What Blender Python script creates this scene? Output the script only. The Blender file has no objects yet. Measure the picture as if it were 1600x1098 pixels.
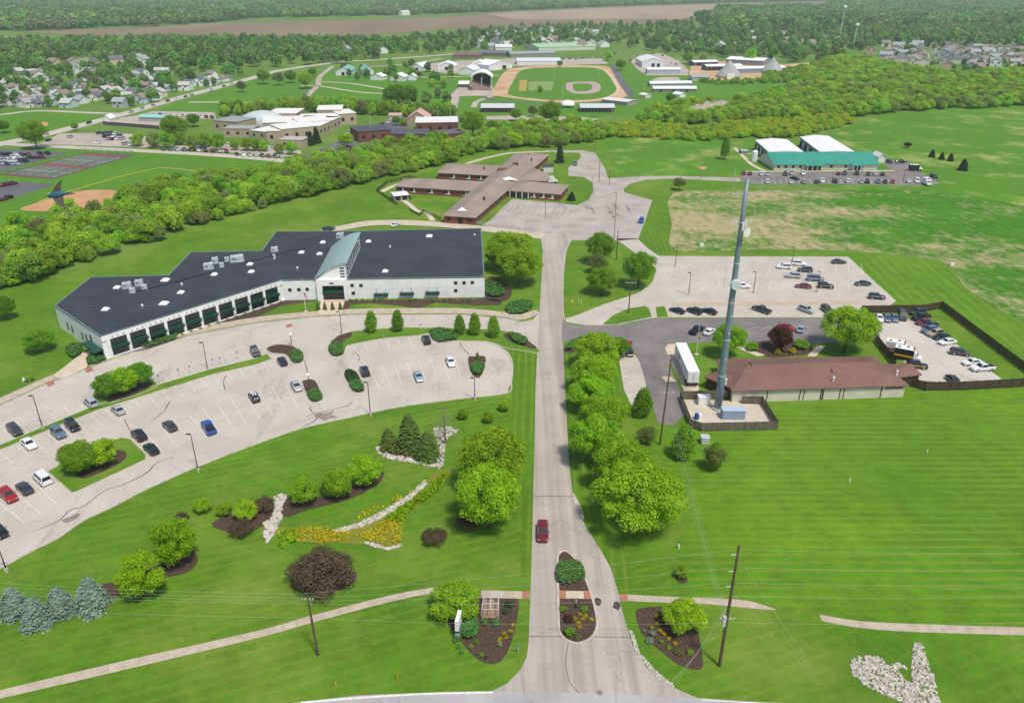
import bpy, bmesh, math, random
import numpy as np
from mathutils import Vector, Matrix, Quaternion
from mathutils.geometry import tessellate_polygon
rad = math.radians
SC = bpy.context.scene
# ------------------------------------------------------------------ camera
CAM_H, FOC, PITCH = 84.0, 1210.0, rad(25.4)      # height in m, focal length in photo pixels (photo is 1600 wide)
cam_d = bpy.data.cameras.new('camera'); cam = bpy.data.objects.new('camera', cam_d)
SC.collection.objects.link(cam); SC.camera = cam
cam_d.sensor_fit = 'HORIZONTAL'; cam_d.sensor_width = 36; cam_d.lens = 36*FOC/1600
cam_d.clip_start = 0.5; cam_d.clip_end = 60000
cam.location = (0, 0, CAM_H); cam.rotation_euler = (math.pi/2-PITCH, 0, 0)
# ------------------------------------------------------------------ sky, sun, exposure
SUN_AZ, SUN_EL = rad(147), rad(62)              # compass angle from +Y, elevation
W = bpy.data.worlds.new('World'); SC.world = W; W.use_nodes = True
nt = W.node_tree; nt.nodes.clear()
sky = nt.nodes.new('ShaderNodeTexSky'); sky.sky_type = 'NISHITA'; sky.sun_disc = False
sky.sun_elevation = SUN_EL; sky.sun_rotation = SUN_AZ; sky.dust_density = 2.0; sky.air_density = 1.0
bg = nt.nodes.new('ShaderNodeBackground'); bg.inputs[1].default_value = 0.12
out = nt.nodes.new('ShaderNodeOutputWorld')
nt.links.new(sky.outputs[0], bg.inputs[0]); nt.links.new(bg.outputs[0], out.inputs[0])
sun_d = bpy.data.lights.new('sun', 'SUN'); sun_d.energy = 3.1; sun_d.angle = rad(8); sun_d.color = (1, .94, .83)
sun = bpy.data.objects.new('sun', sun_d); SC.collection.objects.link(sun)
SUNV = Vector((math.sin(SUN_AZ)*math.cos(SUN_EL), math.cos(SUN_AZ)*math.cos(SUN_EL), math.sin(SUN_EL)))
sun.rotation_euler = SUNV.to_track_quat('Z', 'Y').to_euler(); sun.location = (60, -60, 200)
SC.view_settings.view_transform = 'Standard'; SC.view_settings.look = 'None'
SC.view_settings.exposure = 0.1; SC.view_settings.gamma = 1
SC.cycles.use_denoising = True; SC.cycles.volume_bounces = 1; SC.cycles.max_bounces = 6
SC.cycles.transparent_max_bounces = 8
# ------------------------------------------------------------------ helpers
RND = random.Random(7); NR = np.random.default_rng(7)
COL = SC.collection
CP, SP = math.cos(PITCH), math.sin(PITCH)
def P(x, y, z=0.0):
    """photo pixel -> point of the place on the level plane z"""
    u, v = (x-800)/FOC, (y-549)/FOC
    dy, dz = CP-v*SP, -SP-v*CP
    t = (z-CAM_H)/dz
    return Vector((u*t, dy*t, z))
def HT(bx, by, ty):
    """height of an upright thing standing at pixel (bx, by) whose top is at pixel row ty"""
    Y = P(bx, by).y; v = ty-549
    return CAM_H - Y*(FOC*SP+v*CP)/(FOC*CP-v*SP)
def SCALE(y): return (y+25.6)*CP/CAM_H                # pixels per metre across the view at ground row y
def S(h):
    h = h.lstrip('#'); c = [int(h[i:i+2], 16)/255 for i in (0, 2, 4)]
    return tuple(((v/12.92) if v <= .04045 else ((v+.055)/1.055)**2.4) for v in c)
def link(o, parent=None):
    COL.objects.link(o)
    if parent is not None: o.parent = parent
    return o
def tag(o, label=None, cat=None, group=None, kind=None):
    if label: o['label'] = label
    if cat: o['category'] = cat
    if group: o['group'] = group
    if kind: o['kind'] = kind
    return o
def empty(name, loc=(0, 0, 0), rz=0.0, label=None, cat=None, group=None):
    o = bpy.data.objects.new(name, None); link(o); o.empty_display_size = .5
    o.location = loc; o.rotation_euler = (0, 0, rz)
    return tag(o, label, cat, group)
def mesh(name, verts, faces, mat=None, smooth=False):
    me = bpy.data.meshes.new(name); me.from_pydata([tuple(v) for v in verts], [], faces); me.update()
    if mat: me.materials.append(mat)
    if smooth: me.polygons.foreach_set('use_smooth', [True]*len(me.polygons))
    return me
def quads(name, V, mat=None, tone=None):
    """V: (n,4,3) array -> mesh of n separate quads, optional per-face tone"""
    n = len(V); me = bpy.data.meshes.new(name)
    me.vertices.add(n*4); me.vertices.foreach_set('co', np.asarray(V, dtype=np.float32).ravel())
    me.loops.add(n*4); me.loops.foreach_set('vertex_index', np.arange(n*4, dtype=np.int32))
    me.polygons.add(n); me.polygons.foreach_set('loop_start', np.arange(0, n*4, 4, dtype=np.int32))
    me.update(calc_edges=True)
    if tone is not None:
        a = me.attributes.new('tone', 'FLOAT', 'FACE'); a.data.foreach_set('value', np.asarray(tone, dtype=np.float32))
    if mat: me.materials.append(mat)
    return me
def obj(name, me, parent=None, loc=None, rz=None, color=None):
    o = bpy.data.objects.new(name, me); link(o, parent)
    if loc is not None: o.location = loc
    if rz is not None: o.rotation_euler = (0, 0, rz)
    if color is not None: o.color = (*color, 1)
    return o
class MB:
    """collects boxes, prisms, tubes into ONE mesh"""
    def __init__(s): s.v, s.f = [], []
    def add(s, v, f):
        n = len(s.v); s.v += [tuple(p) for p in v]; s.f += [[i+n for i in q] for q in f]; return s
    def box(s, c, d, rz=0.0):
        cx, cy, cz = c; a, b, h = d[0]/2, d[1]/2, d[2]/2; co, si = math.cos(rz), math.sin(rz)
        v = [(cx+x*co-y*si, cy+x*si+y*co, cz+z) for z in (-h, h) for x, y in ((-a, -b), (a, -b), (a, b), (-a, b))]
        return s.add(v, [[3, 2, 1, 0], [4, 5, 6, 7], [0, 1, 5, 4], [1, 2, 6, 5], [2, 3, 7, 6], [3, 0, 4, 7]])
    def prism(s, pts, z0, z1):
        n = len(pts); ar = sum(pts[i][0]*pts[(i+1) % n][1]-pts[(i+1) % n][0]*pts[i][1] for i in range(n))
        if ar < 0: pts = list(pts)[::-1]
        v = [(p[0], p[1], z0) for p in pts]+[(p[0], p[1], z1) for p in pts]
        tri = tessellate_polygon([[Vector((p[0], p[1], 0)) for p in pts]])
        f = []
        for t in tri:
            a, b, c = t
            cr = (pts[b][0]-pts[a][0])*(pts[c][1]-pts[a][1])-(pts[b][1]-pts[a][1])*(pts[c][0]-pts[a][0])
            if cr < 0: a, b, c = c, b, a
            f.append([a+n, b+n, c+n]); f.append([c, b, a])
        f += [[i, (i+1) % n, n+(i+1) % n, n+i] for i in range(n)]
        return s.add(v, f)
    def tube(s, pts, rads, n=8, cap=True):
        pts = [Vector(p) for p in pts]
        if not hasattr(rads, '__len__'): rads = [rads]*len(pts)
        v = []
        for i, p in enumerate(pts):
            d = (pts[min(i+1, len(pts)-1)]-pts[max(i-1, 0)]).normalized()
            up = Vector((0, 0, 1)) if abs(d.z) < .9 else Vector((1, 0, 0))
            a = d.cross(up).normalized(); b = a.cross(d)
            v += [p+(a*math.cos(k*2*math.pi/n)+b*math.sin(k*2*math.pi/n))*rads[i] for k in range(n)]
        f = [[i*n+k, i*n+(k+1) % n, (i+1)*n+(k+1) % n, (i+1)*n+k] for i in range(len(pts)-1) for k in range(n)]
        if cap: f += [list(range(n))[::-1], list(range((len(pts)-1)*n, len(pts)*n))]
        return s.add(v, f)
    def quad(s, a, b, c, d): return s.add([a, b, c, d], [[0, 1, 2, 3]])
    def me(s, name, mat=None, smooth=False): return mesh(name, s.v, s.f, mat, smooth)
    def build(s, name, mat=None, parent=None, loc=None, rz=None, color=None, smooth=False):
        return obj(name, s.me(name, mat, smooth), parent, loc, rz, color)
def spline(pts, n=6, closed=False):
    """Catmull-Rom through 2-D points"""
    pts = [Vector((p[0], p[1])) for p in pts]; N = len(pts); o = []
    rng = range(N) if closed else range(N-1)
    for i in rng:
        g = (lambda k: pts[k % N]) if closed else (lambda k: pts[max(0, min(N-1, k))])
        a, b, c, d = g(i-1), g(i), g(i+1), g(i+2)
        for k in range(n):
            t = k/n
            q = .5*((2*b)+(c-a)*t+(2*a-5*b+4*c-d)*t*t+(3*b-a-3*c+d)*t**3)
            o.append((q.x, q.y))
    if not closed: o.append((pts[-1].x, pts[-1].y))
    return o
def px(pts, z=0.0): return [(lambda q: (q.x, q.y))(P(x, y, z)) for x, y in pts]
def sheet(name, pts, z, mat, kind='structure', parent=None, world=False, sm=0, label=None, cat=None, group=None):
    w = list(pts) if world else px(pts)
    if sm: w = spline(w, sm, True)
    tri = tessellate_polygon([[Vector((a, b, 0)) for a, b in w]])
    f = []
    for a, b, c in tri:
        cr = (w[b][0]-w[a][0])*(w[c][1]-w[a][1])-(w[b][1]-w[a][1])*(w[c][0]-w[a][0])
        f.append([a, b, c] if cr > 0 else [c, b, a])
    o = obj(name, mesh(name, [(a, b, z) for a, b in w], f, mat), parent)
    return tag(o, label, cat, group, kind if parent is None else None)
def ribbon(name, pts, width, z, mat, kind='structure', parent=None, world=False, sm=5, thick=0.0):
    w = list(pts) if world else px(pts)
    if sm: w = spline(w, sm)
    if not hasattr(width, '__len__'): width = [width]*len(w)
    else: width = list(np.interp(np.linspace(0, 1, len(w)), np.linspace(0, 1, len(width)), width))
    v = []
    for i in range(len(w)):
        a = Vector(w[max(0, i-1)]); b = Vector(w[min(len(w)-1, i+1)]); d = (b-a).normalized(); nrm = Vector((-d.y, d.x))
        c = Vector(w[i]); v += [(*(c+nrm*width[i]/2), z), (*(c-nrm*width[i]/2), z)]
    f = [[2*i, 2*i+1, 2*i+3, 2*i+2] for i in range(len(w)-1)]
    if thick:
        n = len(v); v += [(a, b, z-thick) for a, b, _ in v]
        for i in range(len(w)-1):
            f += [[2*i, 2*i+2, n+2*i+2, n+2*i], [2*i+3, 2*i+1, n+2*i+1, n+2*i+3]]
        f += [[1, 0, n, n+1], [2*len(w)-2, 2*len(w)-1, n+2*len(w)-1, n+2*len(w)-2]]
    o = obj(name, mesh(name, v, f, mat), parent)
    return tag(o, kind=kind if parent is None else None)
# ------------------------------------------------------------------ materials
def nodes(name):
    m = bpy.data.materials.new(name); m.use_nodes = True; n = m.node_tree; b = n.nodes['Principled BSDF']
    return m, n, b
def N(n, t, **k):
    q = n.nodes.new(t)
    for a, v in k.items(): setattr(q, a, v)
    return q
def mixc(n, fac, a, b, mode='MIX'):
    q = N(n, 'ShaderNodeMix', data_type='RGBA', blend_type=mode)
    for sock, v in ((0, fac), (6, a), (7, b)):
        if hasattr(v, 'links') or isinstance(v, bpy.types.NodeSocket): n.links.new(v, q.inputs[sock])
        elif sock == 0: q.inputs[0].default_value = v
        else: q.inputs[sock].default_value = (*v, 1) if len(v) == 3 else v
    return q.outputs[2]
def noise(n, vec, scale, detail=3, rough=.55, lo=.35, hi=.65):
    q = N(n, 'ShaderNodeTexNoise'); q.inputs['Scale'].default_value = scale
    q.inputs['Detail'].default_value = detail; q.inputs['Roughness'].default_value = rough
    if vec is not None: n.links.new(vec, q.inputs['Vector'])
    r = N(n, 'ShaderNodeMapRange'); r.inputs[1].default_value = lo; r.inputs[2].default_value = hi
    n.links.new(q.outputs[0], r.inputs[0]); return r.outputs[0]
def posn(n, rz=0.0, sc=(1, 1, 1)):
    g = N(n, 'ShaderNodeNewGeometry'); m = N(n, 'ShaderNodeMapping')
    m.inputs['Rotation'].default_value = (0, 0, rz); m.inputs['Scale'].default_value = sc
    n.links.new(g.outputs['Position'], m.inputs['Vector']); return m.outputs[0]
def mul(n, a, v, op='MULTIPLY'):
    q = N(n, 'ShaderNodeMath', operation=op); n.links.new(a, q.inputs[0])
    if isinstance(v, bpy.types.NodeSocket): n.links.new(v, q.inputs[1])
    else: q.inputs[1].default_value = v
    return q.outputs[0]
def bump(n, b, h, strength=.3, dist=.05):
    q = N(n, 'ShaderNodeBump'); q.inputs['Strength'].default_value = strength; q.inputs['Distance'].default_value = dist
    n.links.new(h, q.inputs['Height']); n.links.new(q.outputs[0], b.inputs['Normal'])
def plain(name, c, c2=None, scale=3.0, rough=.7, spec=.3, metal=0.0, bmp=0.0, objcol=False, rz=0.0, sc=(1, 1, 1), coat=0.0):
    m, n, b = nodes(name); b.inputs['Roughness'].default_value = rough
    b.inputs['Specular IOR Level'].default_value = spec; b.inputs['Metallic'].default_value = metal
    b.inputs['Coat Weight'].default_value = coat
    if isinstance(c, str): c = S(c)
    if isinstance(c2, str): c2 = S(c2)
    if objcol:
        oi = N(n, 'ShaderNodeObjectInfo'); base = oi.outputs['Color']
        if c2 is not None:
            f = noise(n, posn(n, rz, sc), scale); base = mixc(n, f, base, mixc(n, .82, (0, 0, 0), base))
        n.links.new(base, b.inputs['Base Color'])
    elif c2 is None: b.inputs['Base Color'].default_value = (*c, 1)
    else:
        f = noise(n, posn(n, rz, sc), scale); n.links.new(mixc(n, f, c, c2), b.inputs['Base Color'])
        if bmp: bump(n, b, f, bmp)
    return m
def grass(name, base, alt, rz=0.0, period=2.2, stripe=.25, patch=.05, dry=None, dryamt=.0, drys=.03, dlo=.46, dhi=.68):
    """mown turf: blotches of several sizes, mower stripes, dry patches"""
    m, n, b = nodes(name); b.inputs['Roughness'].default_value = .85; b.inputs['Specular IOR Level'].default_value = .15
    p = posn(n)
    f1 = noise(n, p, patch, 4); f2 = noise(n, p, .22, 9, .78, .38, .62); f3 = noise(n, p, 1.1, 8, .85, lo=.36, hi=.64)
    c = mixc(n, f1, S(base), S(alt))
    dk = mixc(n, .62, c, (0.016, 0.055, 0.004))
    c = mixc(n, mul(n, f2, .8), c, dk)
    c = mixc(n, mul(n, noise(n, p, .016, 5, .6), .3), c, (0.07, 0.15, 0.012))
    c = mixc(n, mul(n, f3, .5), c, (0.15, 0.24, 0.02))
    if stripe:
        wv = N(n, 'ShaderNodeTexWave', wave_type='BANDS', bands_direction='X'); wv.inputs['Scale'].default_value = .314/period*1.0
        wv.inputs['Distortion'].default_value = .9; wv.inputs['Detail'].default_value = 4; wv.inputs['Detail Scale'].default_value = 1.2; wv.inputs['Detail Roughness'].default_value = .7
        n.links.new(posn(n, rz), wv.inputs['Vector'])
        brk = noise(n, p, .045, 5, .65)
        thin = N(n, 'ShaderNodeMapRange'); thin.inputs[1].default_value = .5; thin.inputs[2].default_value = 1; n.links.new(wv.outputs['Fac'], thin.inputs[0])
        fac = mul(n, mul(n, thin.outputs[0], brk), stripe)
        c = mixc(n, fac, c, (0.22, 0.28, 0.035))
    if dry:
        c = mixc(n, mul(n, noise(n, p, drys, 10, .74, dlo, dhi), dryamt), c, S(dry))
    n.links.new(c, b.inputs['Base Color']); bump(n, b, f3, .5, .08)
    return m
def meadow(name):
    m, n, b = nodes(name); b.inputs['Roughness'].default_value = .9; b.inputs['Specular IOR Level'].default_value = .1
    p = posn(n); c = mixc(n, noise(n, p, .06, 5), S('#5a9024'), S('#467e1e')); c = mixc(n, mul(n, noise(n, p, .35, 6, .7), .7), c, S('#2f6214'))
    fine = noise(n, posn(n, 0, (1, .55, 1)), .32, 8, .75, .3, .7); co = noise(n, posn(n, 0, (.7, 1, 1)), .03, 5, .6, .3, .7)
    sx = N(n, 'ShaderNodeSeparateXYZ'); g = N(n, 'ShaderNodeNewGeometry'); n.links.new(g.outputs['Position'], sx.inputs[0])
    gr = N(n, 'ShaderNodeMapRange'); gr.inputs[1].default_value = 55; gr.inputs[2].default_value = 190; gr.inputs[3].default_value = .30; gr.inputs[4].default_value = -.08; n.links.new(sx.outputs[0], gr.inputs[0])
    s = mul(n, mul(n, mul(n, fine, .5), mul(n, co, .62), 'ADD'), gr.outputs[0], 'ADD')
    r = N(n, 'ShaderNodeMapRange'); r.inputs[1].default_value = .54; r.inputs[2].default_value = .88; r.inputs[4].default_value = .85; n.links.new(s, r.inputs[0])
    c = mixc(n, r.outputs[0], c, mixc(n, fine, S('#a58f6c'), S('#bfb08a')))
    n.links.new(c, b.inputs['Base Color']); bump(n, b, fine, .8, .3); return m
def paving(name, base, alt, dark=.25, crack=True, rz=0.0, tracks=0.0):
    """worn asphalt or concrete: stains, seams, tar cracks"""
    m, n, b = nodes(name); b.inputs['Roughness'].default_value = .85; b.inputs['Specular IOR Level'].default_value = .2
    p = posn(n)
    c = mixc(n, noise(n, p, .11, 5, .6), S(base), S(alt))
    c = mixc(n, mul(n, noise(n, p, 1.6, 3), .25), c, mixc(n, .7, (0, 0, 0), c))
    st = noise(n, posn(n, rz, (1, .25, 1)), .16, 5, .65, .58, .72)
    c = mixc(n, mul(n, st, dark), c, (.06, .055, .05))
    if tracks:
        c = mixc(n, mul(n, noise(n, posn(n, 0, (1, .012, 1)), .75, 3, .5, .38, .68), tracks), c, (.19, .175, .16))
    if crack:
        v = N(n, 'ShaderNodeTexVoronoi', feature='DISTANCE_TO_EDGE'); v.inputs['Scale'].default_value = .075
        w = N(n, 'ShaderNodeTexNoise'); w.inputs['Scale'].default_value = .35; w.inputs['Detail'].default_value = 4
        n.links.new(p, w.inputs['Vector'])
        ad = N(n, 'ShaderNodeVectorMath', operation='ADD'); ms = N(n, 'ShaderNodeVectorMath', operation='SCALE'); ms.inputs['Scale'].default_value = 3.5
        n.links.new(w.outputs['Color'], ms.inputs[0]); n.links.new(p, ad.inputs[0]); n.links.new(ms.outputs[0], ad.inputs[1])
        n.links.new(ad.outputs[0], v.inputs['Vector'])
        r = N(n, 'ShaderNodeMapRange'); r.inputs[1].default_value = .004; r.inputs[2].default_value = .011; r.inputs[3].default_value = .2; r.inputs[4].default_value = 0
        n.links.new(v.outputs['Distance'], r.inputs[0])
        c = mixc(n, r.outputs[0], c, (.1, .095, .09))
    n.links.new(c, b.inputs['Base Color'])
    return m
def leafmat(name, a, bcol, trans=.46, var=.5, dull=None):
    """leaves: hue varies leaf by leaf and tree by tree, light shines through"""
    m, n, b = nodes(name); b.inputs['Roughness'].default_value = .55; b.inputs['Specular IOR Level'].default_value = .25
    at = N(n, 'ShaderNodeAttribute', attribute_name='tone')
    oi = N(n, 'ShaderNodeObjectInfo')
    c = mixc(n, at.outputs['Fac'], S(a), S(bcol))
    hv = N(n, 'ShaderNodeHueSaturation')
    mr = N(n, 'ShaderNodeMapRange'); mr.inputs[3].default_value = 1-var*.45; mr.inputs[4].default_value = 1+var*.35
    n.links.new(oi.outputs['Random'], mr.inputs[0]); n.links.new(mr.outputs[0], hv.inputs['Value'])
    w2 = mul(n, mul(n, oi.outputs['Random'], 7.31), 1.0, 'FRACT')
    mh = N(n, 'ShaderNodeMapRange'); mh.inputs[3].default_value = .5-.035*var; mh.inputs[4].default_value = .5+.03*var
    n.links.new(w2, mh.inputs[0]); n.links.new(mh.outputs[0], hv.inputs['Hue'])
    if dull:
        w3 = mul(n, mul(n, oi.outputs['Random'], 13.7), 1.0, 'FRACT')
        rr = N(n, 'ShaderNodeMapRange'); rr.inputs[1].default_value = .72; rr.inputs[2].default_value = 1.0; rr.inputs[4].default_value = .75
        n.links.new(w3, rr.inputs[0]); c = mixc(n, rr.outputs[0], c, S(dull))
    n.links.new(c, hv.inputs['Color']); n.links.new(hv.outputs[0], b.inputs['Base Color'])
    t = N(n, 'ShaderNodeBsdfTranslucent'); n.links.new(hv.outputs[0], t.inputs[0])
    mx = N(n, 'ShaderNodeMixShader'); mx.inputs[0].default_value = trans
    o = n.nodes['Material Output']; n.links.new(b.outputs[0], mx.inputs[1]); n.links.new(t.outputs[0], mx.inputs[2]); n.links.new(mx.outputs[0], o.inputs[0])
    return m
# ================================================================== GROUND AND PAVING
M_far = grass('grass_far', '#55862e', '#678f3a', stripe=0, patch=.01, dry='#8f9a5a', dryamt=.5, drys=.012)
_a, _b = P(190, 1040), P(597, 938); _ph0 = math.atan2(_b.y-_a.y, _b.x-_a.x)
M_lawn = grass('lawn', '#457c12', '#5c921a', rz=-(_ph0+math.pi/2), period=2.0, stripe=.32, dry='#9aa04c', dryamt=.4, drys=.04)
M_lawnx = grass('lawn_mown_across', '#508a10', '#689c16', rz=rad(90), period=1.9, stripe=.55, patch=.03)
M_lawny = grass('lawn_mown_along', '#467a14', '#588e1a', rz=rad(2), period=1.7, stripe=.55)
_a, _b = P(1470, 450), P(1600, 560); _phi = math.atan2(_b.y-_a.y, _b.x-_a.x)
M_lawnd = grass('lawn_mown_diagonal', '#4e8a12', '#629818', rz=-(_phi+math.pi/2), period=3.2, stripe=.6)
M_field = grass('hay_field', '#559622', '#48881f', stripe=0, patch=.02, dry='#b3b068', dryamt=.75, drys=.03, dlo=.52, dhi=.68)
M_meadow = meadow('rough_meadow')
M_sport = grass('sports_turf', '#549626', '#488a22', rz=rad(20), period=6, stripe=.3, patch=.02)
M_soil = plain('ploughed_soil', '#7a6850', '#8c7a60', scale=.006, rough=.95, sc=(1, .2, 1))
M_soil2 = plain('tilled_soil_pale', '#a8947a', '#96836c', scale=.006, rough=.95)
M_track = plain('track_dirt', '#b58d68', '#c9ad8c', scale=.05, rough=.95)
M_tan = plain('infield_clay', '#c49a72', '#b58a62', scale=.08, rough=.95)
M_gravel = plain('gravel_lot', '#b9ada0', '#a59a90', scale=.05, rough=.95)
M_asph = paving('pale_asphalt', '#c4bcb1', '#b7afa4', .3)
M_asph2 = paving('worn_asphalt', '#b9b0a8', '#a39b94', .85)
M_road = paving('drive_concrete', '#bdb3a8', '#afa59b', .12, rz=rad(1), tracks=.5)
M_dark = paving('dark_asphalt', '#8a8480', '#757170', .3)
M_black = plain('fresh_asphalt', '#5c5c62', '#6b6a6e', scale=.05, rough=.9)
M_street = paving('street_asphalt', '#b4b2b2', '#a3a1a1', .25, rz=rad(90))
M_conc = plain('concrete', '#c9bca9', '#b9ab98', scale=.5, rough=.85, bmp=.1)
M_kerb = plain('kerb_concrete', '#c8bfb2', '#aaa195', scale=.7, rough=.85)
M_mulch = plain('mulch', '#43352d', '#5a483c', scale=2.5, rough=.95, bmp=.8)
M_brickpad = plain('tactile_pad', '#b07560', '#a06a56', scale=2, rough=.9)
M_white = plain('white_paint_line', '#e6e3dc', '#cfcac0', scale=1.2, rough=.7)
M_yel = plain('yellow_paint_line', '#d9c64a', rough=.8)

g = sheet('ground', [(-16000, -300), (16000, -300), (16000, 24000), (-16000, 24000)], 0, M_far, world=True)
def zone(name, pts, z, mat, sm=3): return sheet(name, pts, z, mat, sm=sm)
zone('lawn', [(-300, 1180), (-200, 560), (-60, 470), (120, 425), (400, 322), (600, 268), (780, 222), (940, 212), (1100, 216), (1220, 330), (1500, 420), (1650, 560), (1750, 700), (1750, 1180)], .012, M_lawn, 0)
zone('right_lawn', [(985, 655), (1030, 668), (1215, 672), (1215, 640), (1425, 612), (1640, 606), (1800, 606), (1900, 980), (1650, 978), (1400, 968), (1290, 955), (1210, 945), (1110, 935), (1085, 930), (1050, 860), (1090, 790)], .02, M_lawnx, 0)
zone('road_verge', [(800, 545), (838, 545), (836, 640), (832, 800), (828, 900), (815, 900), (805, 700), (800, 620)], .02, M_lawny, 0)
zone('road_verge', [(884, 545), (900, 545), (905, 640), (930, 740), (945, 820), (985, 880), (990, 925), (968, 925), (958, 892), (942, 865), (914, 820), (895, 775), (889, 720), (885, 620)], .02, M_lawny, 0)
zone('mown_triangle', [(1290, 396), (1396, 400), (1440, 406), (1478, 414), (1504, 449), (1540, 474), (1600, 507), (1680, 550), (1680, 600), (1600, 570), (1472, 470), (1400, 478)], .02, M_lawnd, 0)
zone('mown_triangle', [(940, 222), (958, 222), (975, 278), (958, 280)], .02, M_lawnd, 0)
zone('mown_triangle', [(1005, 312), (1020, 314), (1050, 300), (1056, 392), (1030, 398), (1000, 375)], .02, M_lawny, 0)
zone('hay_field', [(945, 216), (1040, 212), (1240, 222), (1330, 196), (1420, 176), (1640, 160), (1800, 160), (1800, 330), (1480, 300), (1300, 294), (1160, 270), (1060, 275), (980, 278)], .022, M_field)
zone('rough_meadow', [(1052, 302), (1160, 298), (1300, 297), (1480, 301), (1640, 330), (1760, 350), (1760, 560), (1600, 503), (1540, 470), (1506, 447), (1480, 412), (1440, 404), (1396, 398), (1296, 391), (1180, 390), (1056, 391), (1050, 350)], .03, M_meadow)
# far fields
sheet('ploughed_field', [(40, 50), (230, 43), (330, 37), (530, 32), (700, 27), (780, 20), (960, 11), (1120, 6), (1300, 1.5), (1300, 6), (1150, 16), (1098, 27), (1060, 36), (940, 40), (700, 46), (540, 58), (300, 55), (120, 56)], .25, M_soil)
sheet('ploughed_field', [(760, 22), (960, 12.5), (1120, 7.5), (1098, 24), (1060, 30), (900, 31), (800, 31)], .5, M_soil2)
sheet('ploughed_field', [(1150, 13.5), (1220, 12), (1300, 10), (1300, 12), (1200, 15.5)], .5, M_soil2)
sheet('pale_field', [(-80, 58), (40, 57), (60, 62), (-80, 66)], .5, M_soil2)
sheet('green_strip', [(420, 29.5), (640, 25), (760, 21), (700, 27), (530, 32)], .4, M_field)
# fairground and school turf
zone('fairground_turf', [(170, 200), (280, 160), (395, 126), (470, 118), (640, 104), (770, 100), (1000, 98), (1090, 118), (1240, 130), (1230, 150), (1020, 175), (900, 186), (760, 186), (620, 180), (500, 174), (360, 178), (280, 175)], .05, M_sport, 0)
zone('school_turf', [(-60, 240), (120, 228), (290, 240), (440, 252), (470, 258), (380, 290), (200, 330), (-60, 380)], .03, M_sport, 0)
zone('park_turf', [(-60, 182), (40, 176), (150, 178), (200, 180), (120, 198), (60, 212), (-60, 224)], .03, M_sport, 0)
zone('rear_turf', [(735, 205), (830, 190), (905, 188), (900, 205), (800, 222)], .06, M_lawnd, 0)
# ------------------------------------------------------------------ near drive, street, kerbs
LEFT = [(769, 1079), (793, 1067), (811, 1048), (823, 1027), (826, 1004), (830, 899), (832, 820), (835, 700), (837, 600), (840, 545)]
RIGHT = [(880, 540), (882, 600), (885, 650), (889, 720), (895, 775), (914, 820), (929, 844), (942, 865), (956, 891), (966, 925), (971, 949), (982, 988), (992, 1020), (1011, 1043), (1029, 1059), (1055, 1075), (1090, 1090)]
sheet('drive', [(1150, 1140), (700, 1140)]+LEFT+[(843, 487), (848, 400), (850, 365), (893, 365), (884, 400), (880, 440), (880, 498)]+RIGHT, .034, M_road)
sheet('street', [(300, 1125), (455, 1098), (560, 1086), (700, 1080.5), (769, 1079.5), (850, 1081), (950, 1083), (1090, 1090), (1200, 1097), (1400, 1104), (1700, 1110), (1800, 1160), (1750, 1230), (300, 1230)], .044, M_street)
def kerb(pts, w=.28, h=.13, sm=4, world=False, name='kerb'): return ribbon(name, pts, w, h, M_kerb, sm=sm, thick=h, world=world)
def line(a, b, z=.056, w=.11, parent=None, name='parking_line', mat=None):
    pa, pb = P(*a), P(*b); d = (pb-pa); d.z = 0
    if d.length < .1: return
    n = Vector((-d.y, d.x, 0)).normalized()*w/2
    v = [pa-n, pb-n, pb+n, pa+n]
    return obj(name, mesh(name, [(q.x, q.y, z) for q in v], [[0, 1, 2, 3]], mat or M_white), parent)
street = bpy.data.objects['street']
ribbon('edge_line', [(470, 1097.5), (560, 1090), (660, 1084), (770, 1081.5)], .32, .055, M_white, parent=street)
ribbon('edge_line', [(1098, 1093), (1200, 1099), (1400, 1106)], .15, .055, M_white, parent=street)
# manhole, tar seam
mb = MB(); c = P(937, 1082)
mb.prism([(c.x+.42*math.cos(k*.393), c.y+.42*math.sin(k*.393)) for k in range(16)], .036, .06); mb.build('manhole_cover', M_dark, street)
M_seam = plain('tar_seam', '#4c4845', rough=.9)
drive = bpy.data.objects['drive']
ribbon('tar_seam', [(834, 776), (860, 775), (895, 776)], .14, .04, M_seam, parent=drive)
ribbon('tar_seam', [(826, 994), (880, 994.5), (985, 995)], .10, .04, M_seam, parent=drive)
ribbon('tar_seam', [(888, 1004), (884, 1035), (890, 1065), (905, 1082)], .08, .04, M_seam, parent=drive)
for q in ((934, 940), (964, 946)):
    c = P(*q); sheet('tar_patch', [(c.x+.6*math.cos(k*.7)*(1+.4*math.sin(k*3)), c.y+.9*math.sin(k*.7)) for k in range(9)], .05, M_seam, world=True, parent=drive)
# island in the mouth of the drive
ISL = [(872, 925), (871, 880), (873, 866), (883, 861), (895, 869), (906, 883), (915, 904), (925, 933), (931, 956), (933, 977), (927, 993), (916, 1001), (903, 1005), (887, 1001), (876, 991), (873, 977)]
w = spline(px(ISL), 4, True); kerb(w+[w[0]], .35, .15, 0, True)
sheet('mulch_bed', w, .10, M_mulch, world=True)
sheet('sidewalk', [(872, 923), (922, 924), (926, 936), (872, 935)], .115, M_conc)
for a, b in (((873, 923.5), (884, 935)), ((912, 924.5), (924, 936))):
    sheet('tactile_pad', [a, (b[0], a[1]), b, (a[0], b[1])], .125, M_brickpad, parent=bpy.data.objects['sidewalk'])
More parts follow.
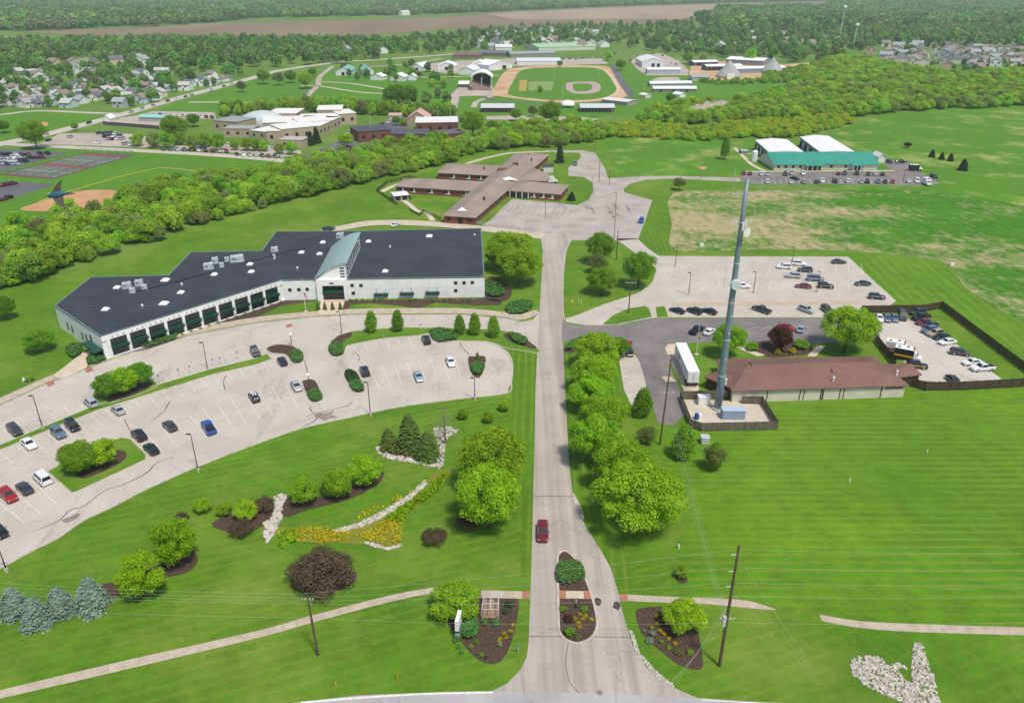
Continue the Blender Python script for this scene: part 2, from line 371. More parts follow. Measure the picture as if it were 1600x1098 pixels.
# sidewalks along the street: each slab a piece of its own
def walk(up, lo, z=.06, slab=1.9, name='sidewalk'):
    A, B = px(up), px(lo); A = spline(A, 8); B = spline(B, 8)
    root = empty(name, (0, 0, 0)); root['kind'] = 'structure'
    def arc(L):
        L = [Vector(p) for p in L]; d = [0]
        for i in range(1, len(L)): d.append(d[-1]+(L[i]-L[i-1]).length)
        return L, d
    A, da = arc(A); B, db = arc(B)
    def at(L, d, t):
        s = t*d[-1]; i = max(0, min(len(d)-2, int(np.searchsorted(d, s))-1)); q = (s-d[i])/max(1e-6, d[i+1]-d[i]); return L[i].lerp(L[i+1], q)
    n = max(1, int(max(da[-1], db[-1])/slab))
    for k in range(n):
        t0, t1 = k/n, (k+1)/n-.012*1.9/slab*8/n/8
        a, b, c, d = at(A, da, t0), at(A, da, t1), at(B, db, t1), at(B, db, t0)
        zz = z+RND.uniform(-.006, .006)
        v = [(p.x, p.y, h) for h in (zz, 0) for p in (d, c, b, a)]
        obj('slab', mesh('slab', v, [[0, 1, 2, 3], [0, 4, 5, 1], [1, 5, 6, 2], [2, 6, 7, 3], [3, 7, 4, 0]], M_walk), root)
    return root
M_walk = plain('sidewalk_concrete', '#c0b2a0', '#ad9f8e', scale=.6, rough=.9, bmp=.1)
walk([(-60, 1092), (0, 1078), (190, 1033), (400, 986), (489, 961), (597, 933), (668, 919), (700, 917)], [(-60, 1105), (0, 1091), (190, 1047), (400, 997), (489, 972), (597, 943), (668, 928), (705, 927)])
walk([(752, 922), (828, 924)], [(752, 934), (828, 935)])
walk([(967, 928), (1045, 932), (1105, 934), (1167, 938), (1212, 952)], [(969, 938), (1037, 941), (1112, 944), (1181, 951), (1212, 953)])
walk([(1280, 960), (1342, 970), (1440, 975), (1600, 980), (1680, 982)], [(1284, 970), (1346, 981), (1432, 987), (1600, 992), (1680, 993)])
for q in ([(816, 923.8), (827, 924), (827, 935), (816, 934.9)], [(968, 928), (980, 928.6), (981, 938.6), (969, 938)]):
    sheet('tactile_pad', q, .075, M_brickpad, kind='structure')
# ------------------------------------------------------------------ lot in front of the dark-roofed building
TOPE = [(-60, 662), (0, 634), (70, 602), (140, 575), (200, 553), (300, 524), (400, 505), (490, 496), (560, 492), (640, 492), (720, 492), (790, 498), (815, 503), (832, 500), (845, 486)]
LOWE = [(-60, 925), (0, 888), (60, 856), (94, 839), (128, 815), (178, 791), (230, 764), (309, 729), (400, 694), (469, 670), (579, 645), (635, 634), (720, 623), (792, 614), (799, 597), (801, 570), (794, 552), (779, 541), (759, 536), (718, 536), (695, 536), (672, 530), (650, 524)]
ISLA = [(669, 521), (657, 524), (598, 529), (542, 540), (537, 555), (526, 558), (514, 549), (516, 534), (529, 524), (550, 518), (593, 514), (634, 512), (708, 513), (770, 515), (797, 519), (822, 528), (838, 544)]
lot = sheet('car_park', px(TOPE)+px([(845, 545), (838, 545)])+px(ISLA[:0])+spline(px([(838, 545), (822, 530), (797, 536), (779, 541)]), 2)+px(LOWE[::-1][4:]), .03, M_asph, world=True)
kerb(LOWE[1:-4]); kerb(TOPE[1:-1], w=.2)
walk([(-60, 650), (0, 622), (70, 591), (85, 585)], [(-60, 660), (0, 632), (70, 600), (95, 590)], .12, 3)
walk([(140, 565), (200, 543), (300, 514.5), (400, 496), (490, 487), (560, 483), (640, 482), (720, 482), (790, 488), (812, 492), (838, 484)], [(140, 573), (200, 551), (300, 522.5), (400, 503.5), (490, 494.5), (560, 490.5), (640, 490), (720, 490), (790, 496), (815, 501), (843, 489)], .12, 3)
M_path = plain('entrance_paving', '#cfc0ab', '#c2b29c', scale=.6, rough=.85)
sheet('path', [(84, 586), (108, 568), (128, 552), (146, 547), (150, 556), (138, 566), (136, 575), (96, 592)], .125, M_path)
sheet('path', [(503, 465), (540, 466), (533, 491), (497, 491)], .128, M_path)
for q in ([(72, 598), (83, 594), (86, 600), (75, 604)], [(133, 577), (143, 574), (146, 579), (135, 583)], [(447, 508), (456, 506), (457, 510), (448, 512)]):
    sheet('tactile_pad', q, .135, M_brickpad)
def bed(pts, mat, z=.14, k=True, sm=4, name='planting_bed'):
    w = spline(px(pts), sm, True) if sm else px(pts)
    sheet(name, w, z, mat, world=True)
    if k: kerb(w+[w[0]], .22, z+.02, 0, True)
bed(ISLA+[(845, 548), (838, 552), (815, 548), (790, 544), (779, 539), (759, 533.5), (718, 533), (695, 533)], M_lawn, .12, True, 0, 'grass_island')
bed([(516, 548), (518, 535), (530, 525), (548, 520), (549, 526), (538, 532), (532, 540), (534, 553), (525, 556)], M_mulch, .14, False, 3)
bed([(790, 521), (812, 526), (836, 541), (836, 546), (812, 540), (790, 530)], M_mulch, .14, False, 3)
bed([(-40, 712), (66, 668), (153, 632), (245, 602), (330, 577), (400, 560), (417, 553), (425, 561), (400, 570), (330, 586), (249, 611), (153, 641), (66, 676), (-40, 720)], M_lawn, .12, True, 0, 'grass_island')
bed([(150, 633), (145, 615), (170, 600), (215, 590), (238, 595), (246, 604), (200, 622)], M_lawn, .13, True, 2, 'grass_island')
bed([(165, 627), (190, 608), (225, 598), (238, 602), (222, 612), (190, 624)], M_mulch, .145, False, 3)
bed([(416, 545), (430, 539), (445, 539), (460, 542), (473, 554), (474, 564), (463, 568), (454, 562), (445, 554), (425, 552)], M_mulch, .14, True, 3)
bed([(74, 737), (112, 770), (121, 768), (228, 718), (228, 710), (204, 686), (190, 684), (176, 688), (97, 724)], M_lawn, .12, True, 0, 'grass_island')
bed([(120, 740), (150, 722), (180, 704), (195, 706), (198, 714), (185, 726), (150, 742), (130, 748)], M_mulch, .135, False, 3)
bed([(472, 598), (477, 594), (487, 593), (495, 598), (504, 621), (500, 627), (490, 629), (482, 623)], M_mulch, .14, True, 3)
bed([(538, 583), (546, 579), (558, 582), (570, 607), (566, 613), (556, 614), (548, 605)], M_mulch, .14, True, 3)
bed([(731, 559), (741, 557), (759, 558), (756, 580), (749, 591), (740, 589), (733, 577)], M_mulch, .14, True, 3)
# stall lines
def lerp(a, b, t): return (a[0]+(b[0]-a[0])*t, a[1]+(b[1]-a[1])*t)
def c3(p): return (p[0]*.255, 560+p[1]*.255)
for a, b in [((0, 575), (75, 640)), ((105, 535), (175, 597)), ((195, 495), (268, 557)), ((285, 455), (355, 517)), ((380, 418), (440, 478)), ((470, 382), (532, 443)), ((560, 350), (622, 412)), ((648, 315), (708, 377)), ((735, 282), (795, 345)), ((820, 252), (878, 313)), ((905, 224), (960, 287)), ((990, 197), (1040, 258)), ((1070, 170), (1122, 233)), ((1150, 147), (1198, 207)), ((1230, 123), (1278, 184)), ((1308, 100), (1348, 158)), ((1388, 80), (1428, 140)), ((1462, 58), (1502, 120)), ((1537, 40), (1575, 100)), ((1612, 22), (1648, 87)),
             ((1510, 228), (1592, 375)), ((1415, 250), (1510, 402)), ((1330, 280), (1432, 428)), ((1240, 308), (1350, 455)), ((1155, 340), (1268, 488)), ((1063, 375), (1180, 510)), ((975, 405), (1095, 548)), ((880, 440), (1008, 585)), ((190, 745), (348, 893)), ((80, 815), (248, 947)), ((-10, 880), (150, 1003)), ((-90, 980), (40, 1062)),
             ((205, 360), (268, 425)), ((298, 328), (362, 388)), ((388, 295), (450, 352)), ((478, 265), (540, 322)), ((20, 437), (95, 495)), ((105, 395), (185, 458)), ((1591, 200), (1673, 350)), ((1671, 182), (1750, 330)), ((1753, 160), (1826, 305)),
             ((945, 500), (1230, 410)), ((1230, 410), (1540, 300)), ((1540, 300), (1815, 230)), ((0, 950), (340, 780))]:
    line(c3(a), c3(b), parent=lot)
def c8(p): return (440+p[0]*.255, 340+p[1]*.255)
for a, b in [((540, 925), (603, 1055)), ((612, 900), (673, 1043)), ((687, 893), (742, 1032)), ((763, 885), (818, 1018)), ((837, 872), (887, 1012)), ((912, 863), (957, 1003)), ((987, 860), (1027, 997)), ((1060, 850), (1098, 990)), ((520, 980), (830, 950)), ((830, 950), (1140, 915)),
             ((435, 778), (465, 832)), ((500, 768), (532, 827)), ((570, 757), (600, 814)), ((640, 747), (665, 803)), ((705, 738), (732, 797)), ((775, 732), (800, 791)), ((845, 728), (868, 785))]:
    line(c8(a), c8(b), parent=lot)
def hatch(q, n):
    for a, b in ((q[0], q[1]), (q[1], q[2]), (q[2], q[3]), (q[3], q[0])): line(a, b, parent=lot, w=.1)
    for k in range(1, n):
        t = k/n; line(lerp(q[0], q[3], t), lerp(q[1], q[2], min(1, t+.12)), parent=lot, w=.1)
for q in [((995, 95), (1040, 80), (1085, 132), (1040, 152)), ((1115, 62), (1160, 47), (1205, 95), (1160, 115)), ((1235, 28), (1275, 15), (1318, 60), (1275, 78)), ((1345, -3), (1385, -12), (1428, 30), (1388, 44)), ((1455, -35), (1500, -44), (1535, -5), (1492, 8))]:
    hatch([c3(p) for p in q], 4)
hatch([(82, 604), (90, 609), (146, 588), (140, 580)], 8)
hatch([(412, 511), (414, 516), (452, 511), (448, 506)], 7)
# tar patches and wet stains on the lot's low side
M_stain = plain('tar_stain', '#7d746c', '#9a9086', scale=.9, rough=.6)
for q in ([(490, 650), (500, 645), (508, 646), (522, 642), (518, 648), (528, 652), (515, 654), (508, 658), (500, 654)], [(96, 812), (108, 808), (122, 801), (124, 806), (112, 814), (104, 817)]):
    sheet('tar_patch', q, .038, M_stain, parent=lot, sm=3)
def c4(p): return (380+p[0]*.255, 560+p[1]*.255)
for q in ([c4(p) for p in ((385, 358), (440, 336), (520, 322), (600, 298), (640, 290), (672, 262))], [c4(p) for p in ((410, 290), (415, 320), (450, 345), (440, 380), (350, 430))], [c3(p) for p in ((200, 1060), (350, 1000), (430, 930), (520, 900), (640, 810), (760, 770), (900, 700), (960, 640), (1070, 600))], [c3(p) for p in ((930, 380), (1000, 330), (1040, 260))], [c3(p) for p in ((1380, 200), (1370, 140), (1390, 100))], [c8(p) for p in ((470, 880), (475, 850), (455, 830))], [c8(p) for p in ((1090, 765), (1110, 800), (1160, 850))], [c8(p) for p in ((90, 800), (140, 880), (160, 960))], [c3(p) for p in ((760, 370), (790, 430), (800, 440))]):
    ribbon('crack_seal', q, [.10, .22, .12, .26, .1], .037, M_seam, parent=lot)
# ------------------------------------------------------------------ right-hand lots
rl = sheet('car_park', [(963, 373), (996, 373), (1012, 388), (1029, 400), (1220, 401), (1325, 401), (1360, 434), (1400, 470), (1390, 478), (1345, 481), (1340, 496), (1220, 496), (1044, 496), (1018, 497), (986, 503), (970, 507), (940, 508), (914, 508), (884, 503), (884, 497), (896, 494.5), (947, 475), (998, 458), (1019, 442), (1026, 419), (996, 398)], .03, M_asph)
sheet('gravel_strip', [(1050, 473), (1345, 470), (1345, 476), (1050, 478.5)], .045, plain('tan_gravel', '#c2ae94', '#b3a28c', scale=.5), kind='structure')
dl = sheet('car_park', [(878, 504), (900, 508), (930, 508.5), (970, 508), (990, 504), (1020, 498), (1200, 497), (1345, 497), (1372, 497), (1375, 530), (1271, 537), (1180, 534), (1100, 535), (1050, 537), (1041, 541), (1050, 582), (1065, 615), (1075, 645), (1052, 664), (1028, 662), (1022, 640), (1010, 604), (1000, 565), (985, 537), (972, 527), (904, 527), (884, 534), (878, 536)], .04, M_dark)
st = sheet('car_park', [(967, 561), (976, 550), (986, 547), (998, 562), (1004, 580), (1010, 604), (1000, 632), (986, 632), (975, 610)], .05, M_asph)
for k in range(7):
    y = 570+k*9.5; line((970+k*2.2, y), (1001+k*1.5, y-1), z=.056, parent=st)
for k in range(10):
    line((1052+k*27, 480), (1066+k*27, 494), z=.05, parent=rl)
for k in range(13):
    for y0 in (412, 440): line((1105+k*20, y0), (1096+k*21, y0+14), z=.05, parent=rl)
for k in range(6): line((1174+k*9, 514-(k % 2)*3.5), (1183+k*9, 510.5+(k % 2)*3.5), z=.055, parent=dl)
sheet('grass_island', [(942, 507), (958, 493), (983, 482), (1009, 479), (1014, 482), (1018, 495), (986, 502), (965, 506.5)], .14, M_lawn)
sheet('grass_island', [(1025, 480), (1038, 479), (1044, 495), (1027, 496)], .14, M_lawn)
kerb([(893, 375), (882, 398), (880, 436), (881, 497), (896, 495), (947, 475), (998, 458), (1019, 442), (1025, 419), (996, 398), (964, 375)], sm=3)
sheet('trailer_pad', [(1039, 544), (1044, 538), (1056, 537.5), (1075, 570), (1093, 608), (1088, 612), (1069, 611), (1047, 564)], .07, M_path)
sheet('path', [(1033, 588), (1048, 588), (1057, 596), (1040, 597)], .07, M_path)
sheet('car_park', [(1368, 498), (1430, 498), (1447, 508), (1497, 540), (1520, 560), (1568, 594), (1490, 599), (1436, 594), (1428, 578), (1372, 530)], .03, paving('fenced_lot_paving', '#c9c2b8', '#bdb6ac', .2))
bed([(1175, 541), (1190, 533), (1230, 532), (1268, 540), (1262, 553), (1235, 557), (1195, 557)], M_mulch, .06, False, 3)
sheet('path', [(1261, 557), (1276, 541), (1290, 540), (1275, 557)], .07, M_path)
sheet('path', [(1150, 543), (1157, 541), (1196, 555), (1184, 557)], .07, M_path)
sheet('grass_island', [(880, 541), (905, 527), (972, 527), (986, 536), (966, 560), (975, 612), (985, 640), (895, 660), (884, 600)], .03, M_lawny)
bed([(882, 550), (884, 540), (905, 529), (930, 527), (915, 540), (895, 551)], M_mulch, .05, False, 3)
# ------------------------------------------------------------------ around the brick building
bl = sheet('car_park', [(753, 352), (765, 345), (800, 311), (867, 317), (901, 321), (920, 312), (927, 299), (926, 285), (912, 277), (888, 275), (888, 262), (905, 250), (908, 243), (905, 239), (854, 238), (852, 235), (908, 235), (930, 239), (946, 265), (950, 279), (1000, 276), (1056, 275), (1110, 277), (1165, 278), (1165, 284), (1110, 282), (1056, 279), (1010, 281), (985, 287), (974, 296), (976, 301), (1019, 313), (1008, 345), (997, 374), (963, 376), (930, 375), (893, 376), (848, 390), (845, 373)], .03, M_asph2)
for k in range(13):
    line((790+k*9, 320+k*.6), (779+k*9.4, 330+k*.8), z=.045, parent=bl); line((925+k*2.6, 352-k*3.6), (945+k*2.6, 353-k*3.6), z=.045, parent=bl)
ribbon('rear_drive', [(505, 362), (540, 355), (581, 348.5), (640, 348), (700, 352), (760, 358), (850, 369)], [5, 6, 7, 7, 6, 6, 7], .032, M_conc)
ribbon('path', [(729, 256), (752, 249), (777, 243), (802, 239), (856, 237)], 3.0, .034, M_conc)
ribbon('path', [(596, 300), (612, 292), (640, 283), (655, 283)], 3, .034, M_path)
ribbon('path', [(626, 310), (640, 320), (653, 330), (668, 333), (676, 345)], 2.2, .034, M_path)
# ------------------------------------------------------------------ lot of the green-roofed building
gl = sheet('car_park', [(1155, 276), (1170, 269), (1300, 269), (1395, 268), (1380, 256), (1385, 250), (1420, 252), (1432, 268), (1460, 280), (1468, 287), (1440, 290), (1300, 288), (1180, 288), (1158, 284)], .034, M_dark)
for k in range(28): line((1190+k*9.4, 280.5), (1193+k*9.4, 287.5), z=.06, parent=gl, w=.15)
ribbon('path', [(1165, 268.5), (1250, 267.8), (1398, 267)], 2, .06, M_path)
ribbon('path', [(1148, 231), (1163, 246), (1176, 258), (1196, 268)], 2.2, .04, M_path)
ribbon('path', [(1163, 241), (1180, 240), (1194, 240)], 2.2, .045, M_path)
sheet('bare_patch', [(1090, 262), (1100, 260), (1106, 263), (1096, 266)], .04, M_tan)
# ------------------------------------------------------------------ school and fairground paving
def road(pts, w, z=.07, mat=None, name='road'): return ribbon(name, pts, w, z, mat or M_road)
road([(-60, 240), (0, 225.5), (73, 210), (135, 194), (202, 176), (270, 156), (351, 134), (395, 122), (440, 110), (530, 97.5), (600, 93), (735, 83)], 11, .08, M_asph)
road([(-60, 221), (0, 224), (30, 226.5), (101, 230), (180, 234), (270, 238.5), (358, 244), (430, 250), (466, 255)], 7.5, .07, M_asph)
road([(455, 256), (480, 247), (500, 238), (542, 221), (581, 201), (600, 195)], 8, .075, M_black)
road([(-60, 184), (0, 179.5), (59, 173.5), (152, 177), (196, 178)], 6, .06, M_asph)
road([(478, 152), (487, 143), (497, 133), (500, 120), (520, 104)], 5, .07, M_gravel)
road([(500, 128), (540, 130), (570, 134), (605, 140)], 4, .07, M_conc); road([(470, 134), (500, 135), (560, 144), (605, 147)], 4, .07, M_conc)
road([(295, 160), (345, 160), (400, 161)], 5, .06, M_conc)
road([(600, 120), (680, 121), (780, 118)], 4, .07, M_conc)
road([(560, 106), (640, 100), (690, 92)], 5, .07, M_conc)
road([(632, 167), (634, 160), (642, 156)], 6, .07, M_track); road([(708, 170), (710, 162), (712, 151)], 6, .07, M_gravel); road([(740, 168), (744, 160), (752, 156), (770, 150)], 4.5, .07, M_gravel)
sheet('car_park', [(-60, 231), (0, 233), (110, 238), (60, 252), (0, 269), (-60, 285)], .06, M_black)
sheet('car_park', [(-60, 304), (0, 294), (29, 284), (87, 288), (45, 302), (19, 310), (0, 315), (-60, 328)], .06, M_black)
sheet('car_park', [(62, 225), (94, 209), (143, 208), (200, 209), (235, 215), (275, 222), (460, 229), (472, 238), (462, 246), (350, 238), (280, 233), (202, 230)], .055, M_gravel)
sheet('pool_deck', [(162, 194), (190, 184), (219, 180), (256, 182), (262, 196), (250, 201)], .07, M_gravel)
sheet('car_park', [(215, 180), (240, 174), (335, 176), (338, 186), (262, 186)], .06, M_gravel)
sheet('car_park', [(578, 203), (600, 190), (640, 180), (720, 182), (722, 192), (650, 192), (620, 210), (590, 216)], .065, M_black)
sheet('car_park', [(465, 258), (500, 240), (520, 232), (545, 222), (562, 224), (640, 226), (615, 235), (575, 238), (520, 242), (490, 258)], .062, M_black)
sheet('gravel_lot', [(985, 96), (1000, 86), (1035, 84), (1062, 96), (1078, 112), (1075, 118), (1010, 118), (995, 108)], .07, M_gravel)
sheet('gravel_lot', [(1083, 98), (1140, 96), (1225, 101), (1270, 98), (1262, 104), (1215, 114), (1190, 126), (1080, 127), (1075, 116)], .07, M_track)
sheet('gravel_lot', [(640, 105), (700, 96), (800, 92), (880, 92), (940, 92), (950, 100), (800, 104), (780, 110), (700, 116)], .07, M_gravel)
sheet('gravel_lot', [(1018, 125), (1030, 121), (1060, 121), (1066, 129), (1024, 130)], .08, M_gravel)
sheet('gravel_lot', [(700, 152), (740, 150), (775, 150), (770, 135), (722, 132)], .08, M_gravel)
sheet('gravel_lot', [(760, 182), (800, 181), (900, 183), (935, 186), (935, 190), (850, 188), (760, 187)], .08, M_gravel)
sheet('spoil_heap_base', [(1070, 177), (1105, 170), (1135, 161), (1150, 166), (1110, 178), (1085, 181)], .08, M_gravel)
# tennis courts
M_court = plain('court_border', '#80504a', '#74565a', scale=.05, rough=.9)
ct = sheet('tennis_court', [(0, 273.5), (81, 280.5), (209, 243), (135, 239)], .065, M_court)
M_courtg = plain('court_green', '#56705f', '#66706c', scale=.05, rough=.9)
def cq(u, v):   # position on the court field
    a = lerp((0, 273.5), (135, 239), u); b = lerp((81, 280.5), (209, 243), u); return lerp(a, b, v)
for k in range(2):
    for j in range(3):
        u0, u1, v0, v1 = .07+k*.46, .07+k*.46+.36, .06+j*.31, .06+j*.31+.26
        sheet('court', [cq(u0, v0), cq(u0, v1), cq(u1, v1), cq(u1, v0)], .075, M_courtg, parent=ct)
        line(cq(u0+.18, v0-.02), cq(u0+.18, v1+.02), z=.085, w=.25, parent=ct, name='court_line')
        line(cq(u0, v0+.03), cq(u1, v0+.03), z=.085, w=.2, parent=ct, name='court_line'); line(cq(u0, v1-.03), cq(u1, v1-.03), z=.085, w=.2, parent=ct, name='court_line')
# ball diamonds
sheet('ball_diamond', [(32, 326), (75, 312), (112, 301), (144, 297), (187, 299), (180, 312), (150, 325), (112, 330), (54, 330)], .06, M_tan, sm=3)
ribbon('foul_line', [(60, 316), (105, 300), (200, 273), (252, 262)], .5, .07, M_yel)
ribbon('warning_track', [(252, 262), (285, 265), (320, 270), (345, 276)], 1.2, .07, M_tan)
sheet('ball_diamond', [(55, 192), (75, 192), (70, 199), (50, 200)], .06, M_tan, sm=3)
# race track
tr = sheet('race_track', [(769, 145), (789, 112), (819, 105), (878, 101.5), (932, 103), (954, 106), (968, 122), (981, 146), (969, 154), (929, 159), (878, 160.5), (827, 157), (794, 151), (772, 150)], .09, M_track, sm=4)
sheet('race_track_infield', [(794, 143), (804, 124), (814, 111), (844, 106.5), (912, 105.8), (939, 109), (951, 119), (962, 136), (961, 144), (946, 152), (912, 156.5), (861, 156.5), (819, 153), (797, 149)], .12, M_sport, sm=4)
ribbon('track_path', [(770, 148), (800, 153), (860, 158.5), (912, 158.5), (946, 154), (964, 144), (964, 134), (953, 117), (940, 108), (912, 104.5), (844, 105)], 3, .13, plain('pale_dirt', '#d0bda0', '#c5ae8e', scale=.1))
sheet('mini_oval', [(886, 130), (905, 128.5), (929, 128.5), (938, 134), (936, 143), (918, 147), (896, 146), (885, 140)], .15, plain('oval_grit', '#b3a298', '#a89890', scale=.1), sm=4)
sheet('mini_oval_infield', [(896, 132), (912, 131), (924, 133), (924, 140), (912, 143), (898, 142)], .18, M_sport, sm=4)
sheet('dirt_patch', [(812, 126), (824, 125), (822, 143), (811, 143)], .15, plain('ochre_dirt', '#b59a52', '#a58a4a', scale=.1))
sheet('dirt_patch', [(826, 128), (866, 128), (862, 142), (826, 142)], .14, plain('sparse_turf', '#8f9a5c', '#6f9440', scale=.1))
road([(956, 103), (962, 112), (970, 126), (986, 149)], 7, .13, M_black, 'perimeter_road')
road([(755, 151), (775, 158), (827, 162), (900, 163.5), (965, 158), (986, 150)], 4, .1, M_black, 'perimeter_road')
# ================================================================== TREES
M_leaf = leafmat('leaves_bright', '#69a612', '#b8dc2a', var=.4)
M_leafd = leafmat('leaves_mid', '#589018', '#94c032', var=.4)
M_leafy = leafmat('leaves_yellow_green', '#7cae0a', '#a5c818', var=.25)
M_leafw = leafmat('leaves_woodland', '#70aa1e', '#bce046', var=.55, dull='#96966a')
M_leaff = leafmat('leaves_far_wood', '#528a30', '#86b254', var=.8, dull='#8c8c66', trans=.4)
M_leafdull = leafmat('leaves_dull', '#6a7a38', '#8a9050', var=.3)
M_leafp = leafmat('leaves_purple', '#4a2c26', '#6a4434', var=.3)
M_twig = leafmat('twigs_brown', '#4e4232', '#6a5a42', var=.25, trans=.1)
M_needle = leafmat('needles_green', '#4a6226', '#70863c', var=.3, trans=.1)
M_needleb = leafmat('needles_blue', '#577562', '#90a794', var=.25, trans=.1)
M_needled = leafmat('needles_dark', '#2c4426', '#3d5a32', var=.3, trans=.1)
M_juniper = leafmat('juniper_green', '#3f6a2c', '#5d8a42', var=.3, trans=.1)
M_gold = leafmat('golden_shrub_leaves', '#a8980e', '#d0c022', var=.3)
M_blos = leafmat('yellow_scrub', '#93b41c', '#d2dc36', var=.12)
M_bark = plain('bark', '#5d5044', '#463b32', scale=4, rough=.95)
M_barkg = plain('bark_grey', '#8d8478', '#6d655b', scale=4, rough=.95)
def rdir(n, rng):
    d = rng.normal(size=(n, 3)); return d/np.linalg.norm(d, axis=1, keepdims=True)
def leafquads(c, nrm, size, rng, asp=.75):
    n = len(c); t = rdir(n, rng); u = np.cross(nrm, t); u /= np.linalg.norm(u, axis=1, keepdims=True)+1e-9
    w = np.cross(nrm, u); s = (size*rng.uniform(.65, 1.35, n))[:, None]/2
    return np.stack([c-u*s-w*s*asp, c+u*s-w*s*asp, c+u*s*.8+w*s*asp, c-u*s*.8+w*s*asp], 1)
def lobes_crown(seed, n, a=.5, b=.38, zc=.6, nl=26, lr=(.13, .22), leaf=.045, shape='round', tone_n=.55):
    """unit tree: height 1, crown half width a; leaf clumps spread over many uneven lobes"""
    rng = np.random.default_rng(seed); cs, rs = [], []
    for k in range(nl):
        d = rdir(1, rng)[0]; rr = rng.uniform(.45, 1)**.5
        r = rng.uniform(*lr)
        if shape == 'round':
            p = np.array([d[0]*(a-r*.8)*rr, d[1]*(a-r*.8)*rr, zc+d[2]*(b-r*.7)*rr])
        elif shape == 'pear':
            t = (k+.5)/nl; rad_ = a*(1-.75*abs(t-.32)**1.1*1.25)*.8; an = k*2.4; q = rng.uniform(.2, 1)**.5
            rad_ = max(rad_-r*.6, .01); p = np.array([rad_*q*math.cos(an), rad_*q*math.sin(an), .16+t*.76])
        else:  # low mound
            p = np.array([d[0]*(a-r*.7)*rr, d[1]*(a-r*.7)*rr, max(.12, zc+abs(d[2])*b*rr-.15)])
        if k == 0 and shape == 'round': p, r = np.array([0, 0, zc+b*.5]), lr[1]*1.15
        cs.append(p); rs.append(r)
    cs, rs = np.array(cs), np.array(rs); w = rs**2/np.sum(rs**2)
    li = rng.choice(nl, n, p=w); d = rdir(n, rng); d[:, 2] = np.where(d[:, 2] < -.55, -d[:, 2], d[:, 2])
    rad_ = rng.uniform(.55, 1.12, n)**.6
    wob = 1+.18*np.sin(d[:, 0]*7+li)*np.cos(d[:, 1]*6+li*2)
    c = cs[li]+d*(rs[li]*rad_*wob)[:, None]
    nrm = d+rng.normal(scale=.55, size=(n, 3)); nrm[:, 2] += .25; nrm /= np.linalg.norm(nrm, axis=1, keepdims=True)
    tone = np.clip(tone_n*rng.uniform(0, 1, n)+(1-tone_n)*rng.uniform(0, 1, nl)[li], 0, 1)
    return leafquads(c, nrm, leaf, rng), tone
def spruce_crown(seed, n, a=.24, leaf=.05, tiers=13):
    rng = np.random.default_rng(seed); V = []; T = []
    t = rng.uniform(0, 1, n)**.75; k = np.floor((1-t)*tiers); ft = (1-t)*tiers-k
    br = rng.integers(0, 9, n); an = (br+(k % 2)*.5)*2*np.pi/9+rng.normal(scale=.16, size=n)+k*.7
    z = .05+(1-t)*.95; base = a*(1-(k+.15)/tiers)**.62*(1+.16*np.sin(br*2.3+k*1.7+seed))
    r = base*np.sqrt(rng.uniform(.12, 1, n))*(1.05-.25*ft); z = .06+(k/tiers)*.92+.05*ft-.05*(r/a)
    c = np.stack([r*np.cos(an), r*np.sin(an), z], 1)
    nrm = np.stack([np.cos(an)*.5, np.sin(an)*.5, np.ones(n)], 1)+rng.normal(scale=.3, size=(n, 3)); nrm /= np.linalg.norm(nrm, axis=1, keepdims=True)
    return leafquads(c, nrm, leaf, rng, .6), rng.uniform(0, 1, n)
def trunk_mesh(name, seed, h0=.62, r=.022, limbs=7, mat=None, spread=.32):
    rng = random.Random(seed); m = MB()
    m.tube([(0, 0, 0), (.004, 0, .03), (.006, .004, h0*.5), (0, .006, h0)], [r*1.5, r*1.05, r*.8, r*.3], 7)
    for k in range(limbs):
        z = h0*(.32+.6*k/limbs); an = k*2.4+rng.uniform(-.4, .4); L = spread*rng.uniform(.7, 1.1)
        e = (L*math.cos(an), L*math.sin(an), z+L*.75)
        m.tube([(0, 0, z), (e[0]*.5, e[1]*.5, z+L*.3), e], [r*.5, r*.32, r*.1], 5)
    return m.me(name, mat or M_bark, True)
def crown(name, vt, mat): return quads(name, vt[0], mat, vt[1])
PRO = {}
def proto(key, crowns, trunk): PRO[key] = (crowns, trunk)
HI = 24000
tk = [trunk_mesh('trunk', s) for s in (1, 2)]
proto('broad', [crown('crown', lobes_crown(s, HI, .56, .38, .58, 90, (.06, .15), .0195), M_leaf) for s in (11, 12, 13)], tk)
proto('broadd', [crown('crown', lobes_crown(s, HI, .56, .38, .58, 90, (.06, .15), .0195), M_leafd) for s in (14, 15)], tk)
proto('round', [crown('crown', lobes_crown(s, 15000, .5, .42, .55, 60, (.07, .16), .024), M_leaf) for s in (21, 22)], tk)
proto('yellow', [crown('crown', lobes_crown(s, 15000, .5, .44, .53, 60, (.07, .16), .024), M_leafy) for s in (23, 24)], tk)
proto('shrub', [crown('crown', lobes_crown(s, 15000, .56, .42, .5, 54, (.08, .17), .026, 'mound'), M_leaf) for s in (31, 32)], [trunk_mesh('trunk', 5, .4, .02, 9, spread=.4)])
proto('pear', [crown('crown', lobes_crown(s, 9000, .36, .4, .5, 48, (.09, .15), .026, 'pear'), M_leafd) for s in (41, 42)], tk)
proto('dull', [crown('crown', lobes_crown(s, 3600, .45, .4, .54, 34, (.1, .18), .028), M_leafdull) for s in (51,)], [trunk_mesh('trunk', 6, .8, .018, 14, spread=.34)])
proto('purple', [crown('crown', lobes_crown(61, 9000, .52, .38, .56, 40, (.1, .17), .031), M_leafp)], tk)
proto('brown', [crown('crown', lobes_crown(s, 9000, .6, .46, .45, 34, (.12, .22), .026, 'mound'), M_twig) for s in (71, 72)], [trunk_mesh('trunk', 7, .4, .015, 12, spread=.42)])
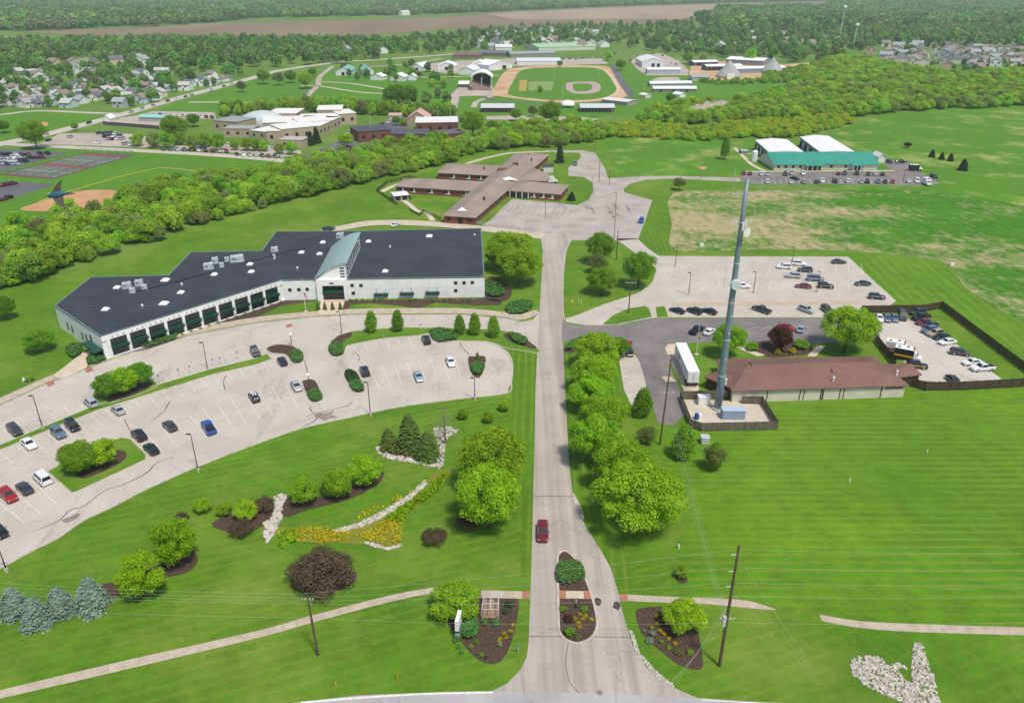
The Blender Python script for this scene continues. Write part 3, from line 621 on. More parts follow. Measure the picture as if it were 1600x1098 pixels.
proto('spruce', [crown('crown', spruce_crown(s, 9000, .27, .032, 16), M_needle) for s in (81, 82)], [trunk_mesh('trunk', 8, .9, .018, 0)])
proto('bluespruce', [crown('crown', spruce_crown(s, 9000, .36, .042, 13), M_needleb) for s in (83, 84)], [trunk_mesh('trunk', 8, .9, .018, 0)])
proto('darkspruce', [crown('crown', spruce_crown(s, 1600, .22, .07, 12), M_needled) for s in (85,)], [trunk_mesh('trunk', 8, .9, .018, 0)])
def bare_mesh():
    rng = random.Random(3); m = MB(); m.tube([(0, 0, 0), (.01, 0, .5), (0, 0, .98)], [.016, .011, .002], 6)
    for k in range(26):
        z = .2+.7*k/26; an = k*2.4; L = .34*(1.15-z)*rng.uniform(.8, 1.1); e = Vector((L*math.cos(an), L*math.sin(an), z+L*.35))
        m.tube([(0, 0, z), e], [.006, .0015], 4, False)
        for j in range(5):
            q = Vector((0, 0, z)).lerp(e, .35+.13*j); d = Vector((math.cos(an+(1 if j % 2 else -1)*.9), math.sin(an+(1 if j % 2 else -1)*.9), .5))*L*.32
            m.tube([q, q+d], [.003, .001], 3, False)
    return m.me('trunk', M_barkg)
PRO['bare'] = (None, [bare_mesh()])
# woodland and far trees
proto('wood', [crown('crown', lobes_crown(s, 5500, .58, .46, .5, 48, (.08, .19), .04, 'round'), M_leafw) for s in (91, 92, 93, 94)], tk)
proto('scrub', [crown('crown', lobes_crown(s, 4200, .66, .5, .45, 34, (.12, .24), .05, 'mound'), M_leafw) for s in (95, 96)], [trunk_mesh('trunk', 9, .4, .02, 6)])
proto('gold', [crown('crown', lobes_crown(s, 2600, .66, .5, .45, 26, (.14, .26), .066, 'mound'), M_blos) for s in (97, 98)], [trunk_mesh('trunk', 9, .4, .02, 6)])
far_me = [quads('far_crown', *(lambda vt: (vt[0], M_leaff, vt[1]))(lobes_crown(s, 420, .5, .44, .53, 14, (.16, .28), .15))) for s in (101, 102, 103, 104)]
def canopy(seed):
    rng = np.random.default_rng(seed); V = []; T = []
    for k in range(16):
        vt = lobes_crown(seed*50+k, 80, .5, .42, .55, 8, (.18, .3), .32); s = rng.uniform(11, 17)
        p = np.array([rng.uniform(-24, 24), rng.uniform(-24, 24), 0]); V.append(vt[0]*s+p); T.append(np.clip(vt[1]*.5+rng.uniform(0, .5), 0, 1))
    return quads('canopy_patch', np.concatenate(V), M_leaff, np.concatenate(T))
canopy_me = [canopy(s) for s in (1, 2, 3)]
_cnt = {}
def put_tree(loc, h, wid, kind, label, cat='tree', group=None, name=None):
    """one tree: an Empty at its foot, trunk and crown as parts. h height m, wid crown width m"""
    i = _cnt.get(kind, 0); _cnt[kind] = i+1
    nm = name or {'spruce': 'spruce_tree', 'bluespruce': 'blue_spruce_tree', 'darkspruce': 'spruce_tree', 'pear': 'pear_tree', 'shrub': 'shrub', 'brown': 'brown_shrub', 'scrub': 'shrub', 'gold': 'golden_shrub', 'bare': 'bare_tree'}.get(kind, 'leafy_tree')
    r = empty(nm, loc, RND.uniform(0, 6.28), label, cat, group)
    cr, tr_ = PRO[kind]
    a0 = {'broad': .56, 'broadd': .56, 'pear': .36, 'spruce': .27, 'bluespruce': .36, 'darkspruce': .22, 'wood': .58, 'scrub': .66, 'gold': .66, 'shrub': .56, 'brown': .6, 'dull': .45, 'purple': .52, 'bare': .3}.get(kind, .5)
    r.scale = (wid/(2*a0), wid/(2*a0), h)
    obj('trunk', tr_[i % len(tr_)], r)
    if cr: obj('crown', cr[i % len(cr)], r)
    return r
def tree(cx, cy, wpx, ratio, kind, label, cat='tree', group=None, zc=None):
    """crown centre and width as seen in the photograph, ratio height / width"""
    zc = zc if zc is not None else {'pear': .5, 'spruce': .42, 'bluespruce': .42, 'darkspruce': .45, 'shrub': .42, 'brown': .4, 'scrub': .4, 'gold': .4}.get(kind, .58)
    wid = wpx/SCALE(cy)
    for _ in range(3):
        h = wid*ratio; q = P(cx, cy, h*zc); d = math.sqrt(q.x**2+q.y**2+(CAM_H-q.z)**2)
        dep = q.y*CP+(CAM_H-q.z)*SP; wid = wpx*dep/FOC
    return put_tree((q.x, q.y, 0), wid*ratio, wid, kind, label, cat, group)
def inside(poly, x, y):
    c = False; j = len(poly)-1
    for i in range(len(poly)):
        xi, yi = poly[i]; xj, yj = poly[j]
        if (yi > y) != (yj > y) and x < (xj-xi)*(y-yi)/(yj-yi)+xi: c = not c
        j = i
    return c
def inside_np(poly, X, Y):
    c = np.zeros(len(X), bool); j = len(poly)-1
    for i in range(len(poly)):
        xi, yi = poly[i]; xj, yj = poly[j]
        if yi != yj:
            c ^= ((yi > Y) != (yj > Y)) & (X < (xj-xi)*(Y-yi)/(yj-yi)+xi)
        j = i
    return c
def scatter(poly_px, spacing, seed, holes=(), keep=1.0):
    w = np.array(px(poly_px)); rng = np.random.default_rng(seed)
    x0, y0 = w.min(0); x1, y1 = w.max(0)
    gx, gy = np.meshgrid(np.arange(x0, x1, spacing), np.arange(y0, y1, spacing))
    X = gx.ravel()+rng.uniform(-.48, .48, gx.size)*spacing; Y = gy.ravel()+rng.uniform(-.48, .48, gx.size)*spacing
    ok = inside_np([tuple(p) for p in w], X, Y) & (rng.uniform(size=X.size) < keep)
    for h in holes: ok &= ~inside_np([tuple(p) for p in px(h)], X, Y)
    return np.stack([X[ok], Y[ok]], 1)
def in_view(pts, m=60):
    dep = pts[:, 1]*CP+CAM_H*SP; x = 800+FOC*pts[:, 0]/dep
    return pts[(x > -m-40) & (x < 1600+m+40)]
def stuff(name, label, cat, meshes, pts, scales, seed):
    """a wood read as one mass: instances on points"""
    n = len(pts); rng = np.random.default_rng(seed)
    me = bpy.data.meshes.new(name); me.vertices.add(n)
    co = np.zeros((n, 3), np.float32); co[:, :2] = pts[:, :2]; me.vertices.foreach_set('co', co.ravel())
    a = me.attributes.new('inst_scale', 'FLOAT_VECTOR', 'POINT'); a.data.foreach_set('vector', np.asarray(scales, np.float32).ravel())
    a = me.attributes.new('inst_rot', 'FLOAT_VECTOR', 'POINT'); r = np.zeros((n, 3), np.float32); r[:, 2] = rng.uniform(0, 6.28, n); a.data.foreach_set('vector', r.ravel())
    a = me.attributes.new('inst_id', 'INT', 'POINT'); a.data.foreach_set('value', rng.integers(0, len(meshes), n).astype(np.int32))
    o = obj(name, me); tag(o, label, cat, kind='stuff')
    col = bpy.data.collections.new(name+'_pieces')
    for k, m in enumerate(meshes): col.objects.link(bpy.data.objects.new('piece', m))
    g = bpy.data.node_groups.new(name+'_nodes', 'GeometryNodeTree')
    g.interface.new_socket('Geometry', in_out='INPUT', socket_type='NodeSocketGeometry'); g.interface.new_socket('Geometry', in_out='OUTPUT', socket_type='NodeSocketGeometry')
    gi, go = g.nodes.new('NodeGroupInput'), g.nodes.new('NodeGroupOutput')
    ip = g.nodes.new('GeometryNodeInstanceOnPoints'); ci = g.nodes.new('GeometryNodeCollectionInfo')
    ci.inputs['Collection'].default_value = col; ci.inputs['Separate Children'].default_value = True; ci.inputs['Reset Children'].default_value = True
    def na(t, nm):
        q = g.nodes.new('GeometryNodeInputNamedAttribute'); q.data_type = t; q.inputs[0].default_value = nm; return q.outputs[0]
    e2r = g.nodes.new('FunctionNodeEulerToRotation')
    L = g.links.new
    L(gi.outputs[0], ip.inputs['Points']); L(ci.outputs[0], ip.inputs['Instance']); ip.inputs['Pick Instance'].default_value = True
    L(na('INT', 'inst_id'), ip.inputs['Instance Index']); L(na('FLOAT_VECTOR', 'inst_rot'), e2r.inputs[0]); L(e2r.outputs[0], ip.inputs['Rotation'])
    L(na('FLOAT_VECTOR', 'inst_scale'), ip.inputs['Scale']); L(ip.outputs[0], go.inputs[0])
    md = o.modifiers.new('scatter', 'NODES'); md.node_group = g
    return o
# ================================================================== NEAR TREES, one by one
T = tree
T(762, 770, 118, .98, 'broad', 'large rounded bright green tree, nearest the camera left of the drive')
T(768, 712, 114, 1.0, 'broad', 'large bright green tree behind the foremost tree left of the drive')
T(998, 774, 152, .74, 'broad', 'largest spreading green tree, front of the row right of the drive')
T(975, 722, 106, .85, 'broad', 'green tree just behind the largest tree right of the drive')
T(932, 682, 94, .9, 'broad', 'rounded green tree at the drive edge, third from the front of the right row')
T(946, 641, 78, .8, 'broad', 'green tree in the right row beside the small striped stalls')
T(926, 612, 76, .8, 'broad', 'green tree in the right row, fifth from the front')
T(928, 580, 78, .85, 'broad', 'green tree in the right row, sixth from the front')
T(934, 545, 80, .8, 'broad', 'bushy green tree by the side road corner, far end of the right row')
T(965, 541, 42, .8, 'broadd', 'small dark green tree beside the red car at the row end')
T(1005, 630, 42, 1.15, 'pear', 'upright dark green tree at the foot of the small striped stalls')
T(1011, 676, 38, .9, 'dull', 'thin dull olive tree beside the leaning wooden utility pole')
T(1070, 692, 50, 1.15, 'pear', 'upright dense green tree in front of the compound fence')
T(1118, 710, 44, 1.1, 'dull', 'darker upright tree right of the grey utility cabinet').children[1].data = PRO['pear'][0][1]
T(268, 842, 74, 1.15, 'yellow', 'lime green tree behind its twin by the dark mulch strip')
T(221, 892, 82, 1.0, 'yellow', 'lime green bushy tree nearest the blue spruces')
for q in ((20, 940, 48, 1.12, 'leftmost blue spruce at the picture edge'), (54, 957, 50, 1.1, 'foremost blue spruce, second from the left'), (92, 940, 48, 1.1, 'blue spruce third from the left in the spruce group'), (141, 928, 54, 1.15, 'palest and tallest blue spruce, right end of the spruce group')):
    T(*q[:4], 'bluespruce', q[4])
T(712, 938, 86, .7, 'shrub', 'multi-stemmed green tree at the left entrance bed, beside the white sign', 'tree')
T(1072, 962, 76, .75, 'shrub', 'rounded green tree in the right entrance bed', 'tree')
T(502, 892, 112, .5, 'brown', 'largest purplish brown twiggy shrub mass on the front lawn', 'shrub')
T(679, 838, 44, .62, 'brown', 'small brown twiggy shrub alone on the lawn', 'shrub')
T(730, 814, 40, .75, 'brown', 'brown twiggy shrub at the foot of the large tree by the drive', 'shrub')
T(376, 826, 42, .6, 'brown', 'brown shrub left of the stone culvert end', 'shrub')
T(412, 789, 36, .75, 'brown', 'brown shrub behind the rock spillway', 'shrub')
T(283, 808, 24, .6, 'brown', 'tiny brown shrub behind the lime green tree', 'shrub')
T(472, 765, 50, .92, 'round', 'round green tree at the left end of the crescent mulch bed')
T(527, 752, 56, .9, 'round', 'round green tree in the middle of the crescent mulch bed')
T(568, 731, 58, .95, 'round', 'round green tree at the right end of the crescent mulch bed')
T(384, 797, 44, .75, 'shrub', 'green shrub beside the brown shrubs on the slope', 'shrub')
T(350, 795, 28, .8, 'shrub', 'small green shrub left of the brown shrubs', 'shrub')
T(316, 790, 30, .9, 'shrub', 'small lone green shrub on the slope below the parking lot', 'shrub')
T(607, 687, 33, 1.2, 'spruce', 'smallest green spruce, left of the three in the stone-edged bed')
T(639, 677, 46, 1.4, 'spruce', 'tallest green spruce, middle of the three in the stone-edged bed')
T(667, 698, 42, 1.2, 'spruce', 'green spruce on the right of the stone-edged bed')
T(694, 660, 54, 1.3, 'bare', 'bare grey leafless tree standing in a bed of stones')
for x, y, l in ((788, 632, 'young sapling in a mulch ring nearest the drive, below the parking lot'), (763, 650, 'young sapling in a mulch ring, middle of three'), (724, 645, 'thin young sapling in a mulch ring beside the bare tree')):
    T(x, y, 20, 1.0, 'round', l); c = P(x, y+6); w = [(c.x+.9*math.cos(k*.6), c.y+.9*math.sin(k*.6)) for k in range(10)]; sheet('mulch_ring', w, .03, M_mulch, world=True)
T(1066, 892, 24, .9, 'round', 'small round young tree in a mulch ring right of the island'); c = P(1065, 904); sheet('mulch_ring', [(c.x+1.0*math.cos(k*.6), c.y+1.0*math.sin(k*.6)) for k in range(10)], .03, M_mulch, world=True)
T(122, 711, 62, .85, 'round', 'dark green tree on the left of the big grass parking island').children[1].data = PRO['broadd'][0][0]
T(157, 704, 54, .85, 'round', 'brighter green tree on the right of the big grass parking island')
T(168, 600, 50, .85, 'broadd', 'left tree of three between the two parking rows')
T(192, 590, 52, .9, 'round', 'middle bright tree of three between the two parking rows')
T(218, 583, 44, .95, 'broadd', 'right dull green tree of three between the two parking rows')
for x, y, w, l in ((580, 503, 27, 'leftmost small oval tree on the grass island before the entrance'), (621, 502, 27, 'second small oval tree on the grass island before the entrance'), (718, 508, 25, 'left of three close oval trees on the grass island'), (742, 507, 27, 'middle of three close oval trees on the grass island'), (771, 511, 27, 'right of three close oval trees on the grass island')):
    T(x, y, w, 1.3, 'pear', l)
T(796, 386, 82, .8, 'broad', 'big green tree behind the right end of the dark-roofed building')
T(812, 412, 76, .8, 'broad', 'big green tree between the dark-roofed building and the drive')
T(777, 400, 40, .8, 'broadd', 'shaded green tree close against the right wall of the dark-roofed building')
T(938, 384, 50, 1.05, 'broadd', 'dark green tree at the top of the triangular lawn')
T(936, 408, 38, .9, 'dull', 'thin dull green tree in the middle of the triangular lawn')
T(941, 436, 54, .85, 'broadd', 'low spreading dark tree at the bottom of the triangular lawn')
T(999, 417, 60, 1.0, 'broadd', 'dense dark tree at the right corner of the triangular lawn')
T(1327, 509, 94, .82, 'broad', 'big rounded green tree in front of the brown-roofed building')
T(1140, 527, 58, 1.0, 'broad', 'green tree behind the tall monopole tower')
T(1222, 526, 44, .95, 'purple', 'dark purple-leaved tree in the mulch bed by the brown-roofed building')
T(1176, 541, 20, .8, 'shrub', 'small green shrub by the path to the brown-roofed building', 'shrub')
T(1253, 538, 26, .6, 'shrub', 'low green shrub right of the purple-leaved tree', 'shrub')
T(60, 530, 52, .7, 'broadd', 'low bushy tree on the lawn left of the dark-roofed building')
T(4, 478, 40, 1.0, 'broadd', 'dark tree cut by the left picture edge beside the thicket')
T(45, 589, 14, .8, 'round', 'tiny young tree beside a white bench left of the path')
T(875, 240, 15, 2.1, 'darkspruce', 'tall dark conifer behind the brick building')
T(893, 307, 15, .9, 'darkspruce', 'dark rounded evergreen at the right end of the brick building').scale.x *= 1
T(1134, 232, 20, 1.7, 'pear', 'tall narrow tree left of the green-roofed building')
T(1062, 285, 24, .9, 'dull', 'hazy olive tree by the lane to the green-roofed building')
for x, y, w, l in ((1457, 240, 11, 'left of three small pines in the field'), (1472, 244, 10, 'middle of three small pines in the field'), (1486, 246, 11, 'right of three small pines in the field'), (1506, 258, 16, 'largest lone pine to the right in the field')):
    T(x, y, w, 1.15, 'darkspruce', l)
T(1419, 226, 13, .7, 'purple', 'small brownish round bush in the field')
# low planting: clipped hedges, junipers and perennials
def mound(x, y, w, ratio, mat, label, seed, name='shrub', cat='shrub', n=900, group=None):
    me = crown('foliage', lobes_crown(seed, n, .5, .5, .4, 16, (.16, .26), .1, 'mound'), mat)
    wid = w/SCALE(y); q = P(x, y, wid*ratio*.3)
    r = empty(name, (q.x, q.y, 0.08), RND.uniform(0, 6.28), label, cat, group); r.scale = (wid, wid, wid*ratio); obj('foliage', me, r)
    return r
def hedge(pts, h, mat, label, n=2200, leaf=.34, name='juniper_hedge', cat='hedge'):
    """low spreading evergreen that fills an outline"""
    w = spline(px(pts), 3, True); rng = np.random.default_rng(abs(hash(label)) % 9999 if False else sum(map(ord, label)))
    A = np.array(w); c0 = A.mean(0); P0 = []; lo, hi = A.min(0), A.max(0)
    while len(P0) < n:
        X = rng.uniform(lo, hi, size=(n, 2)); ok = inside_np([tuple(p) for p in w], X[:, 0], X[:, 1]); P0 += list(X[ok])
    X = np.array(P0[:n]); seg = np.min(np.linalg.norm(X[:, None]-A[None], axis=2), axis=1); e = np.clip(seg/1.2, 0, 1)
    hh = h*(.35+.65*np.sqrt(1-(1-e)**2))*(1+.22*np.sin(X[:, 0]*1.7)*np.cos(X[:, 1]*1.9))
    z = hh*rng.uniform(.45, 1, n)**.4
    C = np.stack([X[:, 0]-c0[0], X[:, 1]-c0[1], z], 1); nr = rng.normal(scale=.5, size=(n, 3)); nr[:, 2] += .9; nr /= np.linalg.norm(nr, axis=1, keepdims=True)
    r = empty(name, (c0[0], c0[1], .08), 0, label, cat)
    obj('foliage', quads('foliage', leafquads(C, nr, leaf, rng), mat, rng.uniform(0, 1, n)), r)
    return r
hedge([(872, 884), (890, 881), (907, 884), (914, 905), (900, 912), (872, 912)], 1.0, M_juniper, 'clipped green hedge crossing the entrance island', 2600, .3)
hedge([(216, 540), (235, 530), (262, 523), (278, 522), (276, 530), (255, 538), (225, 545)], 1.1, M_juniper, 'long juniper hedge under the windows of the dark-roofed building')
hedge([(137, 562), (150, 555), (165, 556), (167, 562), (152, 569), (139, 571)], 1.1, M_juniper, 'round juniper at the left corner walk of the dark-roofed building')
hedge([(103, 548), (115, 540), (128, 543), (126, 555), (112, 560)], 1.0, M_juniper, 'juniper left of the corner door of the dark-roofed building')
hedge([(756, 450), (768, 444), (785, 450), (790, 460), (778, 466), (760, 462)], 1.1, M_juniper, 'juniper beside the right corner of the dark-roofed building')
hedge([(790, 482), (806, 474), (826, 472), (833, 480), (820, 490), (797, 492)], 1.1, M_juniper, 'broad juniper at the drive end of the curved walk')
hedge([(672, 519), (690, 516), (712, 522), (716, 530), (700, 535), (680, 534)], 1.0, M_juniper, 'juniper on the grass island beside the black parked car')
hedge([(795, 523), (810, 525), (824, 533), (820, 540), (805, 537)], 1.0, M_juniper, 'juniper at the drive end of the grass island')
hedge([(515, 543), (526, 538), (536, 545), (534, 555), (522, 557), (515, 551)], 1.0, M_juniper, 'juniper at the rounded left end of the grass island')
hedge([(455, 553), (466, 549), (474, 557), (472, 566), (461, 568), (455, 562)], 1.0, M_juniper, 'juniper at the end of the parking divider')
hedge([(481, 616), (495, 611), (504, 621), (499, 627), (488, 628)], .9, M_juniper, 'juniper in the mulched island with a lamp')
hedge([(539, 585), (548, 580), (557, 587), (556, 597), (547, 600)], .8, M_needled, 'dark upper clump in the narrow planted island')
hedge([(547, 601), (560, 596), (568, 606), (564, 612), (553, 612)], .9, M_juniper, 'bright lower clump in the narrow planted island')
hedge([(737, 573), (748, 568), (757, 572), (754, 582), (746, 587), (738, 583)], .9, M_juniper, 'round juniper in the right-hand teardrop island')
T(746, 557, 9, 1.6, 'spruce', 'small conical evergreen in the right-hand teardrop island')
hedge([(885, 548), (892, 537), (908, 531), (925, 530), (915, 538), (900, 545)], .9, M_juniper, 'juniper in the bed at the side road corner')
hedge([(720, 965), (735, 961), (744, 968), (746, 992), (735, 1000), (722, 995)], 1.3, M_juniper, 'bluish green juniper beside the white sign', 1800, .3)
bed([(505, 468), (560, 470), (640, 468), (700, 466), (757, 466), (785, 470), (782, 477), (740, 477), (680, 473), (655, 482), (625, 478), (580, 474), (548, 476), (538, 491), (532, 491), (540, 468)], M_mulch, .05, False, 0)
bed([(157, 556), (165, 550), (230, 540), (280, 524), (330, 508), (380, 490), (420, 478), (445, 466), (497, 462), (494, 470), (440, 478), (400, 496), (360, 506), (320, 516), (230, 546), (185, 556)], M_mulch, .05, False, 0)
bed([(757, 440), (770, 432), (790, 440), (800, 455), (790, 470), (757, 466)], M_mulch, .05, False, 3)
for k in range(22):
    mound(548+k*9.2, 469.5+RND.uniform(-.6, .6), 6, .8, M_gold if k % 3 == 0 else M_juniper, 'small round shrub in the row below the white wall', 300+k, n=260, group='shrubs along the white wall')
for k in range(12): mound(285+k*14, 523-k*4.6, 6, .8, M_leafd, 'small shrub in the mulch under the tall dark windows', 330+k, n=220, group='shrubs under the tall windows')
for k, x in enumerate((497, 508, 520, 532)):
    q = P(x, 484); put_tree((q.x, q.y, .12), 2.4, 1.3, 'spruce', ['clipped', 'small', 'slim', 'narrow'][k]+' cone shrub in a pot on the entrance walk, '+['leftmost', 'second from left', 'third from left', 'rightmost'][k]+' of four', 'shrub', name='cone_shrub')
# entrance beds
bed([(700, 975), (712, 990), (740, 1025), (765, 1037), (785, 1030), (800, 1000), (811, 945), (800, 934), (745, 934), (715, 945), (696, 960)], M_mulch, .03, False, 3)
bed([(993, 960), (1000, 950), (1030, 947), (1075, 950), (1090, 985), (1099, 1035), (1090, 1046), (1060, 1038), (1030, 1015), (1003, 990)], M_mulch, .03, False, 3)
yb = [(801, 977), (798, 987), (788, 990), (791, 996), (781, 998), (780, 1003), (1027, 962), (1027, 975), (1019, 981), (1031, 985), (1036, 991), (1045, 998), (1055, 1006), (887, 882), (897, 883), (906, 960), (915, 962), (898, 967), (911, 967), (924, 968), (904, 973), (905, 980)]
for k, (x, y) in enumerate(yb):
    mound(x, y, 8.5, .6, M_gold, 'round golden yellow shrub in the '+('left entrance bed' if k < 6 else 'right entrance bed' if k < 13 else 'entrance island'), 400+k, n=420, name='golden_shrub', group='golden shrubs of the entrance beds '+('left' if k < 6 else 'right' if k < 13 else 'island'))
gb = [(781, 1007, 9, M_needleb), (1019, 990, 12, M_needleb), (1015, 1001, 13, M_needleb), (1006, 986, 7, M_needleb), (715, 997, 17, M_juniper), (744, 1003, 10, M_leafd), (717, 1011, 9, M_juniper), (721, 1020, 9, M_juniper), (747, 981, 8, M_juniper), (736, 1010, 8, M_leafd), (890, 988, 20, M_leafd), (903, 997, 14, M_leafdull), (880, 952, 14, M_leafd), (900, 948, 10, M_needled), (914, 952, 14, M_leafd), (752, 1023, 10, M_leafd), (759, 1027, 6, M_leafp), (796, 945, 16, M_needled), (791, 955, 14, M_needled), (775, 972, 16, M_juniper), (757, 972, 14, M_juniper), (1035, 962, 9, M_leafd), (1033, 1002, 9, M_leafd), (1045, 1012, 10, M_leafd), (1060, 1020, 14, M_leafdull), (1078, 1020, 12, M_leafd), (888, 968, 18, M_leafp)]
for k, (x, y, w, m_) in enumerate(gb):
    c = {M_needleb.name: 'bluish', M_juniper.name: 'mid green', M_leafd.name: 'green', M_leafdull.name: 'olive', M_needled.name: 'dark green', M_leafp.name: 'dark red'}[m_.name]
    b_ = 'left entrance bed' if x < 830 else 'entrance island' if x < 940 else 'right entrance bed'
    mound(x, y, w, .6, m_, f'low {c} plant in the mulch of the {b_}', 450+k, n=420, group=f'{c} plants of the {b_}')
for x, y, l in ((1215, 550, 'left of two golden shrubs before the brown-roofed building'), (1238, 549, 'right of two golden shrubs before the brown-roofed building')): mound(x, y, 12, .8, M_gold, l, 500+x, name='golden_shrub')
# swale: bed, stones and yellow flowers
bed([(440, 795), (470, 790), (520, 780), (560, 765), (595, 742), (598, 735), (590, 750), (570, 770), (530, 785), (480, 797), (450, 808), (438, 805)], M_mulch, .04, False, 0)
bed([(445, 780), (480, 775), (520, 775), (560, 755), (596, 738), (600, 742), (590, 757), (560, 772), (510, 787), (460, 800), (442, 803)], M_mulch, .045, False, 3)
bed([(590, 705), (605, 695), (640, 695), (668, 702), (680, 712), (665, 720), (625, 718), (600, 713)], M_mulch, .04, False, 3)
bed([(150, 935), (160, 912), (200, 905), (290, 862), (306, 865), (308, 880), (290, 895), (250, 905), (180, 932), (100, 965), (50, 985), (30, 975), (60, 965)], M_mulch, .04, False, 3)
bed([(330, 818), (380, 795), (430, 785), (425, 810), (385, 835), (360, 832)], M_mulch, .04, False, 3)
bed([(455, 915), (480, 925), (530, 922), (555, 905), (548, 890), (470, 890)], M_mulch, .04, False, 3)
sheet('culvert', [(410, 818), (419, 813), (430, 828), (420, 834)], .25, M_conc)
M_scrub = grass('swale_grass', '#6a8f2c', '#a58a34', stripe=0, patch=.2, dry='#a8843e', dryamt=.6, drys=.3)
sheet('swale', [(430, 825), (470, 825), (520, 830), (560, 815), (600, 795), (640, 770), (680, 740), (705, 735), (690, 760), (660, 785), (635, 810), (625, 845), (605, 855), (570, 850), (520, 848), (460, 845), (432, 838)], .03, M_scrub, sm=3)
rk = [bpy.data.meshes.new('stone') for _ in range(4)]
M_rock = plain('limestone_rock', '#cdc6ba', '#a09a90', scale=1.3, rough=.9)
def rock_base(s):
    bm = bmesh.new(); bmesh.ops.create_icosphere(bm, subdivisions=1, radius=.5); r = random.Random(s)
    for v in bm.verts: v.co = v.co*r.uniform(.75, 1.2); v.co.z *= .7
    V = np.array([tuple(v.co) for v in bm.verts]); F = [[v.index for v in f.verts] for f in bm.faces]; bm.free(); return V, np.array(F)
RB = [rock_base(s) for s in range(5)]
def riprap(name, label, poly, size, count, seed):
    w = [tuple(p) for p in px(poly)]; rng = np.random.default_rng(seed); A = np.array(w); lo, hi = A.min(0), A.max(0); pts = []
    while len(pts) < count:
        X = rng.uniform(lo, hi, size=(count, 2)); pts += list(X[inside_np(w, X[:, 0], X[:, 1])])
    V, F, n = [], [], 0
    for x, y in pts[:count]:
        v, f = RB[rng.integers(5)]; a = rng.uniform(0, 6.28); s = size*rng.uniform(.35, 1.4)
        q = v*s@np.array([[math.cos(a), math.sin(a), 0], [-math.sin(a), math.cos(a), 0], [0, 0, 1]]); V.append(q+np.array([x, y, s*.22])); F += (f+n).tolist(); n += len(v)
    o = obj(name, mesh(name, np.concatenate(V).tolist(), F, M_rock)); tag(o, label, 'stones', kind='stuff'); return o
riprap('riprap', 'pale riprap stones spread in the ditch at the lower right', [(1328, 1030), (1345, 1025), (1375, 1027), (1385, 1040), (1405, 1035), (1420, 1048), (1402, 1042), (1412, 1062), (1425, 1068), (1424, 1040), (1428, 1003), (1440, 1005), (1458, 1055), (1468, 1100), (1420, 1100), (1380, 1085), (1350, 1070), (1332, 1055)], .34, 1900, 1)
riprap('stone_edging', 'pale stone edging curving round the spruce bed', [(588, 700), (596, 697), (606, 710), (640, 716), (668, 720), (690, 728), (688, 733), (650, 724), (610, 718), (592, 709)], .5, 420, 2)
riprap('stone_bed', 'stones around the foot of the bare tree and drain', [(678, 670), (700, 667), (718, 672), (700, 682), (694, 700), (693, 728), (680, 728), (688, 700), (680, 684)], .5, 360, 3)
riprap('rock_spillway', 'white rock spillway leading down to the culvert', [(428, 775), (445, 771), (450, 776), (440, 790), (440, 810), (425, 840), (416, 850), (411, 830), (424, 812), (430, 795)], .55, 420, 4)
riprap('gravel_channel', 'grey gravel channel running through the yellow swale', [(520, 828), (560, 818), (600, 798), (640, 772), (665, 750), (668, 756), (640, 782), (610, 802), (570, 822), (530, 833)], .4, 900, 5)
riprap('stone_edging', 'short stone edging below the yellow flowers', [(566, 846), (580, 848), (605, 856), (626, 850), (630, 853), (608, 860), (580, 853)], .4, 160, 6)
riprap('gravel_verge', 'crumbled gravel along the right edge of the drive mouth', [(983, 985), (988, 985), (1000, 1020), (1030, 1052), (1055, 1070), (1050, 1075), (1024, 1056), (994, 1024)], .22, 500, 7)
riprap('gravel_verge', 'broken stones along the inner bend of the drive', [(892, 772), (896, 770), (910, 800), (912, 812), (904, 803)], .35, 160, 8)
def tuft(name, label, poly, mats, n, seed, h=.5, leaf=.35):
    w = [tuple(p) for p in px(poly)]; rng = np.random.default_rng(seed); A = np.array(w); lo, hi = A.min(0), A.max(0); pts = []
    while len(pts) < n:
        X = rng.uniform(lo, hi, size=(n, 2)); pts += list(X[inside_np(w, X[:, 0], X[:, 1])])
    X = np.array(pts[:n]); keep = np.sin(X[:, 0]*.9+seed)*np.cos(X[:, 1]*.7)+rng.normal(scale=.5, size=n) > -.3; X = X[keep]; n = len(X)
    C = np.concatenate([X, (h*rng.uniform(.2, 1, n))[:, None]], 1); nr = rng.normal(scale=.6, size=(n, 3)); nr[:, 2] += .7; nr /= np.linalg.norm(nr, axis=1, keepdims=True)
    o = obj(name, quads(name, leafquads(C, nr, leaf, rng), mats, rng.uniform(0, 1, n))); tag(o, label, 'flowers', kind='stuff'); return o
M_ylw = leafmat('yellow_flowers', '#b0a418', '#ecdc34', var=.0)
tuft('yellow_flowers', 'drift of orange-yellow flowers at the left of the swale', [(445, 832), (470, 826), (500, 824), (530, 826), (545, 832), (560, 838), (540, 846), (500, 850), (470, 849), (448, 842)], M_ylw, 1500, 1, .4, .24)
tuft('yellow_flowers', 'drift of orange-yellow flowers at the right end of the swale', [(560, 838), (580, 826), (605, 808), (632, 790), (655, 770), (650, 785), (630, 812), (626, 846), (605, 854), (580, 848)], M_ylw, 1700, 2, .4, .24)
tuft('yellow_flowers', 'thin line of yellow flowers along the gravel channel', [(560, 812), (610, 790), (650, 768), (645, 764), (600, 785), (555, 808)], M_ylw, 300, 3)
tuft('reeds', 'green reedy growth along the upper swale', [(600, 812), (650, 778), (690, 745), (700, 742), (690, 765), (640, 800), (628, 820)], M_leafy, 1500, 4, .7, .45)
tuft('reeds', 'green growth around the culvert mouth', [(436, 832), (460, 828), (465, 846), (440, 858), (430, 850)], M_leafy, 500, 5, .6, .4)
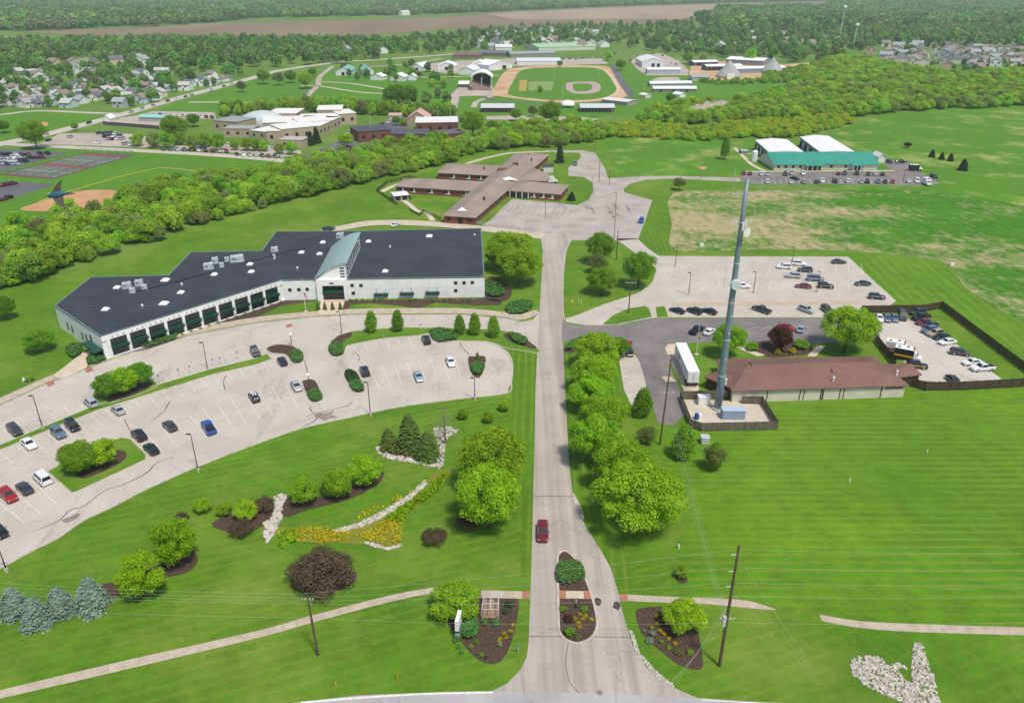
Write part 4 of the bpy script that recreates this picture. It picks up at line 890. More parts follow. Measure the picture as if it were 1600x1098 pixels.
# ================================================================== WOODS
woods = []    # (x, y, h, w, kind, zone)
def wood(poly, spacing, hr, kinds, seed, zone_, holes=(), wr=(.8, 1.1), keep=1.0):
    for x, y in in_view(scatter(poly, spacing, seed, holes, keep)):
        h = RND.uniform(*hr); woods.append((x, y, h, h*RND.uniform(*wr), RND.choice(kinds), zone_))
LB = [(-70, 400), (0, 372), (60, 352), (120, 338), (170, 330), (230, 300), (300, 285), (400, 282), (470, 263), (540, 245), (620, 232), (720, 226), (742, 224), (752, 236), (700, 256), (600, 280), (520, 298), (430, 322), (350, 344), (270, 368), (180, 398), (100, 424), (0, 458), (-70, 480)]
wood(LB, 5.0, (2.8, 9.2), ['wood', 'wood', 'scrub'], 1, 'left', wr=(.95, 1.5), keep=.9)
wood([(740, 222), (790, 205), (850, 200), (905, 198), (952, 203), (958, 212), (915, 226), (870, 232), (820, 232), (760, 236)], 6.0, (5, 9), ['wood', 'wood', 'scrub'], 2, 'mid', wr=(1.0, 1.3))
wood([(935, 200), (990, 194), (1060, 200), (1100, 208), (1130, 196), (1220, 190), (1320, 182), (1330, 194), (1240, 216), (1150, 216), (1090, 222), (1020, 218), (940, 213)], 4.4, (3, 5), ['gold', 'scrub', 'gold'], 3, 'gold', wr=(1.2, 1.6))
HILL = [(1000, 184), (1040, 172), (1110, 166), (1180, 158), (1230, 146), (1252, 120), (1285, 98), (1340, 94), (1385, 104), (1430, 114), (1500, 122), (1560, 116), (1640, 112), (1640, 166), (1560, 168), (1400, 176), (1320, 184), (1180, 192), (1060, 197), (1000, 195)]
SPOIL = [(1066, 178), (1105, 168), (1140, 160), (1155, 167), (1110, 182), (1075, 186)]
wood(HILL, 6.6, (4, 9.5), ['wood', 'wood', 'scrub'], 4, 'hill', holes=(SPOIL,), wr=(1.1, 1.6))
wood([(1200, 172), (1320, 168), (1330, 180), (1210, 186)], 4.6, (3, 4.5), ['gold'], 5, 'gold', wr=(1.2, 1.6))
wood([(336, 184), (400, 180), (470, 176), (540, 178), (610, 183), (640, 186), (700, 184), (712, 180), (640, 178), (540, 170), (460, 168), (350, 175)], 7.0, (7, 11), ['wood'], 6, 'belt')
wood([(1090, 128), (1180, 128), (1200, 116), (1260, 104), (1290, 96), (1290, 112), (1230, 130), (1120, 134)], 7, (3, 5.5), ['wood'], 7, 'fairhedge', wr=(1.1, 1.5))
woods.sort(key=lambda t: t[1]+.15*abs(t[0]))
LW = {'left': ('leafy tree in the dense thicket belt behind the dark-roofed building', 'trees of the left thicket belt'), 'mid': ('leafy tree in the thicket behind the brick building', 'trees of the thicket behind the brick building'), 'gold': ('yellow-green shrub on the edge of the right-hand woods', 'yellow-green shrubs along the woods'), 'hill': ('leafy tree on the wooded rise at the upper right', 'trees of the wooded rise'), 'belt': ('leafy tree in the belt between the school and the fairground', 'trees of the belt behind the school'), 'fairhedge': ('leafy tree in the hedge beside the salt piles', 'trees of the fairground hedge')}
single = woods[:180]
LBW = px(LB)
def belt_place(x, y):
    dep = y*CP+CAM_H*SP; X = 800+FOC*x/dep; sec = 0
    at = ['at the left picture edge', 'near the leftmost roof corner', 'below the ball diamond', 'below the outfield', 'behind the stepped roof edge', 'left of the fenced garden', 'near the brick building'][sum(X > t for t in (40, 110, 190, 270, 380, 480))]
    d = min(Vector((x, y)).lerp(Vector((x, y)), 0).__sub__(Vector(p)).length for p in spline(LBW[11:], 6)); e = min((Vector((x, y))-Vector(p)).length for p in spline(LBW[:12], 6))
    row = 'on the lawn side' if d < 9 else 'on the far side' if e < 9 else 'in the middle'
    return at, row
for x, y, h, w_, k, z_ in single:
    sz = 'tall' if h > 6.8 else 'low' if h < 5 else 'mid-sized'; at, row = belt_place(x, y); kd = 'rounded bush' if k == 'scrub' else 'leafy tree'
    put_tree((x, y, 0), h, w_, k, f'{sz} {kd} {row} of the thicket belt, {at}' if z_ == 'left' else LW[z_][0], 'shrub' if k in ('scrub', 'gold') else 'tree', f'{sz} {kd} {row} {at}' if z_ == 'left' else LW[z_][1])
rest = woods[180:]
for kset, nm, lb in ((('wood',), 'woodland', 'mass of leafy trees in the mid-distance woods'), (('scrub',), 'scrubland', 'mass of rounded bushes along the mid-distance woods'), (('gold',), 'yellow_scrub', 'mass of yellow-green bushes on the edge of the far woods')):
    sel = [t for t in rest if t[4] in kset]
    if sel:
        a = np.array([(t[0], t[1]) for t in sel]); a0 = .58 if kset[0] == 'wood' else .66
        stuff(nm, lb, 'woodland', PRO[kset[0]][0], a, [(t[3]/2/a0, t[3]/2/a0, t[2]) for t in sel], 3)
# standing trees of the school row, park and fairground
G = T
for k, (x, y, w_) in enumerate([(213, 216, 24), (240, 217, 26), (260, 217, 28), (280, 214, 24), (301, 219, 30), (317, 217, 26), (338, 219, 30), (367, 225, 18), (385, 223, 24), (400, 224, 22), (412, 226, 20), (436, 230, 20), (454, 229, 24)]):
    G(x, y, w_, .9, 'wood', 'green tree in the row along the school car park', group='trees of the school row')
for x, y, w_, kd, l in [(51, 206, 48, 'broadd', 'large dark tree at the road junction on the left'), (4, 196, 22, 'broadd', 'dark tree at the left picture edge by the small ball field'), (116, 197, 13, 'broadd', 'small round tree on the grass strip by the diagonal road'), (272, 198, 46, 'broadd', 'dark tree group behind the school row'), (301, 186, 22, 'broadd', 'tall dark tree left of the school'), (377, 133, 20, 'dull', 'lone olive tree on the open park grass'), (411, 118, 24, 'broadd', 'leftmost of the round trees on the park edge'), (434, 121, 22, 'dull', 'olive tree among the round park trees'), (454, 118, 21, 'broadd', 'middle dark round tree on the park edge'), (477, 124, 26, 'broad', 'bright round tree by the park lane'), (488, 112, 15, 'broadd', 'small dark tree behind the park lane'), (618, 146, 38, 'broadd', 'big dark tree at the fairground edge'), (638, 146, 34, 'broadd', 'second big tree right of the big fairground tree'), (738, 190, 44, 'broadd', 'big dark round tree right of the flat brick building'), (769, 198, 25, 'broadd', 'smaller dark tree right of the big round tree'), (806, 178, 20, 'broadd', 'dark tree at the right end of the long left barn'), (860, 174, 42, 'broadd', 'largest dark tree below the race track'), (833, 172, 20, 'dull', 'olive tree left of the largest dark tree below the track'), (844, 138, 11, 'wood', 'slim tree inside the race track'), (875, 99, 11, 'broadd', 'round tree in front of the long white barn'), (693, 130, 14, 'wood', 'tree left of the white grandstand'), (675, 128, 14, 'wood', 'tree among the white barns, further left'), (656, 116, 12, 'dull', 'thin brownish tree by the white barns'), (950, 86, 16, 'wood', 'tall tree at the top corner of the track'), (970, 100, 18, 'broadd', 'dark tree by the perimeter road'), (1212, 141, 16, 'broadd', 'dark tree on the small green field'), (1048, 153, 18, 'broadd', 'dark tree below the long pale stables'), (542, 217, 24, 'broad', 'bright tree at the corner of the school drive'), (534, 216, 13, 'broad', 'small bright tree beside the school drive'), (679, 211, 18, 'broadd', 'dark tree before the flat brick building'), (619, 188, 15, 'broadd', 'tree left of the gabled tan hall'), (630, 189, 14, 'wood', 'second tree before the gabled tan hall'), (684, 188, 13, 'broadd', 'small tree right of the gabled tan hall'), (485, 217, 14, 'darkspruce', 'spruce before the school front'), (494, 212, 16, 'darkspruce', 'larger spruce before the school front'), (1175, 85, 26, 'wood', 'tall tree behind the open sheds'), (1075, 90, 18, 'broadd', 'dark round tree left of the open sheds'), (1098, 90, 14, 'wood', 'tree in the row behind the open sheds')]:
    G(x, y, w_, .95 if kd != 'darkspruce' else 1.6, kd, l)
# far: trees of the town and the forests to the horizon
def far(poly, sp, hr, seed, holes=(), keep=1.0):
    p = in_view(scatter(poly, sp, seed, holes, keep)); rng = np.random.default_rng(seed+5); h = rng.uniform(*hr, len(p)); w_ = h*rng.uniform(.75, 1.1, len(p))
    return p, np.stack([w_, w_, h], 1)
HO1 = [(95, 118), (250, 118), (262, 128), (330, 128), (300, 150), (200, 172), (120, 172), (100, 150)]
cem = [(240, 100), (320, 96), (540, 90), (620, 92), (520, 102), (420, 108), (330, 112), (260, 110)]
res = [far([(-80, 72), (60, 68), (300, 66), (540, 66), (640, 70), (640, 84), (520, 86), (400, 94), (240, 98), (-80, 118)], 13, (8, 15), 1, keep=.72),
       far(cem, 21, (10, 16), 2, keep=.8),
       far([(-80, 116), (240, 98), (330, 112), (380, 118), (330, 136), (260, 156), (190, 172), (60, 168), (-80, 178)], 16, (6, 12), 3, keep=.62),
       far([(640, 64), (760, 50), (900, 42), (1000, 42), (1060, 36), (1100, 30), (1120, 50), (1100, 66), (1000, 76), (900, 74), (820, 78), (740, 82), (640, 86)], 18, (7, 14), 4, keep=.5),
       far([(1000, 78), (1100, 66), (1120, 50), (1300, 44), (1400, 46), (1420, 62), (1350, 80), (1290, 100), (1180, 94), (1060, 86)], 15, (8, 15), 5, keep=.6),
       far([(1360, 50), (1650, 44), (1650, 76), (1520, 78), (1400, 70)], 13, (9, 16), 6, keep=.8),
       far([(500, 108), (620, 104), (720, 112), (730, 130), (640, 140), (560, 128)], 24, (7, 11), 7, keep=.5),
       far([(1380, 76), (1640, 70), (1640, 118), (1450, 116), (1370, 100)], 22, (5, 9), 8, keep=.45),
       far([(600, 152), (700, 150), (720, 162), (640, 172), (600, 168)], 12, (5, 9), 9, keep=.6)]
fp = np.concatenate([r[0] for r in res]); fs = np.concatenate([r[1] for r in res])
stuff('town_trees', 'leafy trees standing among the houses of the far town', 'woodland', far_me, fp, fs, 8)
can = []
for poly, sd in (([(-150, -7), (1750, -7), (1750, 44), (1300, 44), (1120, 48), (1100, 30), (1130, 18), (1300, 13), (1300, 1.5), (1120, 5), (960, 10), (780, 18.5), (640, 24), (420, 28), (330, 35), (230, 41), (40, 48), (-150, 52)], 1),):
    q = scatter(poly, 42, sd, keep=.93); can.append(in_view(q, 200))
cp = np.concatenate(can); rng = np.random.default_rng(2); cs_ = rng.uniform(.85, 1.3, len(cp))
stuff('far_forest', 'far hazy green forest reaching to the horizon', 'woodland', canopy_me, cp, np.stack([cs_, cs_, cs_], 1), 9)
print('COUNTS woods', len(woods), 'town', len(fp), 'canopy', len(cp))
# ================================================================== BUILDINGS
M_oc = plain('painted_wall', (1, 1, 1), (1, 1, 1), scale=.6, rough=.7, objcol=True)
M_or = plain('roof_covering', (1, 1, 1), (1, 1, 1), scale=.8, rough=.75, objcol=True)
M_glass = plain('dark_glass', '#1d2a2e', rough=.12, spec=.6)
M_open = plain('dark_opening', '#2a2826', rough=.9)
M_wht = plain('white_panel', '#ebebea', '#dfdfde', scale=.4, rough=.6)
M_teal = plain('teal_metal', '#93aea7', '#88a49d', scale=1, rough=.45, spec=.4)
M_green = plain('green_metal', '#1f4f40', '#1a4436', scale=1, rough=.3)
M_metal = plain('galvanised_metal', '#c9cfd0', '#b5bcbe', scale=1.5, rough=.5, metal=.1)
M_steel = plain('tower_steel', '#8696a0', '#798993', scale=.8, rough=.5, metal=.2)
M_wood = plain('pole_wood', '#5a4636', '#6f5845', scale=2, rough=.95)
M_poledark = plain('bronze_pole', '#4a4038', rough=.5)
M_fence = plain('brown_fence_board', '#54443a', '#45372f', scale=1.5, rough=.85)
M_fenceg = plain('weathered_fence_board', '#7a7066', '#5f574f', scale=1.5, rough=.95)
M_black_metal = plain('black_metal', '#242424', rough=.5)
def roofmat(name, c1, c2, period, rz=0.0, strength=.35):
    m, n, b = nodes(name); b.inputs['Roughness'].default_value = .8; b.inputs['Specular IOR Level'].default_value = .25
    p = posn(n); c = mixc(n, noise(n, p, .12, 5), S(c1), S(c2))
    wv = N(n, 'ShaderNodeTexWave', wave_type='BANDS', bands_direction='X', wave_profile='SAW'); wv.inputs['Scale'].default_value = .314/period; wv.inputs['Distortion'].default_value = .05
    n.links.new(posn(n, rz), wv.inputs['Vector'])
    r = N(n, 'ShaderNodeMapRange'); r.inputs[1].default_value = .93; r.inputs[2].default_value = 1; r.inputs[4].default_value = strength
    n.links.new(wv.outputs['Fac'], r.inputs[0]); c = mixc(n, r.outputs[0], c, (.30, .31, .34))
    c = mixc(n, mul(n, noise(n, p, 1.5, 3), .2), c, (.02, .02, .022))
    n.links.new(c, b.inputs['Base Color']); return m
M_memb = roofmat('dark_membrane_roof', '#3f434c', '#33363e', 1.9, rad(90), .6)
M_shingle = roofmat('grey_brown_shingles', '#a39288', '#94847a', .6, rad(90), .12)
M_shbrown = roofmat('red_brown_shingles', '#86655a', '#785a50', .6, rad(90), .10)
def brickmat():
    m, n, b = nodes('brick_wall'); b.inputs['Roughness'].default_value = .9
    c = mixc(n, noise(n, posn(n), .8, 4), S('#8a5244'), S('#744236')); n.links.new(c, b.inputs['Base Color']); return m
M_brick = brickmat()
M_tan = M_tan
class Wall:
    """upright face between ground points A (left) and B (right), outward = towards the viewer's side"""
    def __init__(s, A, B):
        s.A, s.B = Vector((A[0], A[1])), Vector((B[0], B[1])); s.d = (s.B-s.A); s.L = s.d.length; s.d /= s.L; s.n = Vector((s.d.y, -s.d.x))
    def hit(s, x, y):
        u, v = (x-800)/FOC, (y-549)/FOC; d = Vector((u, CP-v*SP, -SP-v*CP)); o = Vector((0, 0, CAM_H))
        t = (s.A.dot(s.n))/(d.x*s.n.x+d.y*s.n.y); q = o+d*t
        return (Vector((q.x, q.y))-s.A).dot(s.d), q.z
    def box(s, mb, t0, t1, z0, z1, o0, o1):
        p = [s.A+s.d*t0+s.n*o0, s.A+s.d*t1+s.n*o0, s.A+s.d*t1+s.n*o1, s.A+s.d*t0+s.n*o1]
        return mb.prism([(q.x, q.y) for q in p], z0, z1)
    def part(s, name, t0, t1, z0, z1, o0, o1, mat, parent, color=None): return s.box(MB(), t0, t1, z0, z1, o0, o1).build(name, mat, parent, color=color)
# ------------------------------------------------------------------ the dark-roofed white building
HB = HT(757, 464, 433)
big = empty('office_building', (0, 0, 0), 0, 'long white office building with dark flat roof, green awnings and stepped plan', 'building')
RO = [(85, 478), (157, 526), (440, 438), (495, 437), (757, 433), (752, 357), (565, 361), (431, 362), (409, 392), (298, 394), (263, 430), (142, 433)]
FP = px(RO, HB)
MB().prism(FP, 0, HB-.25).build('wall', M_wht, big)
MB().prism(FP, HB-.25, HB-.05).build('roof', M_memb, big)
def poly_in(p, k):
    n = len(p); ar = sum(p[i][0]*p[(i+1) % n][1]-p[(i+1) % n][0]*p[i][1] for i in range(n)); o = []
    for i in range(n):
        a, b, c = Vector(p[i-1]), Vector(p[i]), Vector(p[(i+1) % n]); u, v = (b-a).normalized(), (c-b).normalized()
        nu, nv = Vector((-u.y, u.x)), Vector((-v.y, v.x)); m = (nu+nv); m = m/max(.3, m.dot(nu)); o.append(tuple(b+m*k*(1 if ar > 0 else -1)))
    return o
mb = MB(); inn = poly_in(FP, .35); outp = poly_in(FP, -.06)
for i in range(len(FP)):
    j = (i+1) % len(FP); mb.prism([outp[i], outp[j], inn[j], inn[i]], HB-.1, HB+.14)
mb.build('coping', plain('green_grey_coping', '#6f8580', '#5f736f', scale=1), big)
wf = Wall(FP[1], FP[2])                      # tall window front
nb = 10; m0 = wf.L*.028
wf.part('fascia', 0, wf.L, HB-1.25, HB-.11, .02, .3, M_wht, big); wf.part('plinth', 0, wf.L, 0, .45, .02, .28, M_wht, big)
for k in range(nb+1):
    t = m0+(wf.L-2*m0)*k/nb; wf.part('pilaster', max(0, t-.38), min(wf.L, t+.38), .0, HB-1.25, .02, .3, M_wht, big)
for k in range(nb):
    a, b = m0+(wf.L-2*m0)*k/nb+.39, m0+(wf.L-2*m0)*(k+1)/nb-.39
    gl_ = wf.part('window', a, b, .46, HB-1.26, .02, .07, M_glass, big)
    for j in range(1, 3): wf.part('mullion', a+(b-a)*j/3-.06, a+(b-a)*j/3+.06, .46, HB-1.26, .071, .13, M_black_metal, gl_)
    wf.part('awning', a-.1, b+.1, HB*.47, HB*.50, .08, .9, M_green, gl_)
    for j in range(4): wf.part('awning_slat', a-.1, b+.1, HB*.44+.06-.16*j, HB*.44+.16-.16*j, .75-.08*j+.27, .95-.08*j+.27, M_green, gl_)
    for j in range(3): wf.part('wall_lamp', a+(b-a)*(j+.5)/3-.12, a+(b-a)*(j+.5)/3+.12, HB-.8, HB-.62, .3, .45, M_black_metal, big)
wl = Wall(FP[0], FP[1])
for x, y in ((106, 509), (113, 514), (129, 524), (135, 527), (142, 528)):
    t, z = wl.hit(x, y); wl.part('window', t-.5, t+.5, max(.8, z-1.1), z+.9, .01, .06, M_glass, big)
wl.part('entrance_awning', wl.L*.72, wl.L-.3, 2.4, 2.75, .02, 2.2, M_green, big); wl.part('door', wl.L*.78, wl.L-.8, .05, 2.3, .01, .06, M_glass, big)
wm = Wall(FP[2], FP[3])
for x, y in ((453, 453), (467, 452.5), (480, 452)):
    t, z = wm.hit(x, y); wm.part('window', t-.5, t+.5, z-.5, z+.5, .01, .05, M_glass, big)
wr_ = Wall(FP[3], FP[4])
for x, y in ((550, 446), (564, 446), (552, 458), (712, 442), (725, 442), (738, 441.5), (712, 454)):
    t, z = wr_.hit(x, y); wr_.part('window', t-.5, t+.5, z-.5, z+.5, .01, .05, M_glass, big)
for x, y in ((596, 459), (636, 457.5), (676, 456.5)):
    t, z = wr_.hit(x, y)
    for s in (-1, 1):
        w_ = wr_.part('window', t+s*1.05-.85, t+s*1.05+.85, z-1.0, z+.2, .01, .05, M_glass, big); wr_.part('window_blind', t+s*1.05-.7, t+s*1.05+.7, z-.95, z-.2, .052, .09, M_teal, w_)
    aw = wr_.part('awning', t-2.1, t+2.1, z+.15, z+.3, .02, 1.1, M_green, big); wr_.part('awning_valance', t-2.1, t+2.1, z-.25, z+.15, 1.0, 1.1, M_green, aw)
    for s in (-1, 1): wr_.part('stay_rod', t+s*1.4-.04, t+s*1.4+.04, z+.3, z+1.6, .3, .36, M_black_metal, aw)
mb = MB()
for k in range(1, 9): wr_.box(mb, wr_.L*k/9-.03, wr_.L*k/9+.03, .1, HB-.4, .002, .012)
wr_.box(mb, 9, wr_.L-.2, HB*.5-.03, HB*.5+.03, .003, .014); mb.build('panel_joints', plain('panel_joint', '#b9bab8'), big)
# portal and curved green roof
t0, t1 = wr_.hit(496, 450)[0], wr_.hit(543, 450)[0]
mb = MB(); wr_.box(mb, t0, t0+1.6, 0, HB+.3, .01, 1.2); wr_.box(mb, t1-.9, t1, 0, HB+.3, .01, 1.2); wr_.box(mb, t0+1.6, t1-.9, HB-1.5, HB+.3, .01, 1.2); por = mb.build('portal', M_wht, big)
wr_.part('entrance_glazing', t0+1.6, t1-.9, .1, HB-1.5, .01, .1, M_glass, por)
for j in range(4): wr_.part('glazing_bar', t0+1.6+(t1-t0-2.5)*(j+.5)/4-.05, t0+1.6+(t1-t0-2.5)*(j+.5)/4+.05, .1, HB-1.5, .11, .18, M_green, por)
wr_.part('canopy', t0+1.6, t1-.9, 2.7, 3.1, .12, 1.6, M_green, por)
wr_.part('house_number', (t0+t1)/2-.5, (t0+t1)/2+.7, HB-.95, HB-.55, 1.2, 1.26, M_black_metal, por)
fx = [wr_.A+wr_.d*t0, wr_.A+wr_.d*t1]; bk = P(562, 386, HB); dep = (Vector((bk.x, bk.y))-fx[1]).dot(-wr_.n); RISE = 4.6
n_ = 14; prof = []
for k in range(n_+1):
    a = math.pi/2*k/n_; prof.append((k/n_*1.0, math.sin(math.pi*.52*k/n_)/math.sin(math.pi*.52)))
def vp(t, o, z): q = wr_.A+wr_.d*(t0+(t1-t0)*t)-wr_.n*o; return (q.x, q.y, z)
v, f = [], []
for o in (-.5, dep):
    for t, s in prof:
        tt = -.06+t*1.12; v.append(vp(tt, o, HB+.2+RISE*s)); v.append(vp(tt, o, HB+.45+RISE*s))
m_ = 2*(n_+1)
for k in range(n_):
    a = 2*k; f += [[a, a+1, a+3, a+2], [m_+a, m_+a+2, m_+a+3, m_+a+1], [a+1, m_+a+1, m_+a+3, a+3], [a, a+2, m_+a+2, m_+a]]
f += [[0, m_, m_+1, 1], [2*n_, 2*n_+1, m_+2*n_+1, m_+2*n_]]
vault = obj('curved_roof', mesh('curved_roof', v, f, M_teal), big)
v = [vp(prof[k][0], o, HB+.2+RISE*max(.0, prof[k][1]-.02)) for o in (0, dep-.5) for k in range(n_+1)]+[vp(prof[k][0], o, HB-.3) for o in (0, dep-.5) for k in range(n_+1)]
q_ = n_+1; f = []
for k in range(n_): f += [[k, 2*q_+k, 2*q_+k+1, k+1], [q_+k+1, 3*q_+k+1, 3*q_+k, q_+k]]
f += [[n_, 2*q_+n_, 3*q_+n_, q_+n_]]
lan = obj('lantern_wall', mesh('lantern_wall', v, f, M_wht), big)
for j in range(4): 
    z = HB+.6+j*.85; a = vp(.80, -.02, z); b = vp(.95, -.06, z+.42); MB().add([vp(.80, -.05, z), vp(.95, -.05, z), vp(.95, -.05, z+.42), vp(.80, -.05, z+.42)], [[0, 1, 2, 3]]).build('window', M_glass, lan)
for i in range(9):
    for j in range(3):
        o0, o1, z = dep*(.06+.1*i), dep*(.06+.1*i)+dep*.07, HB+.7+1.25*j
        MB().add([vp(1.006, o0, z), vp(1.006, o1, z), vp(1.006, o1, z+.85), vp(1.006, o0, z+.85)], [[0, 1, 2, 3]]).build('window', M_glass, lan)
# roof furniture
def on_roof(x, y, o): return (60+x*.255, 340+y*.255) if o == 0 else (440+x*.255, 340+y*.255)
M_sky = plain('white_skylight', '#f0f0ee', rough=.3)
def skylight(x, y, s=1.5):
    q = P(x, y, HB); mb = MB(); mb.box((0, 0, .12), (s*1.12, s*1.12, .3))
    mb.add([(-s/2, -s/2, .27), (s/2, -s/2, .27), (s/2, s/2, .27), (-s/2, s/2, .27), (-s*.3, -s*.3, .62), (s*.3, -s*.3, .62), (s*.3, s*.3, .62), (-s*.3, s*.3, .62)], [[0, 1, 5, 4], [1, 2, 6, 5], [2, 3, 7, 6], [3, 0, 4, 7], [4, 5, 6, 7]])
    o = mb.build('skylight', M_sky, big); o.location = (q.x, q.y, HB-.05)
for x, y, o in [(482, 430, 0), (412, 563, 0), (778, 384, 0), (770, 527, 0), (873, 460, 0), (1078, 350, 0), (1305, 333, 0), (1297, 287, 0), (253, 153, 1), (122, 215, 1), (233, 224, 1), (533, 148, 1), (905, 115, 1), (635, 330, 1)]: skylight(*on_roof(x, y, o), 1.9 if (x, y) in ((778, 384), (770, 527), (905, 115)) else 1.5)
def hvac(x, y, L, Wd, H, rz):
    q = P(x, y, HB); mb = MB(); mb.box((0, 0, .15), (L, Wd, .3)).box((0, 0, .3+H/2), (L*.96, Wd*.94, H)).box((L*.28, 0, .3+H+.12), (L*.3, Wd*.7, .24)); mb.tube([(-L*.25, 0, .3+H), (-L*.25, 0, .3+H+.22)], .34, 10)
    o = mb.build('air_handler', M_metal, big); o.location = (q.x, q.y, HB-.05); o.rotation_euler.z = rz
    MB().box((-L*.2, -Wd*.48, .3+H*.5), (L*.3, .05, H*.45)).build('grille', M_steel, o)
for x, y, L, Wd, H in [(545, 430, 2.4, 1.5, 1.3), (578, 457, 1.5, 1.2, .9), (620, 415, 2.2, 1.4, 1.3), (652, 437, 1.4, 1.2, .9), (1045, 312, 2.8, 1.7, 1.4), (1085, 278, 1.9, 1.5, 1.4), (1125, 300, 1.3, 1.2, .9), (1157, 267, 1.4, 1, .9), (1220, 266, 4.0, 2.2, 1.5), (1448, 205, 2.2, 1.5, 1.0), (1447, 252, .8, .8, 1.0)]: hvac(*on_roof(x, y, 0), L, Wd, H, rad(15))
hvac(*on_roof(360, 122, 1), 2.4, 2, 1.2, 0)
M_cond = plain('roof_conduit', '#2a2c30', rough=.8)
for pts in (((575, 460), (640, 445), (740, 420), (900, 380), (1050, 335)), ((1230, 285), (1320, 262), (1440, 235), (1540, 205), (1640, 190))):
    w_ = [P(*on_roof(x, y, 0), HB) for x, y in pts]; mb = MB(); mb.tube([(q.x, q.y, HB+.08) for q in w_], .14, 6); mb.build('conduit', M_cond, big)
for x, y, o in [(638, 547, 0), (880, 416, 0), (97, 317, 1), (665, 185, 1), (1183, 112, 1)]:
    q = P(*on_roof(x, y, o), HB); mb = MB(); mb.tube([(0, 0, 0), (0, 0, .5), (0, 0, .55), (0, 0, .75)], [.18, .18, .34, .3], 10); o_ = mb.build('roof_vent', M_sky, big); o_.location = (q.x, q.y, HB-.05)
# ------------------------------------------------------------------ generic buildings
def hip(root, q, eave, rise, over=.6, roofm=None, wallm=None, inset=None):
    """hip-roofed wing over a world quad a,b,c,d (front-left, front-right, back-right, back-left)"""
    a, b, c, d = [Vector(p) for p in q]
    wi = poly_in([tuple(p) for p in (a, b, c, d)], over)
    MB().prism(wi, 0, eave-.05).build('wall', wallm, root)
    L1, L2 = ((b-a).length+(c-d).length)/2, ((d-a).length+(c-b).length)/2
    if L1 >= L2:
        k = (L2/2)/L1 if inset is None else inset/L1; m1, m2 = (a+d)/2, (b+c)/2; r1, r2 = m1.lerp(m2, k), m1.lerp(m2, 1-k)
        F = [[0, 1, 5, 4], [1, 2, 5], [2, 3, 4, 5], [3, 0, 4]]
    else:
        k = (L1/2)/L2 if inset is None else inset/L2; m1, m2 = (a+b)/2, (d+c)/2; r1, r2 = m1.lerp(m2, k), m1.lerp(m2, 1-k)
        F = [[0, 1, 4], [1, 2, 5, 4], [2, 3, 5], [3, 0, 4, 5]]
    v = [(*p, eave) for p in (a, b, c, d)]+[(*r1, eave+rise), (*r2, eave+rise)]
    n = 6; v2 = v+[(*p, eave-.22) for p in (a, b, c, d)]; F += [[i, i+6, (i+1) % 4+6, (i+1) % 4][::-1] for i in range(4)]+[[9, 8, 7, 6]]
    return obj('roof', mesh('roof', v2, F, roofm), root)
br = empty('brick_building', (0, 0, 0), 0, 'sprawling one-storey brick building with grey-brown hip roofs and several wings', 'building')
E, RI = 3.1, 2.3
def q5(pts): return px([(580+.2125*x, 210+.2125*y) for x, y in pts], E)
WQ = {'spine': [(520, 597), (770, 612), (1310, 150), (1060, 140)], 'right': [(985, 412), (1395, 442), (1458, 372), (1070, 335)], 'lowleft': [(172, 382), (745, 418), (870, 350), (240, 325)], 'upleft': [(478, 282), (872, 303), (960, 232), (560, 213)], 'bay': [(1060, 335), (1290, 345), (1320, 300), (1180, 240)]}
for k_, q_ in WQ.items(): hip(br, q5(q_), E, RI if k_ != 'bay' else 2.0, .6, M_shingle, M_brick)
for side, pts, mat_ in [('lowleft', [(225, 400), (308, 412), (437, 424), (562, 436), (690, 440)], M_wht), ('upleft', [(600, 302), (712, 312), (800, 320)], M_wht), ('right', [(1190, 445), (1258, 450), (1325, 455)], M_wht)]:
    a, b = [Vector(p) for p in poly_in(q5(WQ[side]), .6)[:2]]; W_ = Wall(a, b)
    for x, y in pts:
        t, z = W_.hit(580+.2125*x, 210+.2125*y); w_ = W_.part('window', t-1.1, t+1.1, 1.0, 2.4, .01, .06, M_glass, br); W_.part('window_frame', t-1.2, t+1.2, .75, 1.0, .01, .12, mat_, w_); W_.part('curtain', t+.1, t+1.0, 1.05, 2.35, .062, .08, mat_, w_)
a, b = [Vector(p) for p in poly_in(q5(WQ['right']), .6)[:2]]; W_ = Wall(a, b)
for x in (1045, 1090, 1135):
    t, z = W_.hit(580+.2125*x, 300); W_.part('entrance_glazing', t-1.6, t+1.6, .2, 2.7, .01, .08, M_glass, br)
for x in (1022, 1068, 1112, 1157):
    t, z = W_.hit(580+.2125*x, 300); W_.part('white_post', t-.14, t+.14, .05, 2.85, .3, .58, M_wht, br)
a, b = [Vector(p) for p in poly_in(q5(WQ['spine']), .6)[:2]]; W_ = Wall(a, b); W_.part('door', W_.L*.45, W_.L*.6, .1, 2.4, .01, .06, M_open, br); W_.part('window', W_.L*.1, W_.L*.2, 1, 2.3, .01, .06, M_glass, br); W_.part('window', W_.L*.75, W_.L*.9, 1, 2.3, .01, .06, M_glass, br)
a, b = [Vector(p) for p in poly_in(q5(WQ['spine']), .6)[1:3]]; W_ = Wall(a, b)
for k in range(6): W_.part('window', W_.L*(.03+k*.05), W_.L*(.055+k*.05), 1, 2.4, .01, .06, M_glass, br)
for x, y, s in ((830, 470, .7), (1155, 150, .9), (1178, 185, .7), (830, 247, .6), (1032, 243, .8)):
    q = P(580+.2125*x, 210+.2125*y, E+1.8); MB().box((q.x, q.y, E+1.2), (s, s, 2.0)).box((q.x, q.y, E+2.25), (s*1.3, s*1.3, .15)).build('roof_vent', M_open, br)
q = P(580+.2125*1063, 210+.2125*225, E+2); MB().box((q.x, q.y, E+1.6), (2.6, 1.6, 2.6)).box((q.x, q.y, E+2.98), (2.9, 1.9, .2)).build('chimney', M_brick, br)
